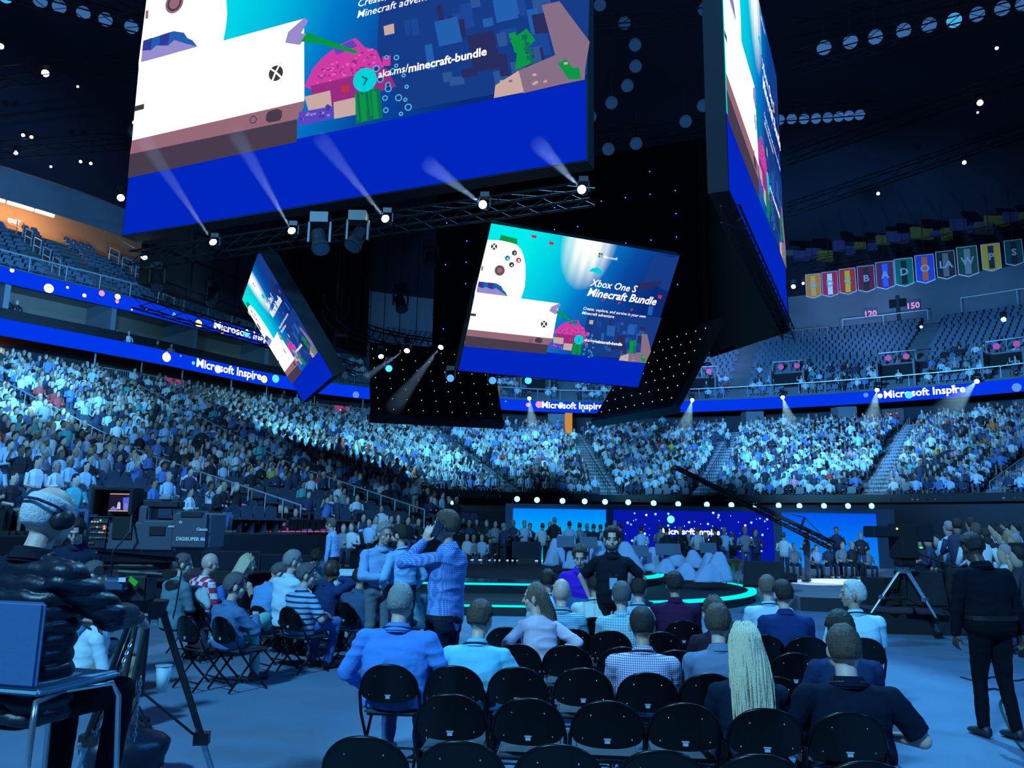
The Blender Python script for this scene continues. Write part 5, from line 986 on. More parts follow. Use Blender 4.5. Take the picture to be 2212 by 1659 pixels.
def person(label, px, pyt, D, yaw=0.0, pose='sit', shirt=None, sleeve='long', trousers=(0.03, 0.04, 0.07), hair='short', hc='brown', skin='light', lean=4, hyaw=0, hpitch=8, hroll=0, sw=0.185, g=1.0, fat=0.0, hands=None, knees=None, feet=None, vox=0.010, collar=True, lanyard=False, foldamp=0.007, shoes=(0.02, 0.02, 0.025), eyes=False, seat=0.45, hint=None, curls=(0.6, 0.6), jacket=None, tl=None, hd=None, extra=None, beard=None, L0=None, walk=0, hs=1.12):
    T = at_d(px, pyt, D); zt = T.z; sit = pose == 'sit'; zh = (seat + 0.09) if sit else max(0.80, min(1.02, zt - 0.85 + 0.03))
    ln = radians(lean); hp = radians(hpitch)
    L = L0 or max(0.36, min(0.64, (zt - zh - 0.325 * cos(hp * 0.6)) / max(cos(ln), 0.3)))
    root = Vector((T.x, T.y, 0)); fw = Vector((-sin(yaw), cos(yaw), 0)); root -= fw * (sin(ln) * L + 0.03); 
    gnd = 0.0
    H = Vector((0, 0, zh)); sp = Vector((0, sin(ln), cos(ln))); ax = Vector((1, 0, 0)); bk = ax.cross(sp) * -1; NB = H + sp * L
    def ring(c, a, b, up=sp, fy=None, n=20, e=2.4):
        f_ = Vector((0, up.z, -up.y)); out = []
        for j in range(n):
            t = 2 * pi * j / n; ct, st = cos(t), sin(t); out.append(c + ax * (a * math.copysign(abs(ct) ** (2 / e), ct)) + f_ * (b * math.copysign(abs(st) ** (2 / e), st)))
        return out
    def torso(mb, inf, z0=-0.10, low=1.0):
        rs = []; tk = 0.84 if (pose != 'sit' and not jacket) else 1.0
        for t, a, b, y in ((z0 if pose == 'sit' else -0.06, 0.165 * g * tk, 0.13 * g * tk, 0), (-0.03, 0.172 * g * tk, 0.13 * g * tk, -0.005), (0.12, 0.165 * g, 0.128 * g, 0.0), (0.3, 0.158 * g, 0.122 * g, 0.0), (0.55, 0.168 * g, 0.122 * g, 0.0), (0.74, max(0.172 * g, sw - 0.012), 0.115 * (g * 0.5 + 0.5), -0.005), (0.84, sw + 0.012, 0.10, -0.008), (0.90, sw * 0.90, 0.088, -0.010), (0.955, sw * 0.62, 0.072, -0.008), (1.0, 0.085, 0.064, -0.002), (1.04, 0.056, 0.056, 0.006)):
            if t < z0: continue
            bb = b / g * (0.45 + 0.55 * g); rs.append(ring(H + sp * (t * L if t > 0 else t) + Vector((0, y + (bb - b / g) * 0.9, 0)), a + inf, bb + inf)) if not (sit and t < 0.2) else rs.append(ring(H + sp * (t * L if t > 0 else t) + Vector((0, y + (bb - b / g) * 0.9 + 0.025, 0)), a + inf, bb * 0.9 + inf))
        mb.loft(rs)
    R = (Matrix.Rotation(radians(hyaw), 3, 'Z') @ Matrix.Rotation(-hp, 3, 'X') @ Matrix.Rotation(radians(hroll), 3, 'Y')) @ Matrix.Scale(hs, 3)
    HCn = NB + Vector((0, 0.022 + 0.05 * sin(ln), 0.045)) + R @ Vector((0, 0.01, 0.13)); S_ = {s: NB + ax * (s * (sw - 0.008)) - sp * 0.085 for s in (-1, 1)}
    hands = hands or ((-0.07, 0.30, zh + 0.13), (0.07, 0.30, zh + 0.13)) if sit else hands or ((-0.26, 0.06, zh - 0.10), (0.26, 0.06, zh - 0.10))
    arms = {}
    for s in (-1, 1):
        t = Vector(hands[0 if s < 0 else 1]); hi = Vector((s * 0.8, -0.5, -0.6)) if not hint or not hint[0 if s < 0 else 1] else Vector(hint[0 if s < 0 else 1]); arms[s] = ik(S_[s], t, 0.285, 0.255, hi)
    if sit:
        knees = knees or ((-0.12, 0.44, zh + 0.02), (0.12, 0.44, zh + 0.02)); feet = feet or ((-0.13, 0.42, 0.07), (0.13, 0.42, 0.07))
    else:
        knees = knees or ((-0.10, 0.03 + walk * 0.12, zh * 0.53), (0.10, 0.02 - walk * 0.06, zh * 0.53)); feet = feet or ((-0.11, -0.01 + walk * 0.22, 0.08), (0.11, -0.01 - walk * 0.28, 0.08))
    kn = [Vector(k) for k in knees]; ft = [Vector(k) for k in feet]; hips = [H + Vector((-0.09, 0, -0.02)), H + Vector((0.09, 0, -0.02))]; ag = 0.5 + 0.5 * g
    def armp(mb, inf, upto):
        for s in (-1, 1):
            e, w_ = arms[s]; mb.ell(S_[s], (0.055 * ag + inf,) * 3, 14, 10); mb.cap(S_[s], NB + ax * (s * 0.06) - sp * 0.035, 0.05 * ag + inf, 0.034 + inf, 12); mb.cap(S_[s], e, 0.053 * ag + inf, 0.041 * ag + inf, 12)
            if upto == 'long': mb.cap(e, e.lerp(w_, 0.93), 0.041 * ag + inf, 0.031 + inf, 12)
            elif upto == 'wrist': mb.cap(e, w_, 0.040 * ag, 0.026, 12)
    def legp(mb, inf, shin=True):
        for i in (0, 1):
            mb.cap(hips[i], kn[i], 0.088 * ag + inf, 0.062 + inf, 12); mb.cap(kn[i], ft[i] + Vector((0, 0, 0.02)), 0.058 + inf, 0.043 + inf, 12)
    root_o = empty('person', root, yaw); tag(root_o, label, 'person')
    b = MB(); torso(b, 0); armp(b, 0, 'wrist'); legp(b, -0.004); b.cap(NB - sp * 0.02, HCn - R @ Vector((0, 0.0, 0.03)), 0.056 + fat * 0.6, 0.054 + fat * 0.4, 14); head_prims(b, HCn, R, fat)
    for s in (-1, 1):
        e, w_ = arms[s]; h_ = (hd or {}).get(s); d_ = (w_ - e).normalized(); 
        if h_: hand(b, w_, Vector(h_[0]), Vector(h_[1]), -s if len(h_) > 2 else s, curls[0 if s < 0 else 1])
        else: hand(b, w_, d_, Vector((-s * 0.6, 0.1, -0.5)) if not sit else Vector((-s * 0.3, 0.0, -1)), -s, 0.5)
    for i in (0, 1): b.cap(ft[i] - Vector((0, 0.03, 0.03)), ft[i] + Vector((0, 0.13, -0.045)), 0.036, 0.028, 10)
    me = fuse(b, vox, 'body', 3); me.materials.append(mat('skin_' + skin, SK[skin], 0.5, bump=0.1, bscale=80)); bo = mesh_ob('body', me, root_o)
    c = MB(); torso(c, 0.012); armp(c, 0.011, 'long' if sleeve == 'long' else 'short')
    if sleeve == 'short':
        c2 = MB(); torso(c2, 0.012)
        for s in (-1, 1): e, w_ = arms[s]; c2.ell(S_[s], (0.066 * ag,) * 3, 14, 10); c2.cap(S_[s], NB + ax * (s * 0.06) - sp * 0.035, 0.06 * ag, 0.045, 12); c2.tube(S_[s], S_[s].lerp(e, 0.85), 0.068 * ag, 0.064 * ag, n=14)
        c = c2
    if sleeve == 'none': c = MB(); torso(c, 0.012)
    if not sit and jacket: c.loft([ring(H + Vector((0, 0, z)), a * g, b_ * g) for z, a, b_ in ((-0.22, 0.20, 0.15), (-0.1, 0.195, 0.15), (0.05, 0.18, 0.14))])
    me = fuse(c, max(vox, 0.009), 'shirt', 4); folds(me, foldamp, seed=int(px)); sm_ = shirt if not isinstance(shirt, tuple) else mat('cloth_%.3f_%.3f_%.3f' % shirt, shirt, 0.9, bump=0.25, bscale=45, spec=0.12)
    me.materials.append(sm_); sh = mesh_ob('jacket' if jacket else 'shirt', me, root_o)
    t_ = MB(); legp(t_, 0.010); t_.loft([ring(H + Vector((0, 0.03 if sit else 0, z)), a * g, b_ * (0.5 + 0.5 * g), Vector((0, 0, 1))) for z, a, b_ in (((-0.12, 0.13, 0.09), (-0.07, 0.16, 0.115), (-0.02, 0.155, 0.11)) if sit else ((-0.12, 0.13, 0.10), (-0.06, 0.17, 0.135), (0.02, 0.178, 0.14), (0.06, 0.172, 0.134)))])
    me = fuse(t_, 0.013, 'trousers', 4); folds(me, foldamp * 0.8, seed=int(px) + 3); me.materials.append(trousers if not isinstance(trousers, tuple) else mat('trouser_%.3f_%.3f_%.3f' % trousers, trousers, 0.9, spec=0.12)); mesh_ob('trousers', me, root_o)
    if not sit and not jacket:
        MB().loft([ring(H + Vector((0, 0, z)), a * g + 0.008, 0.139 * (0.5 + 0.5 * g) + 0.008, Vector((0, 0, 1)), n=28) for z, a in ((0.035, 0.176), (0.075, 0.174))]).build('belt', [MATS['black_metal']], root_o, smooth=False)
    for i in (0, 1):
        m2 = MB(); f = ft[i]; m2.loft([[Vector((f.x + cos(a) * rx, f.y + y + 0, 0.005 + zz + (sin(a) * 0.5 + 0.5) * h)) + Vector((0, 0, f.z - 0.075)) for a in [2 * pi * j / 10 for j in range(10)]] for y, rx, h, zz in ((-0.075, 0.02, 0.05, 0.01), (-0.06, 0.038, 0.10, 0), (0.0, 0.042, 0.11, 0), (0.08, 0.046, 0.075, 0), (0.16, 0.046, 0.055, 0), (0.195, 0.025, 0.035, 0.005))])
        m2.build('shoe', [mat('shoe_%.2f' % shoes[0], shoes, 0.5)], root_o, smooth=True)
    if hair not in ('bald', 'none') and hair is not None:
        st = hair if hair in ('short', 'buzz', 'full', 'balding') else 'buzz'
        hcap = hair_cap(HCn, R, st, px); 
        if hair == 'long': hcap2 = long_hair(HCn, R, **(extra or {})); hcap.add(hcap2.v, hcap2.f)
        hcap.build('hair', [hairmat(hc, HR[hc])], root_o, smooth=True)
    if collar:
        cm_ = MB(); up = Vector((0, 0.25, 1)).normalized(); rr_ = []
        for z, a in ((-0.025, 0.098), (0.03, 0.074), (0.045, 0.070), (0.03, 0.078), (-0.01, 0.102)): rr_.append([NB + Vector((cos(t) * (a + fat), 0.008 + sin(t) * (a + fat) * 1.0, z - 0.018 * sin(t))) for t in [2 * pi * j / 22 for j in range(22)]])
        cm_.loft(rr_, cap=False); cm_.build('collar', [sm_], root_o, smooth=True)
    if lanyard:
        l_ = MB(); pts = [NB + Vector((cos(t) * (0.104 + fat), 0.008 + sin(t) * 0.100, 0.002 - 0.03 * sin(t))) for t in [pi * 1.0 + pi * j / 14 for j in range(15)]]; fr = [NB + Vector((0.10, 0.06, -0.06)), NB + Vector((0.03, 0.135, -0.25))]
        l_.path([NB + Vector((-0.03, 0.135, -0.25)), NB + Vector((-0.10, 0.06, -0.06))] + pts + fr, 0.006, 5); l_.build('lanyard', [mat('lanyard_black', (0.02, 0.02, 0.03), 0.6)], root_o)
        if lanyard == 'badge': MB().box(NB + Vector((0, 0.15, -0.33)), (0.09, 0.008, 0.13)).build('badge', [mat('badge_blue', (0.15, 0.4, 0.6), 0.4, emit=0.1)], root_o)
    if eyes:
        for s in (-1, 1):
            p = HCn + R @ Vector((s * 0.031, 0.082, 0.012)); MB().ell(p, (0.012, 0.008, 0.007), 10, 6, R).build('eye', [mat('eye_white', (0.35, 0.35, 0.36), 0.3)], root_o, smooth=True); MB().ell(p + R @ Vector((0, 0.0055, 0)), (0.0055, 0.004, 0.0055), 8, 6, R).build('iris', [mat('iris', (0.02, 0.015, 0.01), 0.2)], root_o, smooth=True)
            MB().cap(HCn + R @ Vector((s * 0.017, 0.093, 0.031)), HCn + R @ Vector((s * 0.047, 0.080, 0.033)), 0.0045, 0.003, 6, 2).build('eyebrow', [hairmat(hc, HR[hc])], root_o, smooth=True)
        MB().ell(HCn + R @ Vector((0, 0.092, -0.056)), (0.024, 0.006, 0.0055), 10, 6, R).build('lips', [mat('lips', (0.35, 0.13, 0.11), 0.5)], root_o, smooth=True)
    if beard:
        MB().ell(HCn + R @ Vector((0, 0.036, -0.062)), (0.061, 0.063, 0.056), 14, 10, R, fn=lambda d: 1.03 if d.z < 0.25 else 0.85).build('beard', [hairmat(beard, HR[beard])], root_o, smooth=True)
    root_o['_'] = 0; del root_o['_']
    return root_o, dict(H=H, NB=NB, head=HCn, R=R, arms=arms, S=S_)
def in_world(o, v): return o.matrix_basis @ v if False else Matrix.LocRotScale(o.location, o.rotation_euler, None) @ v
# folding chair ----------------------------------------------------------------
def make_chair():
    t = empty('folding_chair'); CB = mat('chair_black', (0.003, 0.003, 0.004), 0.28, spec=0.3); CP = mat('chair_pad', (0.03, 0.04, 0.055), 0.5, spec=0.3); W2 = 0.232
    # curved back panel: rounded top, shallow belly at the bottom
    mb = MB(); nu, nv = 22, 12; fr = []; bkv = []
    for i in range(nu + 1):
        u = -1 + 2 * i / nu; x = u * (W2 - 0.012); zt_ = 0.585 + 0.205 * sqrt(max(0, 1 - abs(u) ** 2.3)) ; zb = 0.585 - 0.065 * sqrt(max(0, 1 - abs(u) ** 2.6))
        for j in range(nv + 1):
            z = zb + (zt_ - zb) * j / nv; y = -0.235 - 0.035 * (1 - u * u) - (z - 0.58) * 0.16; fr.append((x, y + 0.008, z)); bkv.append((x, y - 0.012, z))
    n1 = nv + 1; q = len(fr); f = []
    for i in range(nu):
        for j in range(nv): a = i * n1 + j; f += [(a, a + 1, a + n1 + 1, a + n1), (q + a, q + a + n1, q + a + n1 + 1, q + a + 1)]
    for i in range(nu): a = i * n1; f += [(a, a + n1, q + a + n1, q + a), (a + nv, q + a + nv, q + a + n1 + nv, a + n1 + nv)]
    mb.add(fr + bkv, f); o = mb.build('backrest', [CB], t, smooth=False)
    mb = MB(); rim = []
    for k in range(29):
        u = -1 + 2 * k / 28; rim.append((u * (W2 - 0.006), -0.238 - 0.035 * (1 - u * u) - (0.205 * sqrt(max(0, 1 - abs(u) ** 2.3))) * 0.16, 0.588 + 0.208 * sqrt(max(0, 1 - abs(u) ** 2.3))))
    mb.path(rim, 0.011, 8); mb.build('rim', [CB], t, smooth=True)
    for s in (-1, 1):
        MB().path([(s * (W2 - 0.004), -0.238, 0.59), (s * W2, -0.16, 0.42), (s * W2, 0.02, 0.2), (s * W2, 0.20, 0.012)], 0.0125, 8).build('front_leg', [CB], t, smooth=True)
        MB().path([(s * (W2 - 0.03), 0.10, 0.42), (s * (W2 - 0.03), -0.10, 0.2), (s * (W2 - 0.03), -0.26, 0.012)], 0.012, 8).build('rear_leg', [CB], t, smooth=True)
    MB().tube((-W2, 0.12, 0.10), (W2, 0.12, 0.10), 0.009).build('crossbar', [CB], t); MB().tube((-W2 + 0.03, -0.19, 0.09), (W2 - 0.03, -0.19, 0.09), 0.009).build('crossbar', [CB], t)
    b = bmesh.new(); bmesh.ops.create_cube(b, size=1, matrix=Matrix.Translation((0, 0.02, 0.43)) @ Matrix.Diagonal((0.41, 0.41, 0.05, 1))); bmesh.ops.bevel(b, geom=b.edges[:], offset=0.02, segments=3, affect='EDGES'); me = bpy.data.meshes.new('seat'); b.to_mesh(me); b.free(); me.materials.append(CP); mesh_ob('seat', me, t)
    mb = MB(); mb.box((0, -0.283, 0.562), (0.032, 0.004, 0.018)); mb.box((0, -0.284, 0.578), (0.044, 0.004, 0.007)); mb.build('handle_slot', [mat('slot_grey', (0.35, 0.45, 0.55), 0.5)], t).location = (0, -0.0015, 0)
    for x, z in ((-0.10, 0.715), (0.10, 0.715), (-0.15, 0.575), (0.15, 0.575)):
        y = -0.249 - 0.035 * (1 - (x / W2) ** 2) - (z - 0.58) * 0.16; MB().ell((x, y, z), (0.0045, 0.003, 0.0045), 8, 5).build('rivet', [STEEL], t)
    return t
CHAIR = make_chair(); _used = [False]; nchair = 0
def chair(p, yaw, label, grp):
    o = CHAIR if not _used[0] else copy_tree(CHAIR); _used[0] = True; o.location = (p.x, p.y, 0); o.rotation_euler = (0, 0, yaw); tag(o, label, 'chair', grp); return o
def chair_px(px, py, yaw, label, grp):
    P = at_z(px, py, 0.79); fw = Vector((-sin(yaw), cos(yaw), 0)); return chair(P + fw * 0.30, yaw, label, grp)
YR = radians(-5); ROWD = {}
def RD(row, px): return min((abs(x - px), d) for x, d in ROWD[min(row, 6)])[1] + 0.40 + (1.0 if row == 7 else 0)
for rn_, row in enumerate((((787, 1596), (995, 1606), (1206, 1614), (1429, 1626), (1645, 1636), (1876, 1651)),
                           ((973, 1504), (1141, 1513), (1312, 1519), (1480, 1524), (1656, 1535), (1834, 1544)),
                           ((839, 1439), (980, 1442), (1117, 1445), (1260, 1447), (1399, 1457), (1533, 1459), (1672, 1466)),
                           ((1116, 1394), (1225, 1397), (1345, 1401), (1462, 1408), (1590, 1412), (1718, 1414), (1838, 1420)),
                           ((1094, 1357), (1238, 1361), (1318, 1365), (1428, 1368), (1545, 1371), (1649, 1374), (1745, 1378), (1865, 1381)),
                           ((1190, 1333), (1282, 1336), (1380, 1340), (1477, 1343), (1570, 1345), (1665, 1350)))):
    for k, (x, y) in enumerate(row):
        ROWD.setdefault(rn_ + 1, []).append((x, (at_z(x, y, 0.79) - CC).dot(CF))); chair_px(x, y, YR, 'black folding chair, %s row from the camera, %s from the left' % (ordn(rn_ + 1), ordn(k + 1)), 'black folding chairs in the right block')
YL = radians(-38); LD = []
def LDD(px): return min((abs(x + 26 - px), d) for x, d in LD)[1] + 0.33
for k, (x, y) in enumerate(((400, 1333), (476, 1335), (622, 1314), (742, 1303), (418, 1298), (556, 1311), (549, 1286), (824, 1290), (446, 1278), (593, 1290), (500, 1280), (655, 1285), (700, 1281), (380, 1290), (530, 1276))):
    LD.append((x, (at_z(x, y, 0.79) - CC).dot(CF))); chair_px(x, y, YL, 'black folding chair in the angled left block, %s counted from the front left' % ordn(k + 1), 'black folding chairs in the angled left block')
WHITE = (0.70, 0.74, 0.80); LB = (0.28, 0.50, 0.80); NAVY = (0.015, 0.025, 0.07); BLK = (0.006, 0.007, 0.010); GRY = (0.13, 0.16, 0.20)
lap = lambda z=0.62, x=0.10, y=0.28: ((-x, y, z), (x, y, z))
# right block, from the nearest row
person('large seated man in blue shirt and lanyard, greying wavy hair, seen from behind', 865, 1268, RD(3, 839), YR, shirt=(0.08, 0.25, 0.68), sw=0.262, g=1.55, fat=0.016, hc='grey', lean=6, lanyard=True, hands=((-0.30, 0.22, 0.55), (0.26, 0.26, 0.58)), foldamp=0.012, trousers=(0.08, 0.14, 0.3), hs=1.17)
person('seated man in bright cyan shirt, dark lanyard, short hair faded at the sides', 1033, 1302, RD(3, 1000), YR, shirt=(0.18, 0.58, 0.78), hc='brown', lean=8, lanyard=True, hyaw=-16, hpitch=16, sw=0.215, g=1.18, hands=((-0.22, 0.28, 0.6), (0.2, 0.3, 0.6)), foldamp=0.010, hs=1.16)
person('seated man in purple and white gingham shirt with cropped dark hair', 1387, 1320, RD(3, 1399), YR, shirt=patmat('gingham', 'check', (0.75, 0.72, 0.88), (0.09, 0.05, 0.24), 62), hair='buzz', hc='dark', skin='mid', lean=7, lanyard=True, sw=0.225, g=1.18, hs=1.18)
person('seated man in grey jacket with wavy brown hair, between gingham shirt and blond hair', 1549, 1310, RD(3, 1540), YR, shirt=(0.14, 0.20, 0.32), hc='brown', lean=6, hyaw=-15, sw=0.22, g=1.15, foldamp=0.008, hs=1.15)
person('seated man in dark navy shirt just beyond the black polo, thick dark hair', 1815, 1325, RD(3, 1790), YR, shirt=(0.012, 0.03, 0.09), hc='dark', skin='mid', hair='full', lean=8, sw=0.215, g=1.15, collar=False, sleeve='short', hs=1.12)
person('broad seated man in black polo with lanyard in the second row, short brown hair', 1822, 1362, RD(2, 1834) + 0.05, YR, shirt=(0.004, 0.008, 0.022), hc='brown', skin='light', hair='short', lean=8, lanyard=True, sleeve='short', sw=0.262, g=1.45, fat=0.022, hands=((-0.22, 0.3, 0.62), (0.27, 0.22, 0.56)), foldamp=0.008, hs=1.2, hyaw=-8)
person('seated person with long straight blond hair and black top', 1610, 1363, RD(2, 1640) + 0.05, YR, shirt=(0.006, 0.012, 0.03), hair='long', hc='blond', lean=8, sw=0.20, g=1.12, collar=False, hs=1.18, extra=dict(L=0.47, wd=0.105, seed=3, n=330, curl=0.003))
person('seated woman with long brown hair looking left, pale pink jacket', 1160, 1263, RD(4, 1160) + 0.45, YR + 0.35, shirt=(0.62, 0.52, 0.66), hair='long', hc='lbrown', lean=10, sw=0.175, g=1.0, collar=False, hyaw=62, hpitch=4, hands=((-0.25, 0.08, 0.60), (0.25, 0.08, 0.60)), hint=((-0.7, -0.7, -0.2), (0.7, -0.7, -0.2)), vox=0.008, eyes=True, hs=1.14, foldamp=0.010, extra=dict(L=0.44, wd=0.085, seed=5, n=280, sweep=0.05, curl=0.006))
person('seated bald man in thin-striped pale shirt with lanyard', 1213, 1255, RD(5, 1228), YR, shirt=patmat('thin_stripe', 'stripe', (0.30, 0.58, 0.72), (0.05, 0.14, 0.26), 55), hair='bald', lean=7, lanyard=True, sw=0.215, g=1.2, fat=0.01, hs=1.2)
person('seated man in pale checked shirt, cropped grey hair, right of the bald man', 1343, 1262, RD(5, 1330), YR - 0.1, shirt=patmat('fine_check', 'check', (0.45, 0.68, 0.78), (0.14, 0.33, 0.42), 38), hc='dgrey', hair='short', lean=8, hyaw=12, sw=0.22, g=1.2, hs=1.18)
person('seated person with brown hair and dark top beside the grey jacket', 1545, 1288, RD(4, 1545), YR, shirt=(0.03, 0.015, 0.03), hair='long', hc='brown', lean=6, collar=False, hyaw=40, sw=0.19, g=1.05, hs=1.1, extra=dict(L=0.26, wd=0.10, seed=8, n=160))
person('seated man in navy suit jacket with white collar edge, neat dark hair', 1692, 1257, RD(5, 1700), YR, shirt=(0.012, 0.035, 0.14), hc='dark', lean=6, hyaw=12, sw=0.225, g=1.2, foldamp=0.006, hs=1.15)
person('seated grey-haired man in white shirt, face turned left in profile', 1842, 1257, RD(5, 1850), YR, shirt=(0.45, 0.72, 0.85), hc='silver', hair='short', skin='mid', lean=6, hyaw=78, hpitch=0, sleeve='short', sw=0.225, g=1.25, lanyard=True, vox=0.008, eyes=True, hs=1.15)
person('seated man in pastel plaid shirt with dark hair', 1286, 1240, RD(6, 1285), YR, shirt=patmat('plaid', 'check', (0.40, 0.72, 0.75), (0.62, 0.66, 0.68), 16, (0.62, 0.48, 0.55)), hc='dark', skin='mid', lean=7, sw=0.235, g=1.25, lanyard=True, hs=1.18)
person('seated man in maroon shirt with thick dark hair', 1457, 1240, RD(6, 1460), YR, shirt=(0.045, 0.012, 0.05), hc='dark', hair='full', skin='mid', lean=6, sw=0.235, g=1.25, hs=1.15)
person('seated man in plain pale blue shirt left of the maroon shirt', 1378, 1250, RD(6, 1375), YR, shirt=(0.28, 0.5, 0.72), hc='dark', lean=8, hyaw=-25, sw=0.215, g=1.15, lanyard=True, hs=1.15)
person('seated man in white shirt with short light hair, left of the navy suit', 1657, 1246, RD(6, 1655), YR, shirt=(0.45, 0.66, 0.82), hc='lbrown', lean=9, hyaw=-10, sw=0.225, g=1.15, lanyard=True, hs=1.15)
person('seated man with dark hair and white collar behind the long brown hair', 1183, 1235, RD(7, 1200), YR, shirt=(0.4, 0.66, 0.75), hc='dark', lean=6, lanyard=True, sw=0.2, hs=1.2)
person('seated man with cropped grey hair and blue jacket in front of the purple jacket', 1257, 1227, RD(7, 1260), YR, shirt=(0.03, 0.12, 0.30), hc='dgrey', lean=7, hyaw=14, sw=0.215, g=1.15, hs=1.15)
person('seated man with glasses and hand raised to his grey hair', 1352, 1231, RD(7, 1350), YR, shirt=(0.2, 0.35, 0.5), hc='grey', lean=6, hyaw=20, hs=1.15, hands=((-0.16, 0.02, 1.18), (0.1, 0.28, 0.62)), hint=((-0.9, 0.2, 0), None))
# standing in the middle
o, J = person('tall standing man in patterned blue shirt holding phone to ear', 965, 1103, 6.95, radians(62), pose='stand', shirt=patmat('blue_dots', 'check', (0.04, 0.12, 0.42), (0.20, 0.38, 0.78), 60), trousers=(0.012, 0.016, 0.04), hc='brown', sw=0.20, g=1.0, vox=0.007, eyes=True, hpitch=2, hyaw=10, lean=-2, hands=((-0.155, 0.13, 1.70), (0.20, 0.2, 1.0)), hint=((-0.5, 1.0, -0.35), (0.9, -0.4, -0.4)), hd={-1: ((0.10, -0.35, 1), (0.9, 0.1, 0.0))}, curls=(0.30, 0.5), foldamp=0.012, hs=1.1)
Wd = J['head']; R_ = Matrix.Rotation(o.rotation_euler.z, 3, 'Z'); pp = o.location + R_ @ (Wd + J['R'] @ Vector((-0.115, 0.02, -0.02)))
ph = empty('mobile_phone', pp, o.rotation_euler.z, label='dark mobile phone held to the ear of the tall standing man', cat='phone'); b_ = bmesh.new(); bmesh.ops.create_cube(b_, size=1, matrix=Matrix.Rotation(radians(35), 4, 'X') @ Matrix.Diagonal((0.012, 0.075, 0.15, 1))); bmesh.ops.bevel(b_, geom=b_.edges[:], offset=0.004, segments=2, affect='EDGES'); me = bpy.data.meshes.new('phone_body'); b_.to_mesh(me); b_.free(); me.materials.append(mat('phone_case', (0.02, 0.03, 0.06), 0.3)); mesh_ob('phone_body', me, ph)
w0 = J['arms'][-1][1]; e0_ = J['arms'][-1][0]; wv = (w0 - e0_).normalized(); wp = w0 - wv * 0.02
wt = MB().tube(wp - wv * 0.012, wp + wv * 0.012, 0.033, n=16).build('wristwatch', [mat('watch_strap', (0.5, 0.5, 0.55), 0.4)], None, label='smartwatch with pale strap on the raised wrist of the tall standing man', cat='watch'); wt.location = o.location; wt.rotation_euler = o.rotation_euler
MB().box(wp + Vector((-0.034, 0, 0)), (0.008, 0.034, 0.034)).build('watch_face', [mat('watch_glass', (0.01, 0.01, 0.012), 0.15)], wt)
person('standing man in open black polo and dark trousers facing camera, badge on lanyard, headset', 1322, 1140, 9.6, radians(178), pose='stand', shirt=(0.010, 0.012, 0.022), trousers=(0.01, 0.01, 0.015), sleeve='short', hc='dark', hair='full', skin='light', sw=0.188, g=1.08, lanyard='badge', eyes=True, vox=0.008, beard='dgrey', hyaw=-6, hands=((-0.30, -0.02, 1.0), (0.27, -0.12, 1.02)), hint=((-0.9, -0.2, 0), (0.9, -0.3, 0)))
person('person in purple jacket and white collar facing camera, looking down', 1253, 1180, 10.6, radians(172), pose='stand', shirt=(0.07, 0.02, 0.55), hc='brown', hair='full', sw=0.21, g=1.1, eyes=True, vox=0.008, lean=14, hpitch=22, foldamp=0.012, hands=((-0.24, 0.25, 0.75), (0.24, 0.25, 0.75)), hs=1.15)
o15, J15 = person('standing grey-haired man in pale blue shirt over blue tee, holding a cup', 828, 1131, 10.4, radians(-150), pose='stand', shirt=(0.22, 0.42, 0.72), trousers=(0.12, 0.16, 0.2), hc='grey', hair='full', sw=0.215, g=1.15, eyes=True, vox=0.008, hyaw=10, hpitch=14, hands=((-0.12, 0.30, 1.18), (0.10, 0.30, 1.18)), lanyard=True, foldamp=0.012)
cpp = o15.location + Matrix.Rotation(o15.rotation_euler.z, 3, 'Z') @ Vector((0.0, 0.36, 1.17)); g = empty('drink_cup', cpp, label='small clear plastic cup held by the standing grey-haired man', cat='cup'); MB().tube((0, 0, -0.05), (0, 0, 0.06), 0.028, 0.037, n=14).build('cup_body', [mat('clear_cup', (0.5, 0.6, 0.7), 0.2)], g)
person('standing dark-haired man in pale blue shirt turned toward the cup holder', 868, 1134, 10.2, radians(48), pose='stand', shirt=(0.24, 0.48, 0.76), trousers=(0.02, 0.03, 0.06), hc='dark', sw=0.19, g=1.0, beard='dark', hyaw=20, lanyard=True, hands=((-0.2, 0.15, 1.05), (0.22, 0.1, 1.0)), foldamp=0.011)
person('standing man in black shirt and trousers walking away at far right', 2108, 1152, 7.6, radians(8), pose='stand', shirt=(0.004, 0.006, 0.012), trousers=(0.004, 0.005, 0.009), hc='black', hair='short', skin='dark', sw=0.235, g=1.4, walk=0.28, hands=((-0.33, 0.05, 0.86), (0.33, 0.0, 0.86)), hint=((-0.9, -0.5, 0), (0.9, -0.5, 0)), hpitch=24, lean=5, collar=True, fat=0.012)
person('white-shirted person bending forward with head down beside the catwalk', 688, 1182, 13.0, radians(-175), pose='stand', shirt=(0.45, 0.62, 0.75), trousers=(0.02, 0.03, 0.06), hc='dark', hair='full', lean=55, hpitch=60, sw=0.21, g=1.1, hands=((-0.15, 0.45, 0.75), (0.15, 0.45, 0.75)))
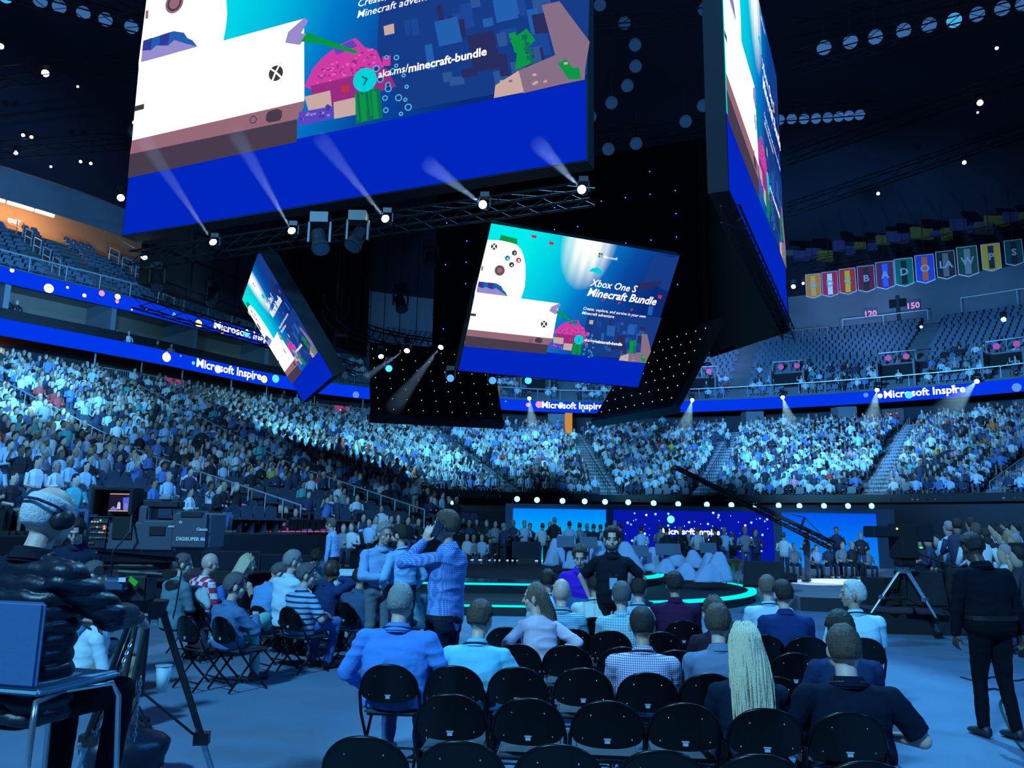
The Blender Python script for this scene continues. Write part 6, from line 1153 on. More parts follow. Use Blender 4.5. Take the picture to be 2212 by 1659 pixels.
# left block (chairs angled towards the stage)
def L_(label, px, py, D, dy=0, **k): return person(label, px, py, D, YL + radians(dy), **k)
L_('seated man in grey-blue sweater with green trousers, legs crossed, glasses', 505, 1243, LDD(505), shirt=(0.08, 0.17, 0.33), trousers=(0.16, 0.42, 0.40), hc='dgrey', lean=4, hyaw=-28, sw=0.215, g=1.25, hands=((-0.05, 0.30, 0.72), (0.10, 0.32, 0.76)), knees=((-0.12, 0.45, 0.58), (0.12, 0.44, 0.74)), feet=((-0.10, 0.50, 0.08), (-0.12, 0.62, 0.58)), eyes=True, vox=0.008, foldamp=0.010, hs=1.2)
L_('seated man in blue and navy striped polo, profile to the right', 660, 1222, LDD(655), shirt=patmat('polo_stripe', 'stripe', (0.22, 0.45, 0.68), (0.012, 0.03, 0.09), 15), sleeve='short', trousers=(0.07, 0.19, 0.55), hc='dgrey', lean=5, hyaw=-42, sw=0.215, g=1.2, eyes=True, vox=0.008, hands=((0.0, 0.34, 0.68), (0.20, 0.30, 0.66)), knees=((-0.12, 0.44, 0.58), (0.16, 0.50, 0.58)), feet=((-0.12, 0.36, 0.08), (0.14, 0.40, 0.08)), hs=1.2)
L_('seated balding man in grey-blue suit jacket beside the tall standing man', 778, 1228, LDD(770), shirt=(0.05, 0.10, 0.20), hair='balding', hc='dark', skin='mid', lean=10, hyaw=-18, sw=0.23, g=1.25, hs=1.2)
L_('seated bald dark-skinned man in navy shirt with phone at right ear', 715, 1214, 11.4, shirt=(0.015, 0.04, 0.13), hair='bald', skin='dark', lean=6, sw=0.23, g=1.2, hands=((-0.1, 0.3, 0.62), (0.17, 0.12, 1.06)), hint=(None, (0.9, 0, -0.5)), hs=1.25)
L_('seated grey-haired man in white shirt looking right', 630, 1195, 11.0, shirt=(0.50, 0.70, 0.85), hc='grey', lean=6, hyaw=-25, sw=0.22, g=1.15, hs=1.25, foldamp=0.011)
L_('seated man in mid-blue shirt with head bowed, left of the white shirt', 588, 1218, 11.3, shirt=(0.13, 0.34, 0.68), hc='dgrey', lean=16, hpitch=38, hyaw=-30, sw=0.22, g=1.15, hs=1.2)
L_('seated person with chin-length blond hair and black sleeveless top', 531, 1203, 11.8, shirt=(0.006, 0.008, 0.014), sleeve='none', hair='long', hc='blond', lean=5, collar=False, sw=0.19, hyaw=-18, hs=1.25, extra=dict(L=0.20, wd=0.105, seed=11, n=260))
L_('seated dark-haired man in blue shirt partly behind the blond hair', 497, 1197, 12.6, shirt=(0.06, 0.18, 0.6), hc='dark', lean=6, sw=0.21, hs=1.2)
L_('seated bald man in red and white checkerboard football shirt', 448, 1199, 11.8, shirt=patmat('checkerboard', 'board', (0.70, 0.76, 0.85), (0.62, 0.03, 0.09), 6.2), hair='bald', lean=8, hyaw=-28, sw=0.23, g=1.15, collar=False, hs=1.22, hpitch=14)
L_('seated man with cropped grey hair and teal-grey shirt beside the camera', 392, 1199, 10.6, shirt=(0.12, 0.22, 0.27), hc='dgrey', hair='buzz', lean=6, hyaw=-30, sw=0.23, g=1.15, hs=1.2)
L_('seated person in teal-grey tee mostly hidden behind the tall standing man', 890, 1228, 11.0, dy=20, shirt=(0.14, 0.36, 0.42), hc='brown', lean=6, sw=0.24, g=1.3, sleeve='short', collar=False)
L_('dark-clothed seated person behind the balding man', 800, 1216, 12.4, shirt=(0.008, 0.01, 0.02), hc='dark', hair='full', lean=10, sw=0.21, collar=False)
L_('grey-haired seated man resting face on hand, under the broadcast camera', 200, 1216, 8.2, dy=-20, shirt=(0.22, 0.42, 0.62), hc='dgrey', lean=14, hyaw=-20, hands=((-0.1, 0.3, 0.62), (0.1, 0.12, 1.0)), sw=0.21, hs=1.15)
L_('seated person in tan trousers and white shirt behind the tripod legs', 235, 1292, 7.2, dy=-25, shirt=(0.5, 0.66, 0.74), trousers=(0.28, 0.22, 0.14), hc='lbrown', lean=22, hpitch=30, sw=0.21)
person('standing man in dark jacket and white shirt looking down, left of the camera', 172, 1120, 9.0, radians(-165), pose='stand', shirt=(0.012, 0.02, 0.05), trousers=(0.02, 0.02, 0.03), hc='dark', sw=0.2, hpitch=30, lanyard=True, eyes=True, lean=6)
person('white-lit usher in blue shirt standing in front of the pink chairs', 717, 1121, 18.0, radians(80), pose='stand', shirt=(0.3, 0.5, 0.85), trousers=(0.01, 0.01, 0.02), hc='lbrown', vox=0.013, hs=1.15)
# camera operator
oc, Jc = person('camera operator in black puffer jacket and headphones on high chair, seen from behind', 100, 1045, 3.95, radians(-22), seat=0.93, shirt=(0.008, 0.011, 0.02), trousers=(0.005, 0.006, 0.01), hair='balding', hc='silver', lean=4, hyaw=-6, hpitch=12, sw=0.265, g=1.5, fat=0.014, vox=0.008, foldamp=0.004, hs=1.2, hands=((-0.10, 0.42, 1.32), (0.26, 0.46, 1.35)), knees=((-0.14, 0.46, 1.0), (0.20, 0.48, 0.98)), feet=((-0.14, 0.44, 0.40), (0.20, 0.42, 0.38)), hint=((-0.9, -0.3, -0.4), (0.9, -0.5, -0.5)))
for ch in oc.children:
    if ch.name.startswith('shirt'):
        ch.name = 'puffer_jacket'; me = ch.data; m_ = mat('puffer_nylon', (0.006, 0.010, 0.022), 0.42, bump=0.35, bscale=28, spec=0.4); me.materials.clear(); me.materials.append(m_)
        nv = len(me.vertices); no = np.empty(nv * 3, np.float32); me.vertices.foreach_get('normal', no); co = np.empty(nv * 3, np.float32); me.vertices.foreach_get('co', co); co = co.reshape(-1, 3); no = no.reshape(-1, 3)
        z = co[:, 2] + 0.006 * np.sin(co[:, 0] * 40) + 0.03 * np.abs(co[:, 0]); d = np.abs(np.sin(z * pi / 0.066)) ** 0.6 * 0.02; co += no * (d - 0.004)[:, None]; me.vertices.foreach_set('co', co.ravel()); me.update()
Rz = Matrix.Rotation(oc.rotation_euler.z, 3, 'Z'); hc_ = Jc['head']; HR_ = Jc['R']; W_ = lambda v: oc.location + Rz @ (hc_ + HR_ @ Vector(v))
g = empty('headphones', oc.location, oc.rotation_euler.z, label='large black headphones worn by the camera operator', cat='headphones'); hl = lambda v: hc_ + HR_ @ Vector(v)
for s in (-1, 1): MB().tube(hl((s * 0.078, -0.005, -0.01)), hl((s * 0.125, -0.005, -0.01)), 0.052, 0.044, n=18).build('ear_cup', [BLACK], g, smooth=True)
MB().path([hl((-0.112, -0.01, 0.02)), hl((-0.108, -0.06, 0.035)), hl((-0.07, -0.118, 0.05)), hl((0, -0.14, 0.055)), hl((0.07, -0.118, 0.05)), hl((0.108, -0.06, 0.035)), hl((0.112, -0.01, 0.02))], 0.008, 6).build('headband', [mat('band_dark', (0.01, 0.02, 0.06), 0.5)], g)
# background figures as small complete people ---------------------------------------
CLR = {x[0]: x[1] for x in SHIRT}; CLR['dark'] = (0.02, 0.025, 0.035)
def lowp(px, py, D, yaw, c, stand, label, grp=None, arm=0, hairc=1, base=None):
    T = at_d(px, py, D); ky = ('S' if arm != 0 else 'S') if stand else ('C' if arm == 1 else 'B' if arm == 2 else 'A'); cols = (SKIN[int(px) % 5 if int(px) % 5 != 3 else 0], CLR[c], TR[int(px) % 3], HAIRC[int(px) % 5])
    o = mesh_ob('person', person_mesh(ky, (c + str(cols[2][0]),), cols)); h = 1.80 if stand else 1.32; z = T.z - h; s = 1.0
    if base is not None: s = (T.z - base) / h; z = base
    o.scale = (s, s, s); o.location = (T.x, T.y, z); o.rotation_euler = (0, 0, radians(yaw)); tag(o, label, 'person', grp)
col_w = {'white': 'white', 'dark': 'dark', 'navy': 'navy', 'blue': 'blue', 'pale blue': 'pale blue', 'black': 'black', 'grey': 'grey'}
for n, (x, y, D, yaw, c, st) in enumerate(((985, 1122, 33, 170, 'grey', 1), (1001, 1117, 33, 190, 'dark', 1), (1014, 1124, 32, 160, 'navy', 1), (1030, 1120, 33, 180, 'dark', 1), (1052, 1122, 32, 150, 'dark', 1), (1070, 1124, 31, 200, 'grey', 1), (1088, 1130, 29.6, -60, 'navy', 1), (1109, 1123, 31, 170, 'navy', 1), (1133, 1124, 31, 190, 'pale blue', 1), (1145, 1130, 32.5, 180, 'dark', 1), (1172, 1130, 31, 10, 'white', 1), (1188, 1127, 31.5, 160, 'navy', 1), (1198, 1117, 31, 20, 'black', 1), (1230, 1126, 30.5, 0, 'pale blue', 1), (1252, 1129, 31, 10, 'grey', 1), (1268, 1131, 32, -20, 'navy', 1), (1282, 1132, 31, 30, 'dark', 1), (1297, 1133, 33, 0, 'dark', 1), (1311, 1129, 31, 10, 'pale blue', 1), (1328, 1124, 32, 190, 'grey', 1), (1340, 1132, 31, 60, 'dark', 1), (1385, 1136, 29, 10, 'pale blue', 1), (1427, 1133, 31, -30, 'grey', 1), (1440, 1139, 29.5, 10, 'black', 1), (1469, 1138, 31, 180, 'black', 1), (1487, 1150, 32, 180, 'grey', 1), (1507, 1138, 30, 20, 'white', 1), (1524, 1150, 31, 190, 'navy', 1), (1545, 1138, 29, 30, 'black', 1), (1564, 1139, 30, -30, 'pale blue', 1), (1582, 1150, 31, 0, 'dark', 1), (1609, 1138, 28, 170, 'grey', 1), (1631, 1142, 28, 190, 'navy', 1))):
    lowp(x, y, D, yaw, c, st, 'standing person in %s top before the LED backdrop, %s from the left on stage' % (c, ordn(n + 1)), 'people standing behind the main stage', arm=n % 3)
for n, (x, y, c) in enumerate(((992, 1152, 'white'), (1010, 1150, 'white'), (1024, 1155, 'grey'), (1042, 1152, 'pale blue'), (1060, 1158, 'navy'), (940, 1150, 'dark'), (955, 1156, 'pale blue'), (975, 1155, 'grey'))):
    lowp(x, y, 31, 175, c, 0, 'seated person in %s top on the floor behind the main stage, %s listed' % (c, ordn(n + 1)), 'people seated behind the main stage', base=0.1)
lowp(1692, 1150, 23.5, -40, 'white', 1, 'standing man in white tee and black trousers on the right deck', base=0.3); lowp(1741, 1148, 24.5, 50, 'black', 1, 'standing man in long black suit beside the white tee', base=0.3)
lowp(1806, 1138, 27.5, 160, 'navy', 1, 'man in dark jacket standing behind the seated row, hand raised', arm=2, base=0.35); lowp(1858, 1150, 26.5, 170, 'dark', 1, 'long-haired person in dark top standing at the end of the seated row', base=0.3)
for n, (x, y, c) in enumerate(((1713, 1172, 'grey'), (1762, 1176, 'pale blue'), (1788, 1172, 'navy'), (1817, 1168, 'grey'), (1838, 1168, 'dark'), (1872, 1182, 'grey'), (1755, 1185, 'dark'))):
    lowp(x, y, 26.5, 175 + n * 4, c, 0, 'person in %s top seated on the right deck, %s from the left end' % (c, ordn(n + 1)), 'row of people seated on the right deck', base=0.3)
for n, (x, y, D, yaw, c, st) in enumerate(((2005, 1152, 17, 60, 'navy', 1), (2048, 1126, 15.5, 20, 'pale blue', 1), (2066, 1120, 15, -10, 'navy', 1), (2096, 1118, 15.5, 10, 'grey', 1), (2107, 1130, 12.5, -30, 'white', 1), (2126, 1142, 15, 40, 'grey', 1), (2140, 1160, 13.5, 60, 'white', 0), (2160, 1137, 16, 70, 'white', 0), (2170, 1143, 15, 60, 'pale blue', 0), (2184, 1145, 14.5, 50, 'white', 0), (2198, 1152, 13.5, 60, 'grey', 0), (2155, 1172, 12.5, 70, 'pale blue', 0), (2178, 1176, 12, 60, 'white', 0), (2205, 1180, 11.5, 50, 'dark', 0), (2150, 1128, 18, 60, 'pale blue', 0), (2176, 1126, 18, 60, 'dark', 0), (2200, 1128, 17.5, 60, 'white', 0), (1985, 1158, 19, 100, 'dark', 1), (2025, 1155, 18, 100, 'black', 1), (2036, 1165, 16, 80, 'dark', 1))):
    lowp(x, y, D, yaw, c, st, '%s person in %s top at far right edge, %s of that group' % ('standing' if st else 'seated', c, ordn(n + 1)), 'people gathered at the far right', arm=n % 3)
for n, (x, y, D, c, st) in enumerate(((585, 1090, 27, 'grey', 0), (607, 1088, 27, 'orange', 0), (622, 1092, 27, 'navy', 0), (640, 1096, 26, 'dark', 0), (498, 1118, 25, 'dark', 0), (512, 1117, 25, 'white', 0), (700, 1118, 26, 'pale blue', 0), (742, 1130, 24, 'grey', 0), (762, 1128, 24, 'white', 0), (785, 1108, 26, 'navy', 0), (800, 1118, 24.5, 'pale blue', 0), (812, 1112, 25.5, 'pale blue', 0), (826, 1090, 28, 'white', 0), (845, 1112, 26, 'grey', 1), (862, 1110, 26.5, 'white', 0), (880, 1114, 26, 'dark', 0), (905, 1118, 27, 'dark', 1), (770, 1066, 29, 'white', 0), (752, 1072, 29, 'navy', 0), (727, 1070, 29, 'navy', 1), (716, 1066, 29.5, 'pale blue', 1))):
    lowp(x, y, D, 150 + (n * 37 % 70), c, st, '%s person in %s top on the low left risers, %s of the scattered group' % ('standing' if st else 'seated', c, ordn(n + 1)), 'scattered people on the low left risers', arm=n % 3)
for n, (x, y, c, st) in enumerate(((1152, 1003, 'orange', 1), (1196, 930, 'blue', 1), (1205, 905, 'blue', 1), (1240, 925, 'white', 1), (1572, 925, 'pale blue', 1), (1600, 910, 'white', 1), (1590, 960, 'navy', 1), (1222, 935, 'grey', 1), (210, 880, 'white', 1), (228, 905, 'grey', 1), (250, 880, 'white', 1), (262, 900, 'dark', 1), (160, 815, 'pale blue', 1), (170, 790, 'blue', 1), (320, 985, 'blue', 1), (290, 945, 'white', 1), (322, 945, 'white', 1), (340, 965, 'dark', 1), (310, 960, 'red', 1))):
    i = near_px(x, 8); D = min((abs(pix(off(i, rowo(r), rowz(r) + 1.75))[1] - y), pix(off(i, rowo(r), rowz(r) + 1.75))[2]) for r in range(32))[1]
    lowp(x, y, D - 0.3, 170 + n * 9, c, st, 'person in %s top standing on a bowl aisle, %s of those on their feet' % (c, ordn(n + 1)), 'people standing on the aisles', arm=n % 3)
for n, (x, y, c) in enumerate(((18, 640, 'black'), (38, 648, 'black'), (175, 700, 'white'), (200, 705, 'blue'), (222, 707, 'dark'), (252, 712, 'dark'), (278, 715, 'white'), (296, 722, 'grey'), (317, 740, 'white'), (340, 735, 'dark'), (388, 745, 'grey'), (405, 752, 'grey'), (430, 760, 'dark'), (370, 742, 'grey'))):
    i = near_px(x, 14); D = pix(off(i, -1.6, 13.5))[2]; lowp(x, y, D, -130, c, n < 2, '%s person in %s top in the suites, %s from the left' % ('standing' if n < 2 else 'seated', c, ordn(n + 1)), 'people in the suites')
# jacket over a chair
P = at_d(425, 1272, 10.9); g = empty('draped_coat', P - Vector((0, 0, 0.02)), YL, label='pale coat draped over a folding chair behind the checkerboard shirt', cat='coat')
mb = MB(); n = 24; rings = []
for k in range(8):
    t = k / 7; rings.append([(cos(a) * (0.16 + 0.16 * t + 0.02 * sin(5 * a)), sin(a) * (0.06 + 0.08 * t + 0.015 * sin(7 * a + 1)), 0.06 - 0.28 * t ** 1.3 + 0.03 * sin(3 * a) * t) for a in [2 * pi * j / n for j in range(n)]])
mb.loft(rings[::-1]); mb.build('cloth', [mat('coat_pale', (0.35, 0.45, 0.5), 0.9, bump=0.5, bscale=12)], g, smooth=True)
# ================================================================== BROADCAST CAMERA AT LEFT
GY = mat('camera_grey', (0.055, 0.07, 0.10), 0.5, bump=0.05, bscale=200); GYD = mat('camera_dark', (0.012, 0.015, 0.022), 0.5)
def bev(parent, name, c, s, m, r=0.015, rot=None):
    b = bmesh.new(); bmesh.ops.create_cube(b, size=1, matrix=Matrix.Translation(c) @ (rot.to_4x4() if rot else Matrix()) @ Matrix.Diagonal((*s, 1))); bmesh.ops.bevel(b, geom=b.edges[:], offset=r, segments=3, affect='EDGES'); me = bpy.data.meshes.new(name); b.to_mesh(me); b.free(); me.materials.append(m); return mesh_ob(name, me, parent)
DC = 4.75; kx = DC / F
O = at_d(330, 1200, DC); cy_ = radians(-8); BC = empty('broadcast_camera', O, radians(2), label='large grey broadcast camera with box lens and viewfinder, mounted on the left tripod', cat='camera')
def U(px, py, y=0.0): return Vector(((px - 330) * kx, y, -(py - 1200) * kx))    # camera-side drawing coordinates, metres
def bxp(parent, name, x0, y0, x1, y1, m, dep, y=0.0, r=0.012):
    a, b = U(x0, y0), U(x1, y1); return bev(parent, name, ((a.x + b.x) / 2, y, (a.z + b.z) / 2), (abs(b.x - a.x), dep, abs(a.z - b.z)), m, r)
bxp(BC, 'lens_box', 384, 1104, 464, 1186, GY, 0.30, 0, 0.02); bxp(BC, 'lens_housing', 318, 1124, 390, 1190, GY, 0.26); bxp(BC, 'camera_body', 225, 1128, 322, 1190, GY, 0.20)
bxp(BC, 'handle_slot', 402, 1106, 448, 1118, GYD, 0.31, 0, 0.004); bxp(BC, 'side_recess', 335, 1136, 372, 1158, MATTE, 0.27, 0, 0.006); bxp(BC, 'body_recess', 252, 1118, 300, 1168, MATTE, 0.215, 0, 0.01)
bxp(BC, 'top_handle', 300, 1080, 384, 1100, GYD, 0.10); bxp(BC, 'top_box', 338, 1069, 366, 1084, mat('grey_box', (0.2, 0.25, 0.3), 0.5), 0.1); bxp(BC, 'rear_cover', 300, 1094, 324, 1132, GY, 0.16)
pn = bxp(BC, 'control_panel', 208, 1122, 248, 1188, GYD, 0.16, -0.03); rp = random.Random(2)
for k in range(26):
    x = 213 + (k % 6) * 6; y = 1130 + (k // 6) * 11; c = rp.choice(('btn_white', 'btn_grey', 'btn_grey', 'btn_blue')); m = emat(c, {'btn_white': (0.5, 0.6, 0.7), 'btn_grey': (0.08, 0.1, 0.12), 'btn_blue': (0.05, 0.2, 0.5)}[c], 0.8)
    a = U(x, y); MB().box((a.x, -0.115, a.z), (0.009, 0.008, 0.008)).build('button', [m], pn)
me = text_mesh('2', 0.028, 'CENTER', bold=0.002); me.materials.append(emat('tally_orange', (1, 0.16, 0.02), 3)); q = mesh_ob('tally_number', me, pn); q.location = U(240, 1145, -0.115); q.rotation_euler = (pi / 2, 0, 0)
MB().ell(U(230, 1127, -0.11), (0.005, 0.005, 0.005), 8, 6).build('status_lamp', [emat('lamp_green', (0.05, 1, 0.1), 3)], pn)
vf = bxp(BC, 'viewfinder_hood', 202, 1062, 292, 1118, MATTE, 0.10, 0.05, 0.006); bxp(vf, 'hood_side', 200, 1060, 208, 1114, MATTE, 0.12, -0.03, 0.003); bxp(vf, 'hood_side', 286, 1060, 294, 1114, MATTE, 0.12, -0.06, 0.003); bxp(vf, 'hood_top', 200, 1057, 294, 1063, MATTE, 0.12, -0.03, 0.003)
bxp(BC, 'viewfinder_frame', 228, 1069, 278, 1107, emat('vf_rim', (0.75, 0.5, 0.45), 0.9), 0.006, -0.01, 0.001); scn = bxp(BC, 'viewfinder_screen', 230, 1071, 277, 1105, emat('vf_black', (0.012, 0.01, 0.03), 1), 0.008, -0.024, 0.001)
mb = MB()
for pts, mi in (([(259, 1078), (277, 1076), (277, 1100), (262, 1104)], 0), ([(233, 1104), (240, 1096), (246, 1100), (250, 1104)], 1), ([(248, 1102), (249, 1090), (252, 1086), (255, 1090), (256, 1103)], 2), ([(262, 1104), (263, 1092), (267, 1088), (271, 1092), (272, 1104)], 1)): mb.poly([U(x, y, -0.0295 - mi * 0.0006) for x, y in pts], mi)
mb.build('live_picture', [emat('vf_blue', (0.10, 0.12, 0.75), 1), emat('vf_violet', (0.2, 0.2, 0.7), 1), emat('vf_pale', (0.5, 0.55, 0.85), 1)], scn)
for t, x, y, s in (('Canon', 449, 1145, 0.024), ('DIGISUPER 86', 397, 1166, 0.028), ('SONY', 376, 1139, 0.013), ('IQ', 400, 1130, 0.017)):
    me = text_mesh(t, s, 'LEFT' if t[0] != 'C' else 'CENTER', bold=0.001); me.materials.append(mat('camera_print', (0.5, 0.55, 0.6), 0.5, emit=0.1)); q = mesh_ob('lettering', me, BC); q.location = U(x, y, -0.153 if x > 384 else -0.133); q.rotation_euler = (pi / 2, 0, 0)
for n_, (a, b, r) in enumerate(((U(210, 1196), U(384, 1208), 0.012), (U(230, 1222), U(372, 1222), 0.022), (U(262, 1235), U(365, 1240), 0.02))): MB().tube(a, b, r, n=10).build('support_rod', [GYD], BC)
for x, y in ((226, 1233), (369, 1237), (377, 1262)): MB().tube(U(x, y, -0.04), U(x, y, 0.05), 0.03, n=14).build('knob', [BLACK], BC)
MB().path([U(292, 1108, -0.1), U(300, 1150, -0.15), U(272, 1190, -0.17), U(262, 1240, -0.1)], 0.006, 6).build('cable', [BLACK], BC); MB().path([U(388, 1192, -0.1), U(410, 1230, -0.12), U(402, 1300, -0.1), U(385, 1330, 0)], 0.005, 6).build('cable', [BLACK], BC)
bxp(BC, 'fluid_head', 262, 1240, 335, 1296, GYD, 0.16); bxp(BC, 'pan_bar_pad', 250, 1245, 300, 1275, mat('pad_blue', (0.04, 0.08, 0.15), 0.5), 0.08, -0.1, 0.02); MB().poly([U(307, 1240, -0.13), U(324, 1252, -0.13), (U(318, 1262, -0.13)), U(303, 1250, -0.13)]).build('green_tag', [emat('tag_green', (0.03, 0.5, 0.05), 0.6)], BC)
MB().box(U(293, 1248, -0.145), (0.04, 0.006, 0.025)).build('label_plate', [mat('plate_white', (0.7, 0.75, 0.8), 0.5)], BC)
for a, b in ((U(295, 1262), U(185, 1345, -0.55)), (U(275, 1262), U(190, 1312, -0.4))): MB().tube(a, b, 0.013, n=8).build('pan_bar', [BLACK], BC); MB().tube(b.lerp(a, 0.02), b.lerp(a, 0.35), 0.024, n=10).build('pan_grip', [MATTE], BC)
# tripod
def tripod(top, spread, label, aim=0.0, mono=0.03, mcol=None):
    g = empty('camera_tripod', (top.x, top.y, 0), aim, label=label, cat='tripod'); z = top.z
    MB().tube((0, 0, z - 0.10), (0, 0, z), 0.09, 0.12, n=18).build('bowl_head', [mcol or GYD], g); MB().tube((0, 0, z - 0.55), (0, 0, z - 0.1), 0.022, n=10).build('centre_column', [BLACK], g)
    for k in range(3):
        a = 2 * pi * k / 3 + 0.5; f_ = Vector((cos(a) * spread, sin(a) * spread, 0.02)); h_ = Vector((cos(a) * 0.09, sin(a) * 0.09, z - 0.08)); sd = Vector((-sin(a), cos(a), 0)) * 0.028; L = MB()
        for s in (-1, 1): L.tube(h_ + sd * s, h_.lerp(f_, 0.6) + sd * s * 0.8, mono * 0.55, n=8)
        L.tube(h_ - sd * 1.3, h_ + sd * 1.3, mono * 0.7, n=8); L.box(h_.lerp(f_, 0.6), (0.09, 0.07, 0.07)); lg = L.build('leg', [mcol or BLACK], g)
        MB().tube(h_.lerp(f_, 0.55), f_, mono * 0.6, n=8).build('lower_tube', [mat('tube_blue_grey', (0.35, 0.45, 0.55), 0.3, 0.6)], lg); MB().ell(f_, (0.04, 0.04, 0.025), 10, 6).build('foot', [BLACK], lg); MB().ell(h_.lerp(f_, 0.62) + sd * 1.6, (0.022, 0.022, 0.022), 8, 6).build('lock_knob', [STEEL], lg)
        MB().tube(h_.lerp(f_, 0.62), (0, 0, z - 0.52), 0.009, n=6).build('spreader', [BLACK], lg)
    return g
TP = at_d(318, 1330, DC + 0.02); tripod(Vector((TP.x, TP.y, at_d(318, 1298, DC).z)), 0.58, 'tall black tripod under the left broadcast camera with pale lower tubes', 0.15)
def chain(pts, n, r, label):
    pts = [Vector(p) for p in pts]; q = resample(pts, (sum((b - a).length for a, b in zip(pts, pts[1:]))) / n); mb = MB()
    for i in range(len(q) - 1):
        a, b = q[i], q[i + 1]; d = (b - a).normalized(); e = Vector((1, 0.3, 0)).normalized() if i % 2 else Vector((0.3, -1, 0)).normalized(); e = (e - d * e.dot(d)).normalized(); c = (a + b) / 2; L = (b - a).length * 0.72; w_ = L * 0.42
        lp = [c + d * (cos(t) * L) + e * (sin(t) * w_) for t in [2 * pi * j / 10 for j in range(11)]]; mb.path(lp, r, 5)
    mb.build('steel_chain', [mat('chain_steel', (0.45, 0.55, 0.65), 0.35, 0.7)], label=label, cat='chain')
chain([at_d(285, 1382, 4.5), at_d(262, 1440, 4.4), at_d(238, 1500, 4.35), at_d(205, 1588, 4.3)], 24, 0.0035, 'steel chain hanging from the tripod toward the high chair'); chain([at_d(305, 1462, 4.5), at_d(296, 1530, 4.5), at_d(290, 1600, 4.5)], 15, 0.0035, 'shorter steel chain hanging straight down at the tripod centre')
P = at_d(352, 1466, 4.35); g = empty('paper_cup', P, label='pale blue-white paper cup clipped to the tripod leg', cat='cup'); MB().loft([[(cos(2 * pi * j / 20) * r, sin(2 * pi * j / 20) * r, z) for j in range(20)] for r, z in ((0.026, -0.07), (0.042, 0.07))]).build('cup_body', [mat('paper_white', (0.55, 0.75, 0.8), 0.6)], g, smooth=True); MB().path([(cos(2 * pi * j / 20) * 0.043, sin(2 * pi * j / 20) * 0.043, 0.07) for j in range(21)], 0.003, 5).build('cup_rim', [MATS['paper_white']], g)
# high chair of the operator
g = empty('high_chair', oc.location, radians(-14), label='tall chair with blue-grey back panel and bent steel legs, under the camera operator', cat='chair'); CBK = mat('chair_blue', (0.045, 0.11, 0.24), 0.55, bump=0.1, bscale=60)
zt_ = at_d(50, 1298, 3.55).z; zb_ = at_d(50, 1475, 3.55).z; SX = at_d(-60, 1400, 3.5); EX = at_d(103, 1400, 3.5); c0_ = (SX + EX) / 2; g.location = (c0_.x, c0_.y, 0); wd_ = (EX - SX).length
bev(g, 'backrest', (0, 0, (zt_ + zb_) / 2), (wd_, 0.03, zt_ - zb_), CBK, 0.012); bev(g, 'seat', (0, 0.25, zb_ - 0.02), (wd_ + 0.02, 0.5, 0.03), mat('seat_pale', (0.20, 0.35, 0.45), 0.5), 0.01)
for s in (-1, 1):
    for y, nm_ in ((-0.03, 'rear_leg'), (0.48, 'front_leg')): MB().path([(s * (wd_ / 2 - 0.05), 0.22, zb_ - 0.05), (s * (wd_ / 2 + 0.01), y * 0.9 + 0.02, zb_ - 0.055), (s * (wd_ / 2 + 0.03), y, zb_ - 0.12), (s * (wd_ / 2 + 0.06), y + (0.06 if y > 0 else -0.05), 0.012)], 0.013, 8).build(nm_, [STEEL], g, smooth=True)
MB().path([(-wd_ / 2 - 0.04, 0.5, 0.28), (wd_ / 2 + 0.04, 0.5, 0.28)], 0.011, 6).build('footrest', [STEEL], g)
g = empty('equipment_bag', at_z(262, 1655, 0.1), 0.3, label='black equipment bag on the floor beneath the tripod', cat='bag'); g.location.z = 0; mb = MB(); mb.ell((0, 0, 0.2), (0.30, 0.22, 0.2), 18, 12, fn=lambda d: 1 + 0.07 * sin(9 * d.x) + 0.06 * sin(7 * d.z)); mb.build('bag_body', [mat('bag_nylon', (0.006, 0.012, 0.03), 0.4, bump=0.6, bscale=14)], g, smooth=True); MB().path([(-0.15, 0, 0.36), (-0.08, 0, 0.5), (0.08, 0, 0.5), (0.15, 0, 0.36)], 0.012, 6).build('handle', [BLACK], g)
# ================================================================== RIGHT FLOOR CAMERA, JIB, CABLES
P = at_d(1950, 1180, 14.3); g = empty('studio_camera', P, 0.2, label='black studio camera with wide box lens on the right platform tripod', cat='camera'); k2 = 14.3 / F
V = lambda px, py, y=0.0: Vector(((px - 1950) * k2, y, -(py - 1180) * k2))
def bx2(nm, x0, y0, x1, y1, m, dep, y=0): a, b = V(x0, y0), V(x1, y1); return bev(g, nm, ((a.x + b.x) / 2, y, (a.z + b.z) / 2), (b.x - a.x, dep, a.z - b.z), m, 0.02)
bx2('lens_box', 1868, 1138, 1932, 1162, GYD, 0.32); bx2('camera_body', 1928, 1132, 1976, 1206, MATTE, 0.3); bx2('viewfinder', 1975, 1132, 2020, 1170, GYD, 0.2); bx2('fluid_head', 1932, 1204, 1972, 1222, BLACK, 0.2)
MB().ell(V(1924, 1143, -0.17), (0.02, 0.01, 0.02), 8, 6).build('tally_lamp', [emat('tally_amber', (1, 0.35, 0.05), 4)], g); MB().ell(V(1984, 1182, -0.12), (0.04, 0.01, 0.015), 8, 6).build('status_lamp', [MATS['lamp_green']], g); MB().tube(V(1975, 1190), V(2040, 1222, -0.4), 0.02).build('pan_bar', [BLACK], g)
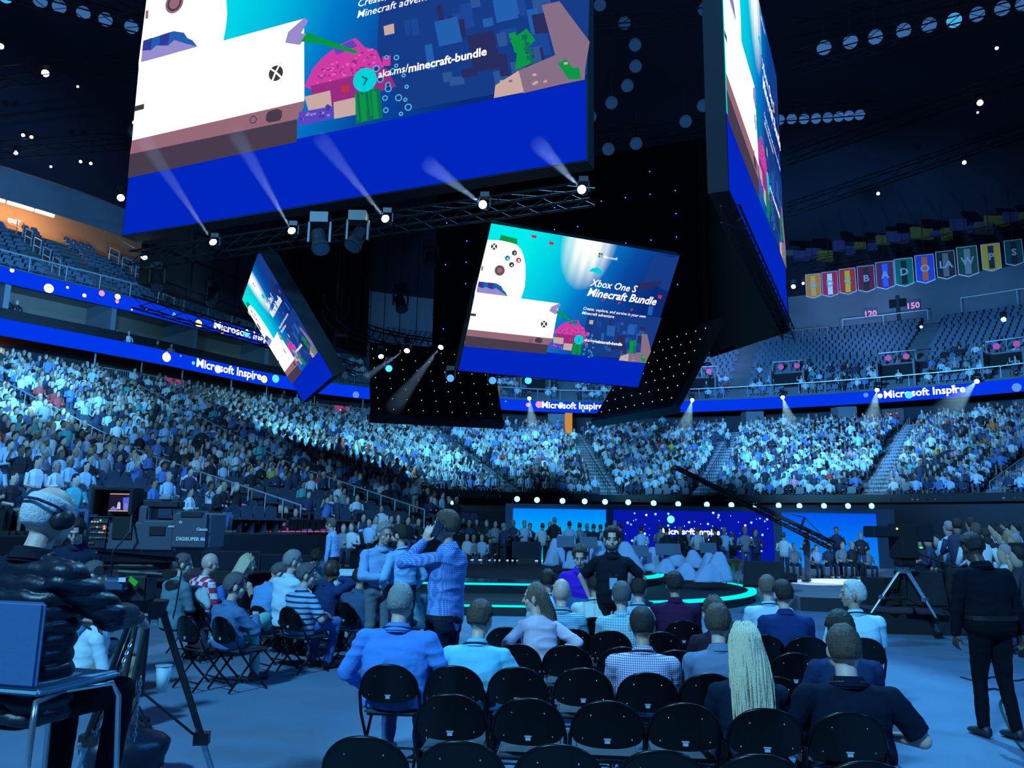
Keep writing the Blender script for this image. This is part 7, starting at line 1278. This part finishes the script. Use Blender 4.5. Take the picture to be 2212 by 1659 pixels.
t_ = at_d(1952, 1226, 14.3); tripod(Vector((t_.x, t_.y, t_.z - 0.36)), 0.62, 'silver tripod of the right studio camera standing on the black platform', 0.4, 0.035, mat('tripod_silver', (0.25, 0.3, 0.38), 0.35, 0.6)).location.z = 0.36
a, b = at_d(1612, 1086, 27), at_d(1800, 1180, 22); cg = empty('camera_crane', (0, 0, 0), label='long black camera crane crossing in front of the backdrop with stay cable', cat='camera crane'); t_ = truss(a, b, None, 0.16, 0.2, 0.5, nm='arm'); t_.parent = cg; del t_['category']
a2 = at_d(1460, 1010, 33); t_ = truss(a2, a, None, 0.12, 0.12, 0.5, nm='arm'); t_.parent = cg; del t_['category']; MB().tube(at_d(1738, 1118, 23.5), at_d(1727, 1150, 23.5), 0.035, n=6).build('mast', [BLACK], cg); MB().path([at_d(1612, 1086, 27), at_d(1738, 1118, 23.5), at_d(1800, 1180, 22)], 0.012, 5).build('stay_cable', [BLACK], cg)
def cab(pts, r, label, z=0.012):
    q = [at_z(x, y, z) for x, y in pts]; s = spline([(p.x, p.y, z) for p in q], 6); MB().path(s, r, 6).build('floor_cable', [BLACK], label=label, cat='cable')
cab([(2120, 1492), (2150, 1488), (2172, 1500), (2160, 1520), (2175, 1560), (2195, 1600), (2230, 1640)], 0.012, 'thick black cable snaking along the floor at lower right'); cab([(2075, 1462), (2110, 1470), (2150, 1462), (2200, 1470), (2240, 1450)], 0.009, 'thin black cable loop right of the walking man'); cab([(2140, 1430), (2170, 1405), (2212, 1385), (2250, 1370)], 0.008, 'thin cable running off to the right edge')
slab('side_curtain', [at_z(2200, 1420, 0), at_z(2330, 1430, 0), at_z(2330, 1400, 0), at_z(2206, 1392, 0)], 0, 1.7, [MATTE], label='black drape panel at the far right edge', cat='drape')
g = empty('platform_caster', at_z(2026, 1372, 0.06), label='dark caster wheel of the rolling camera platform', cat='wheel'); MB().tube((0, -0.03, 0), (0, 0.03, 0), 0.07, n=16).build('wheel', [BLACK], g); MB().box((0, 0, 0.12), (0.05, 0.1, 0.14)).build('fork', [STEEL], g)
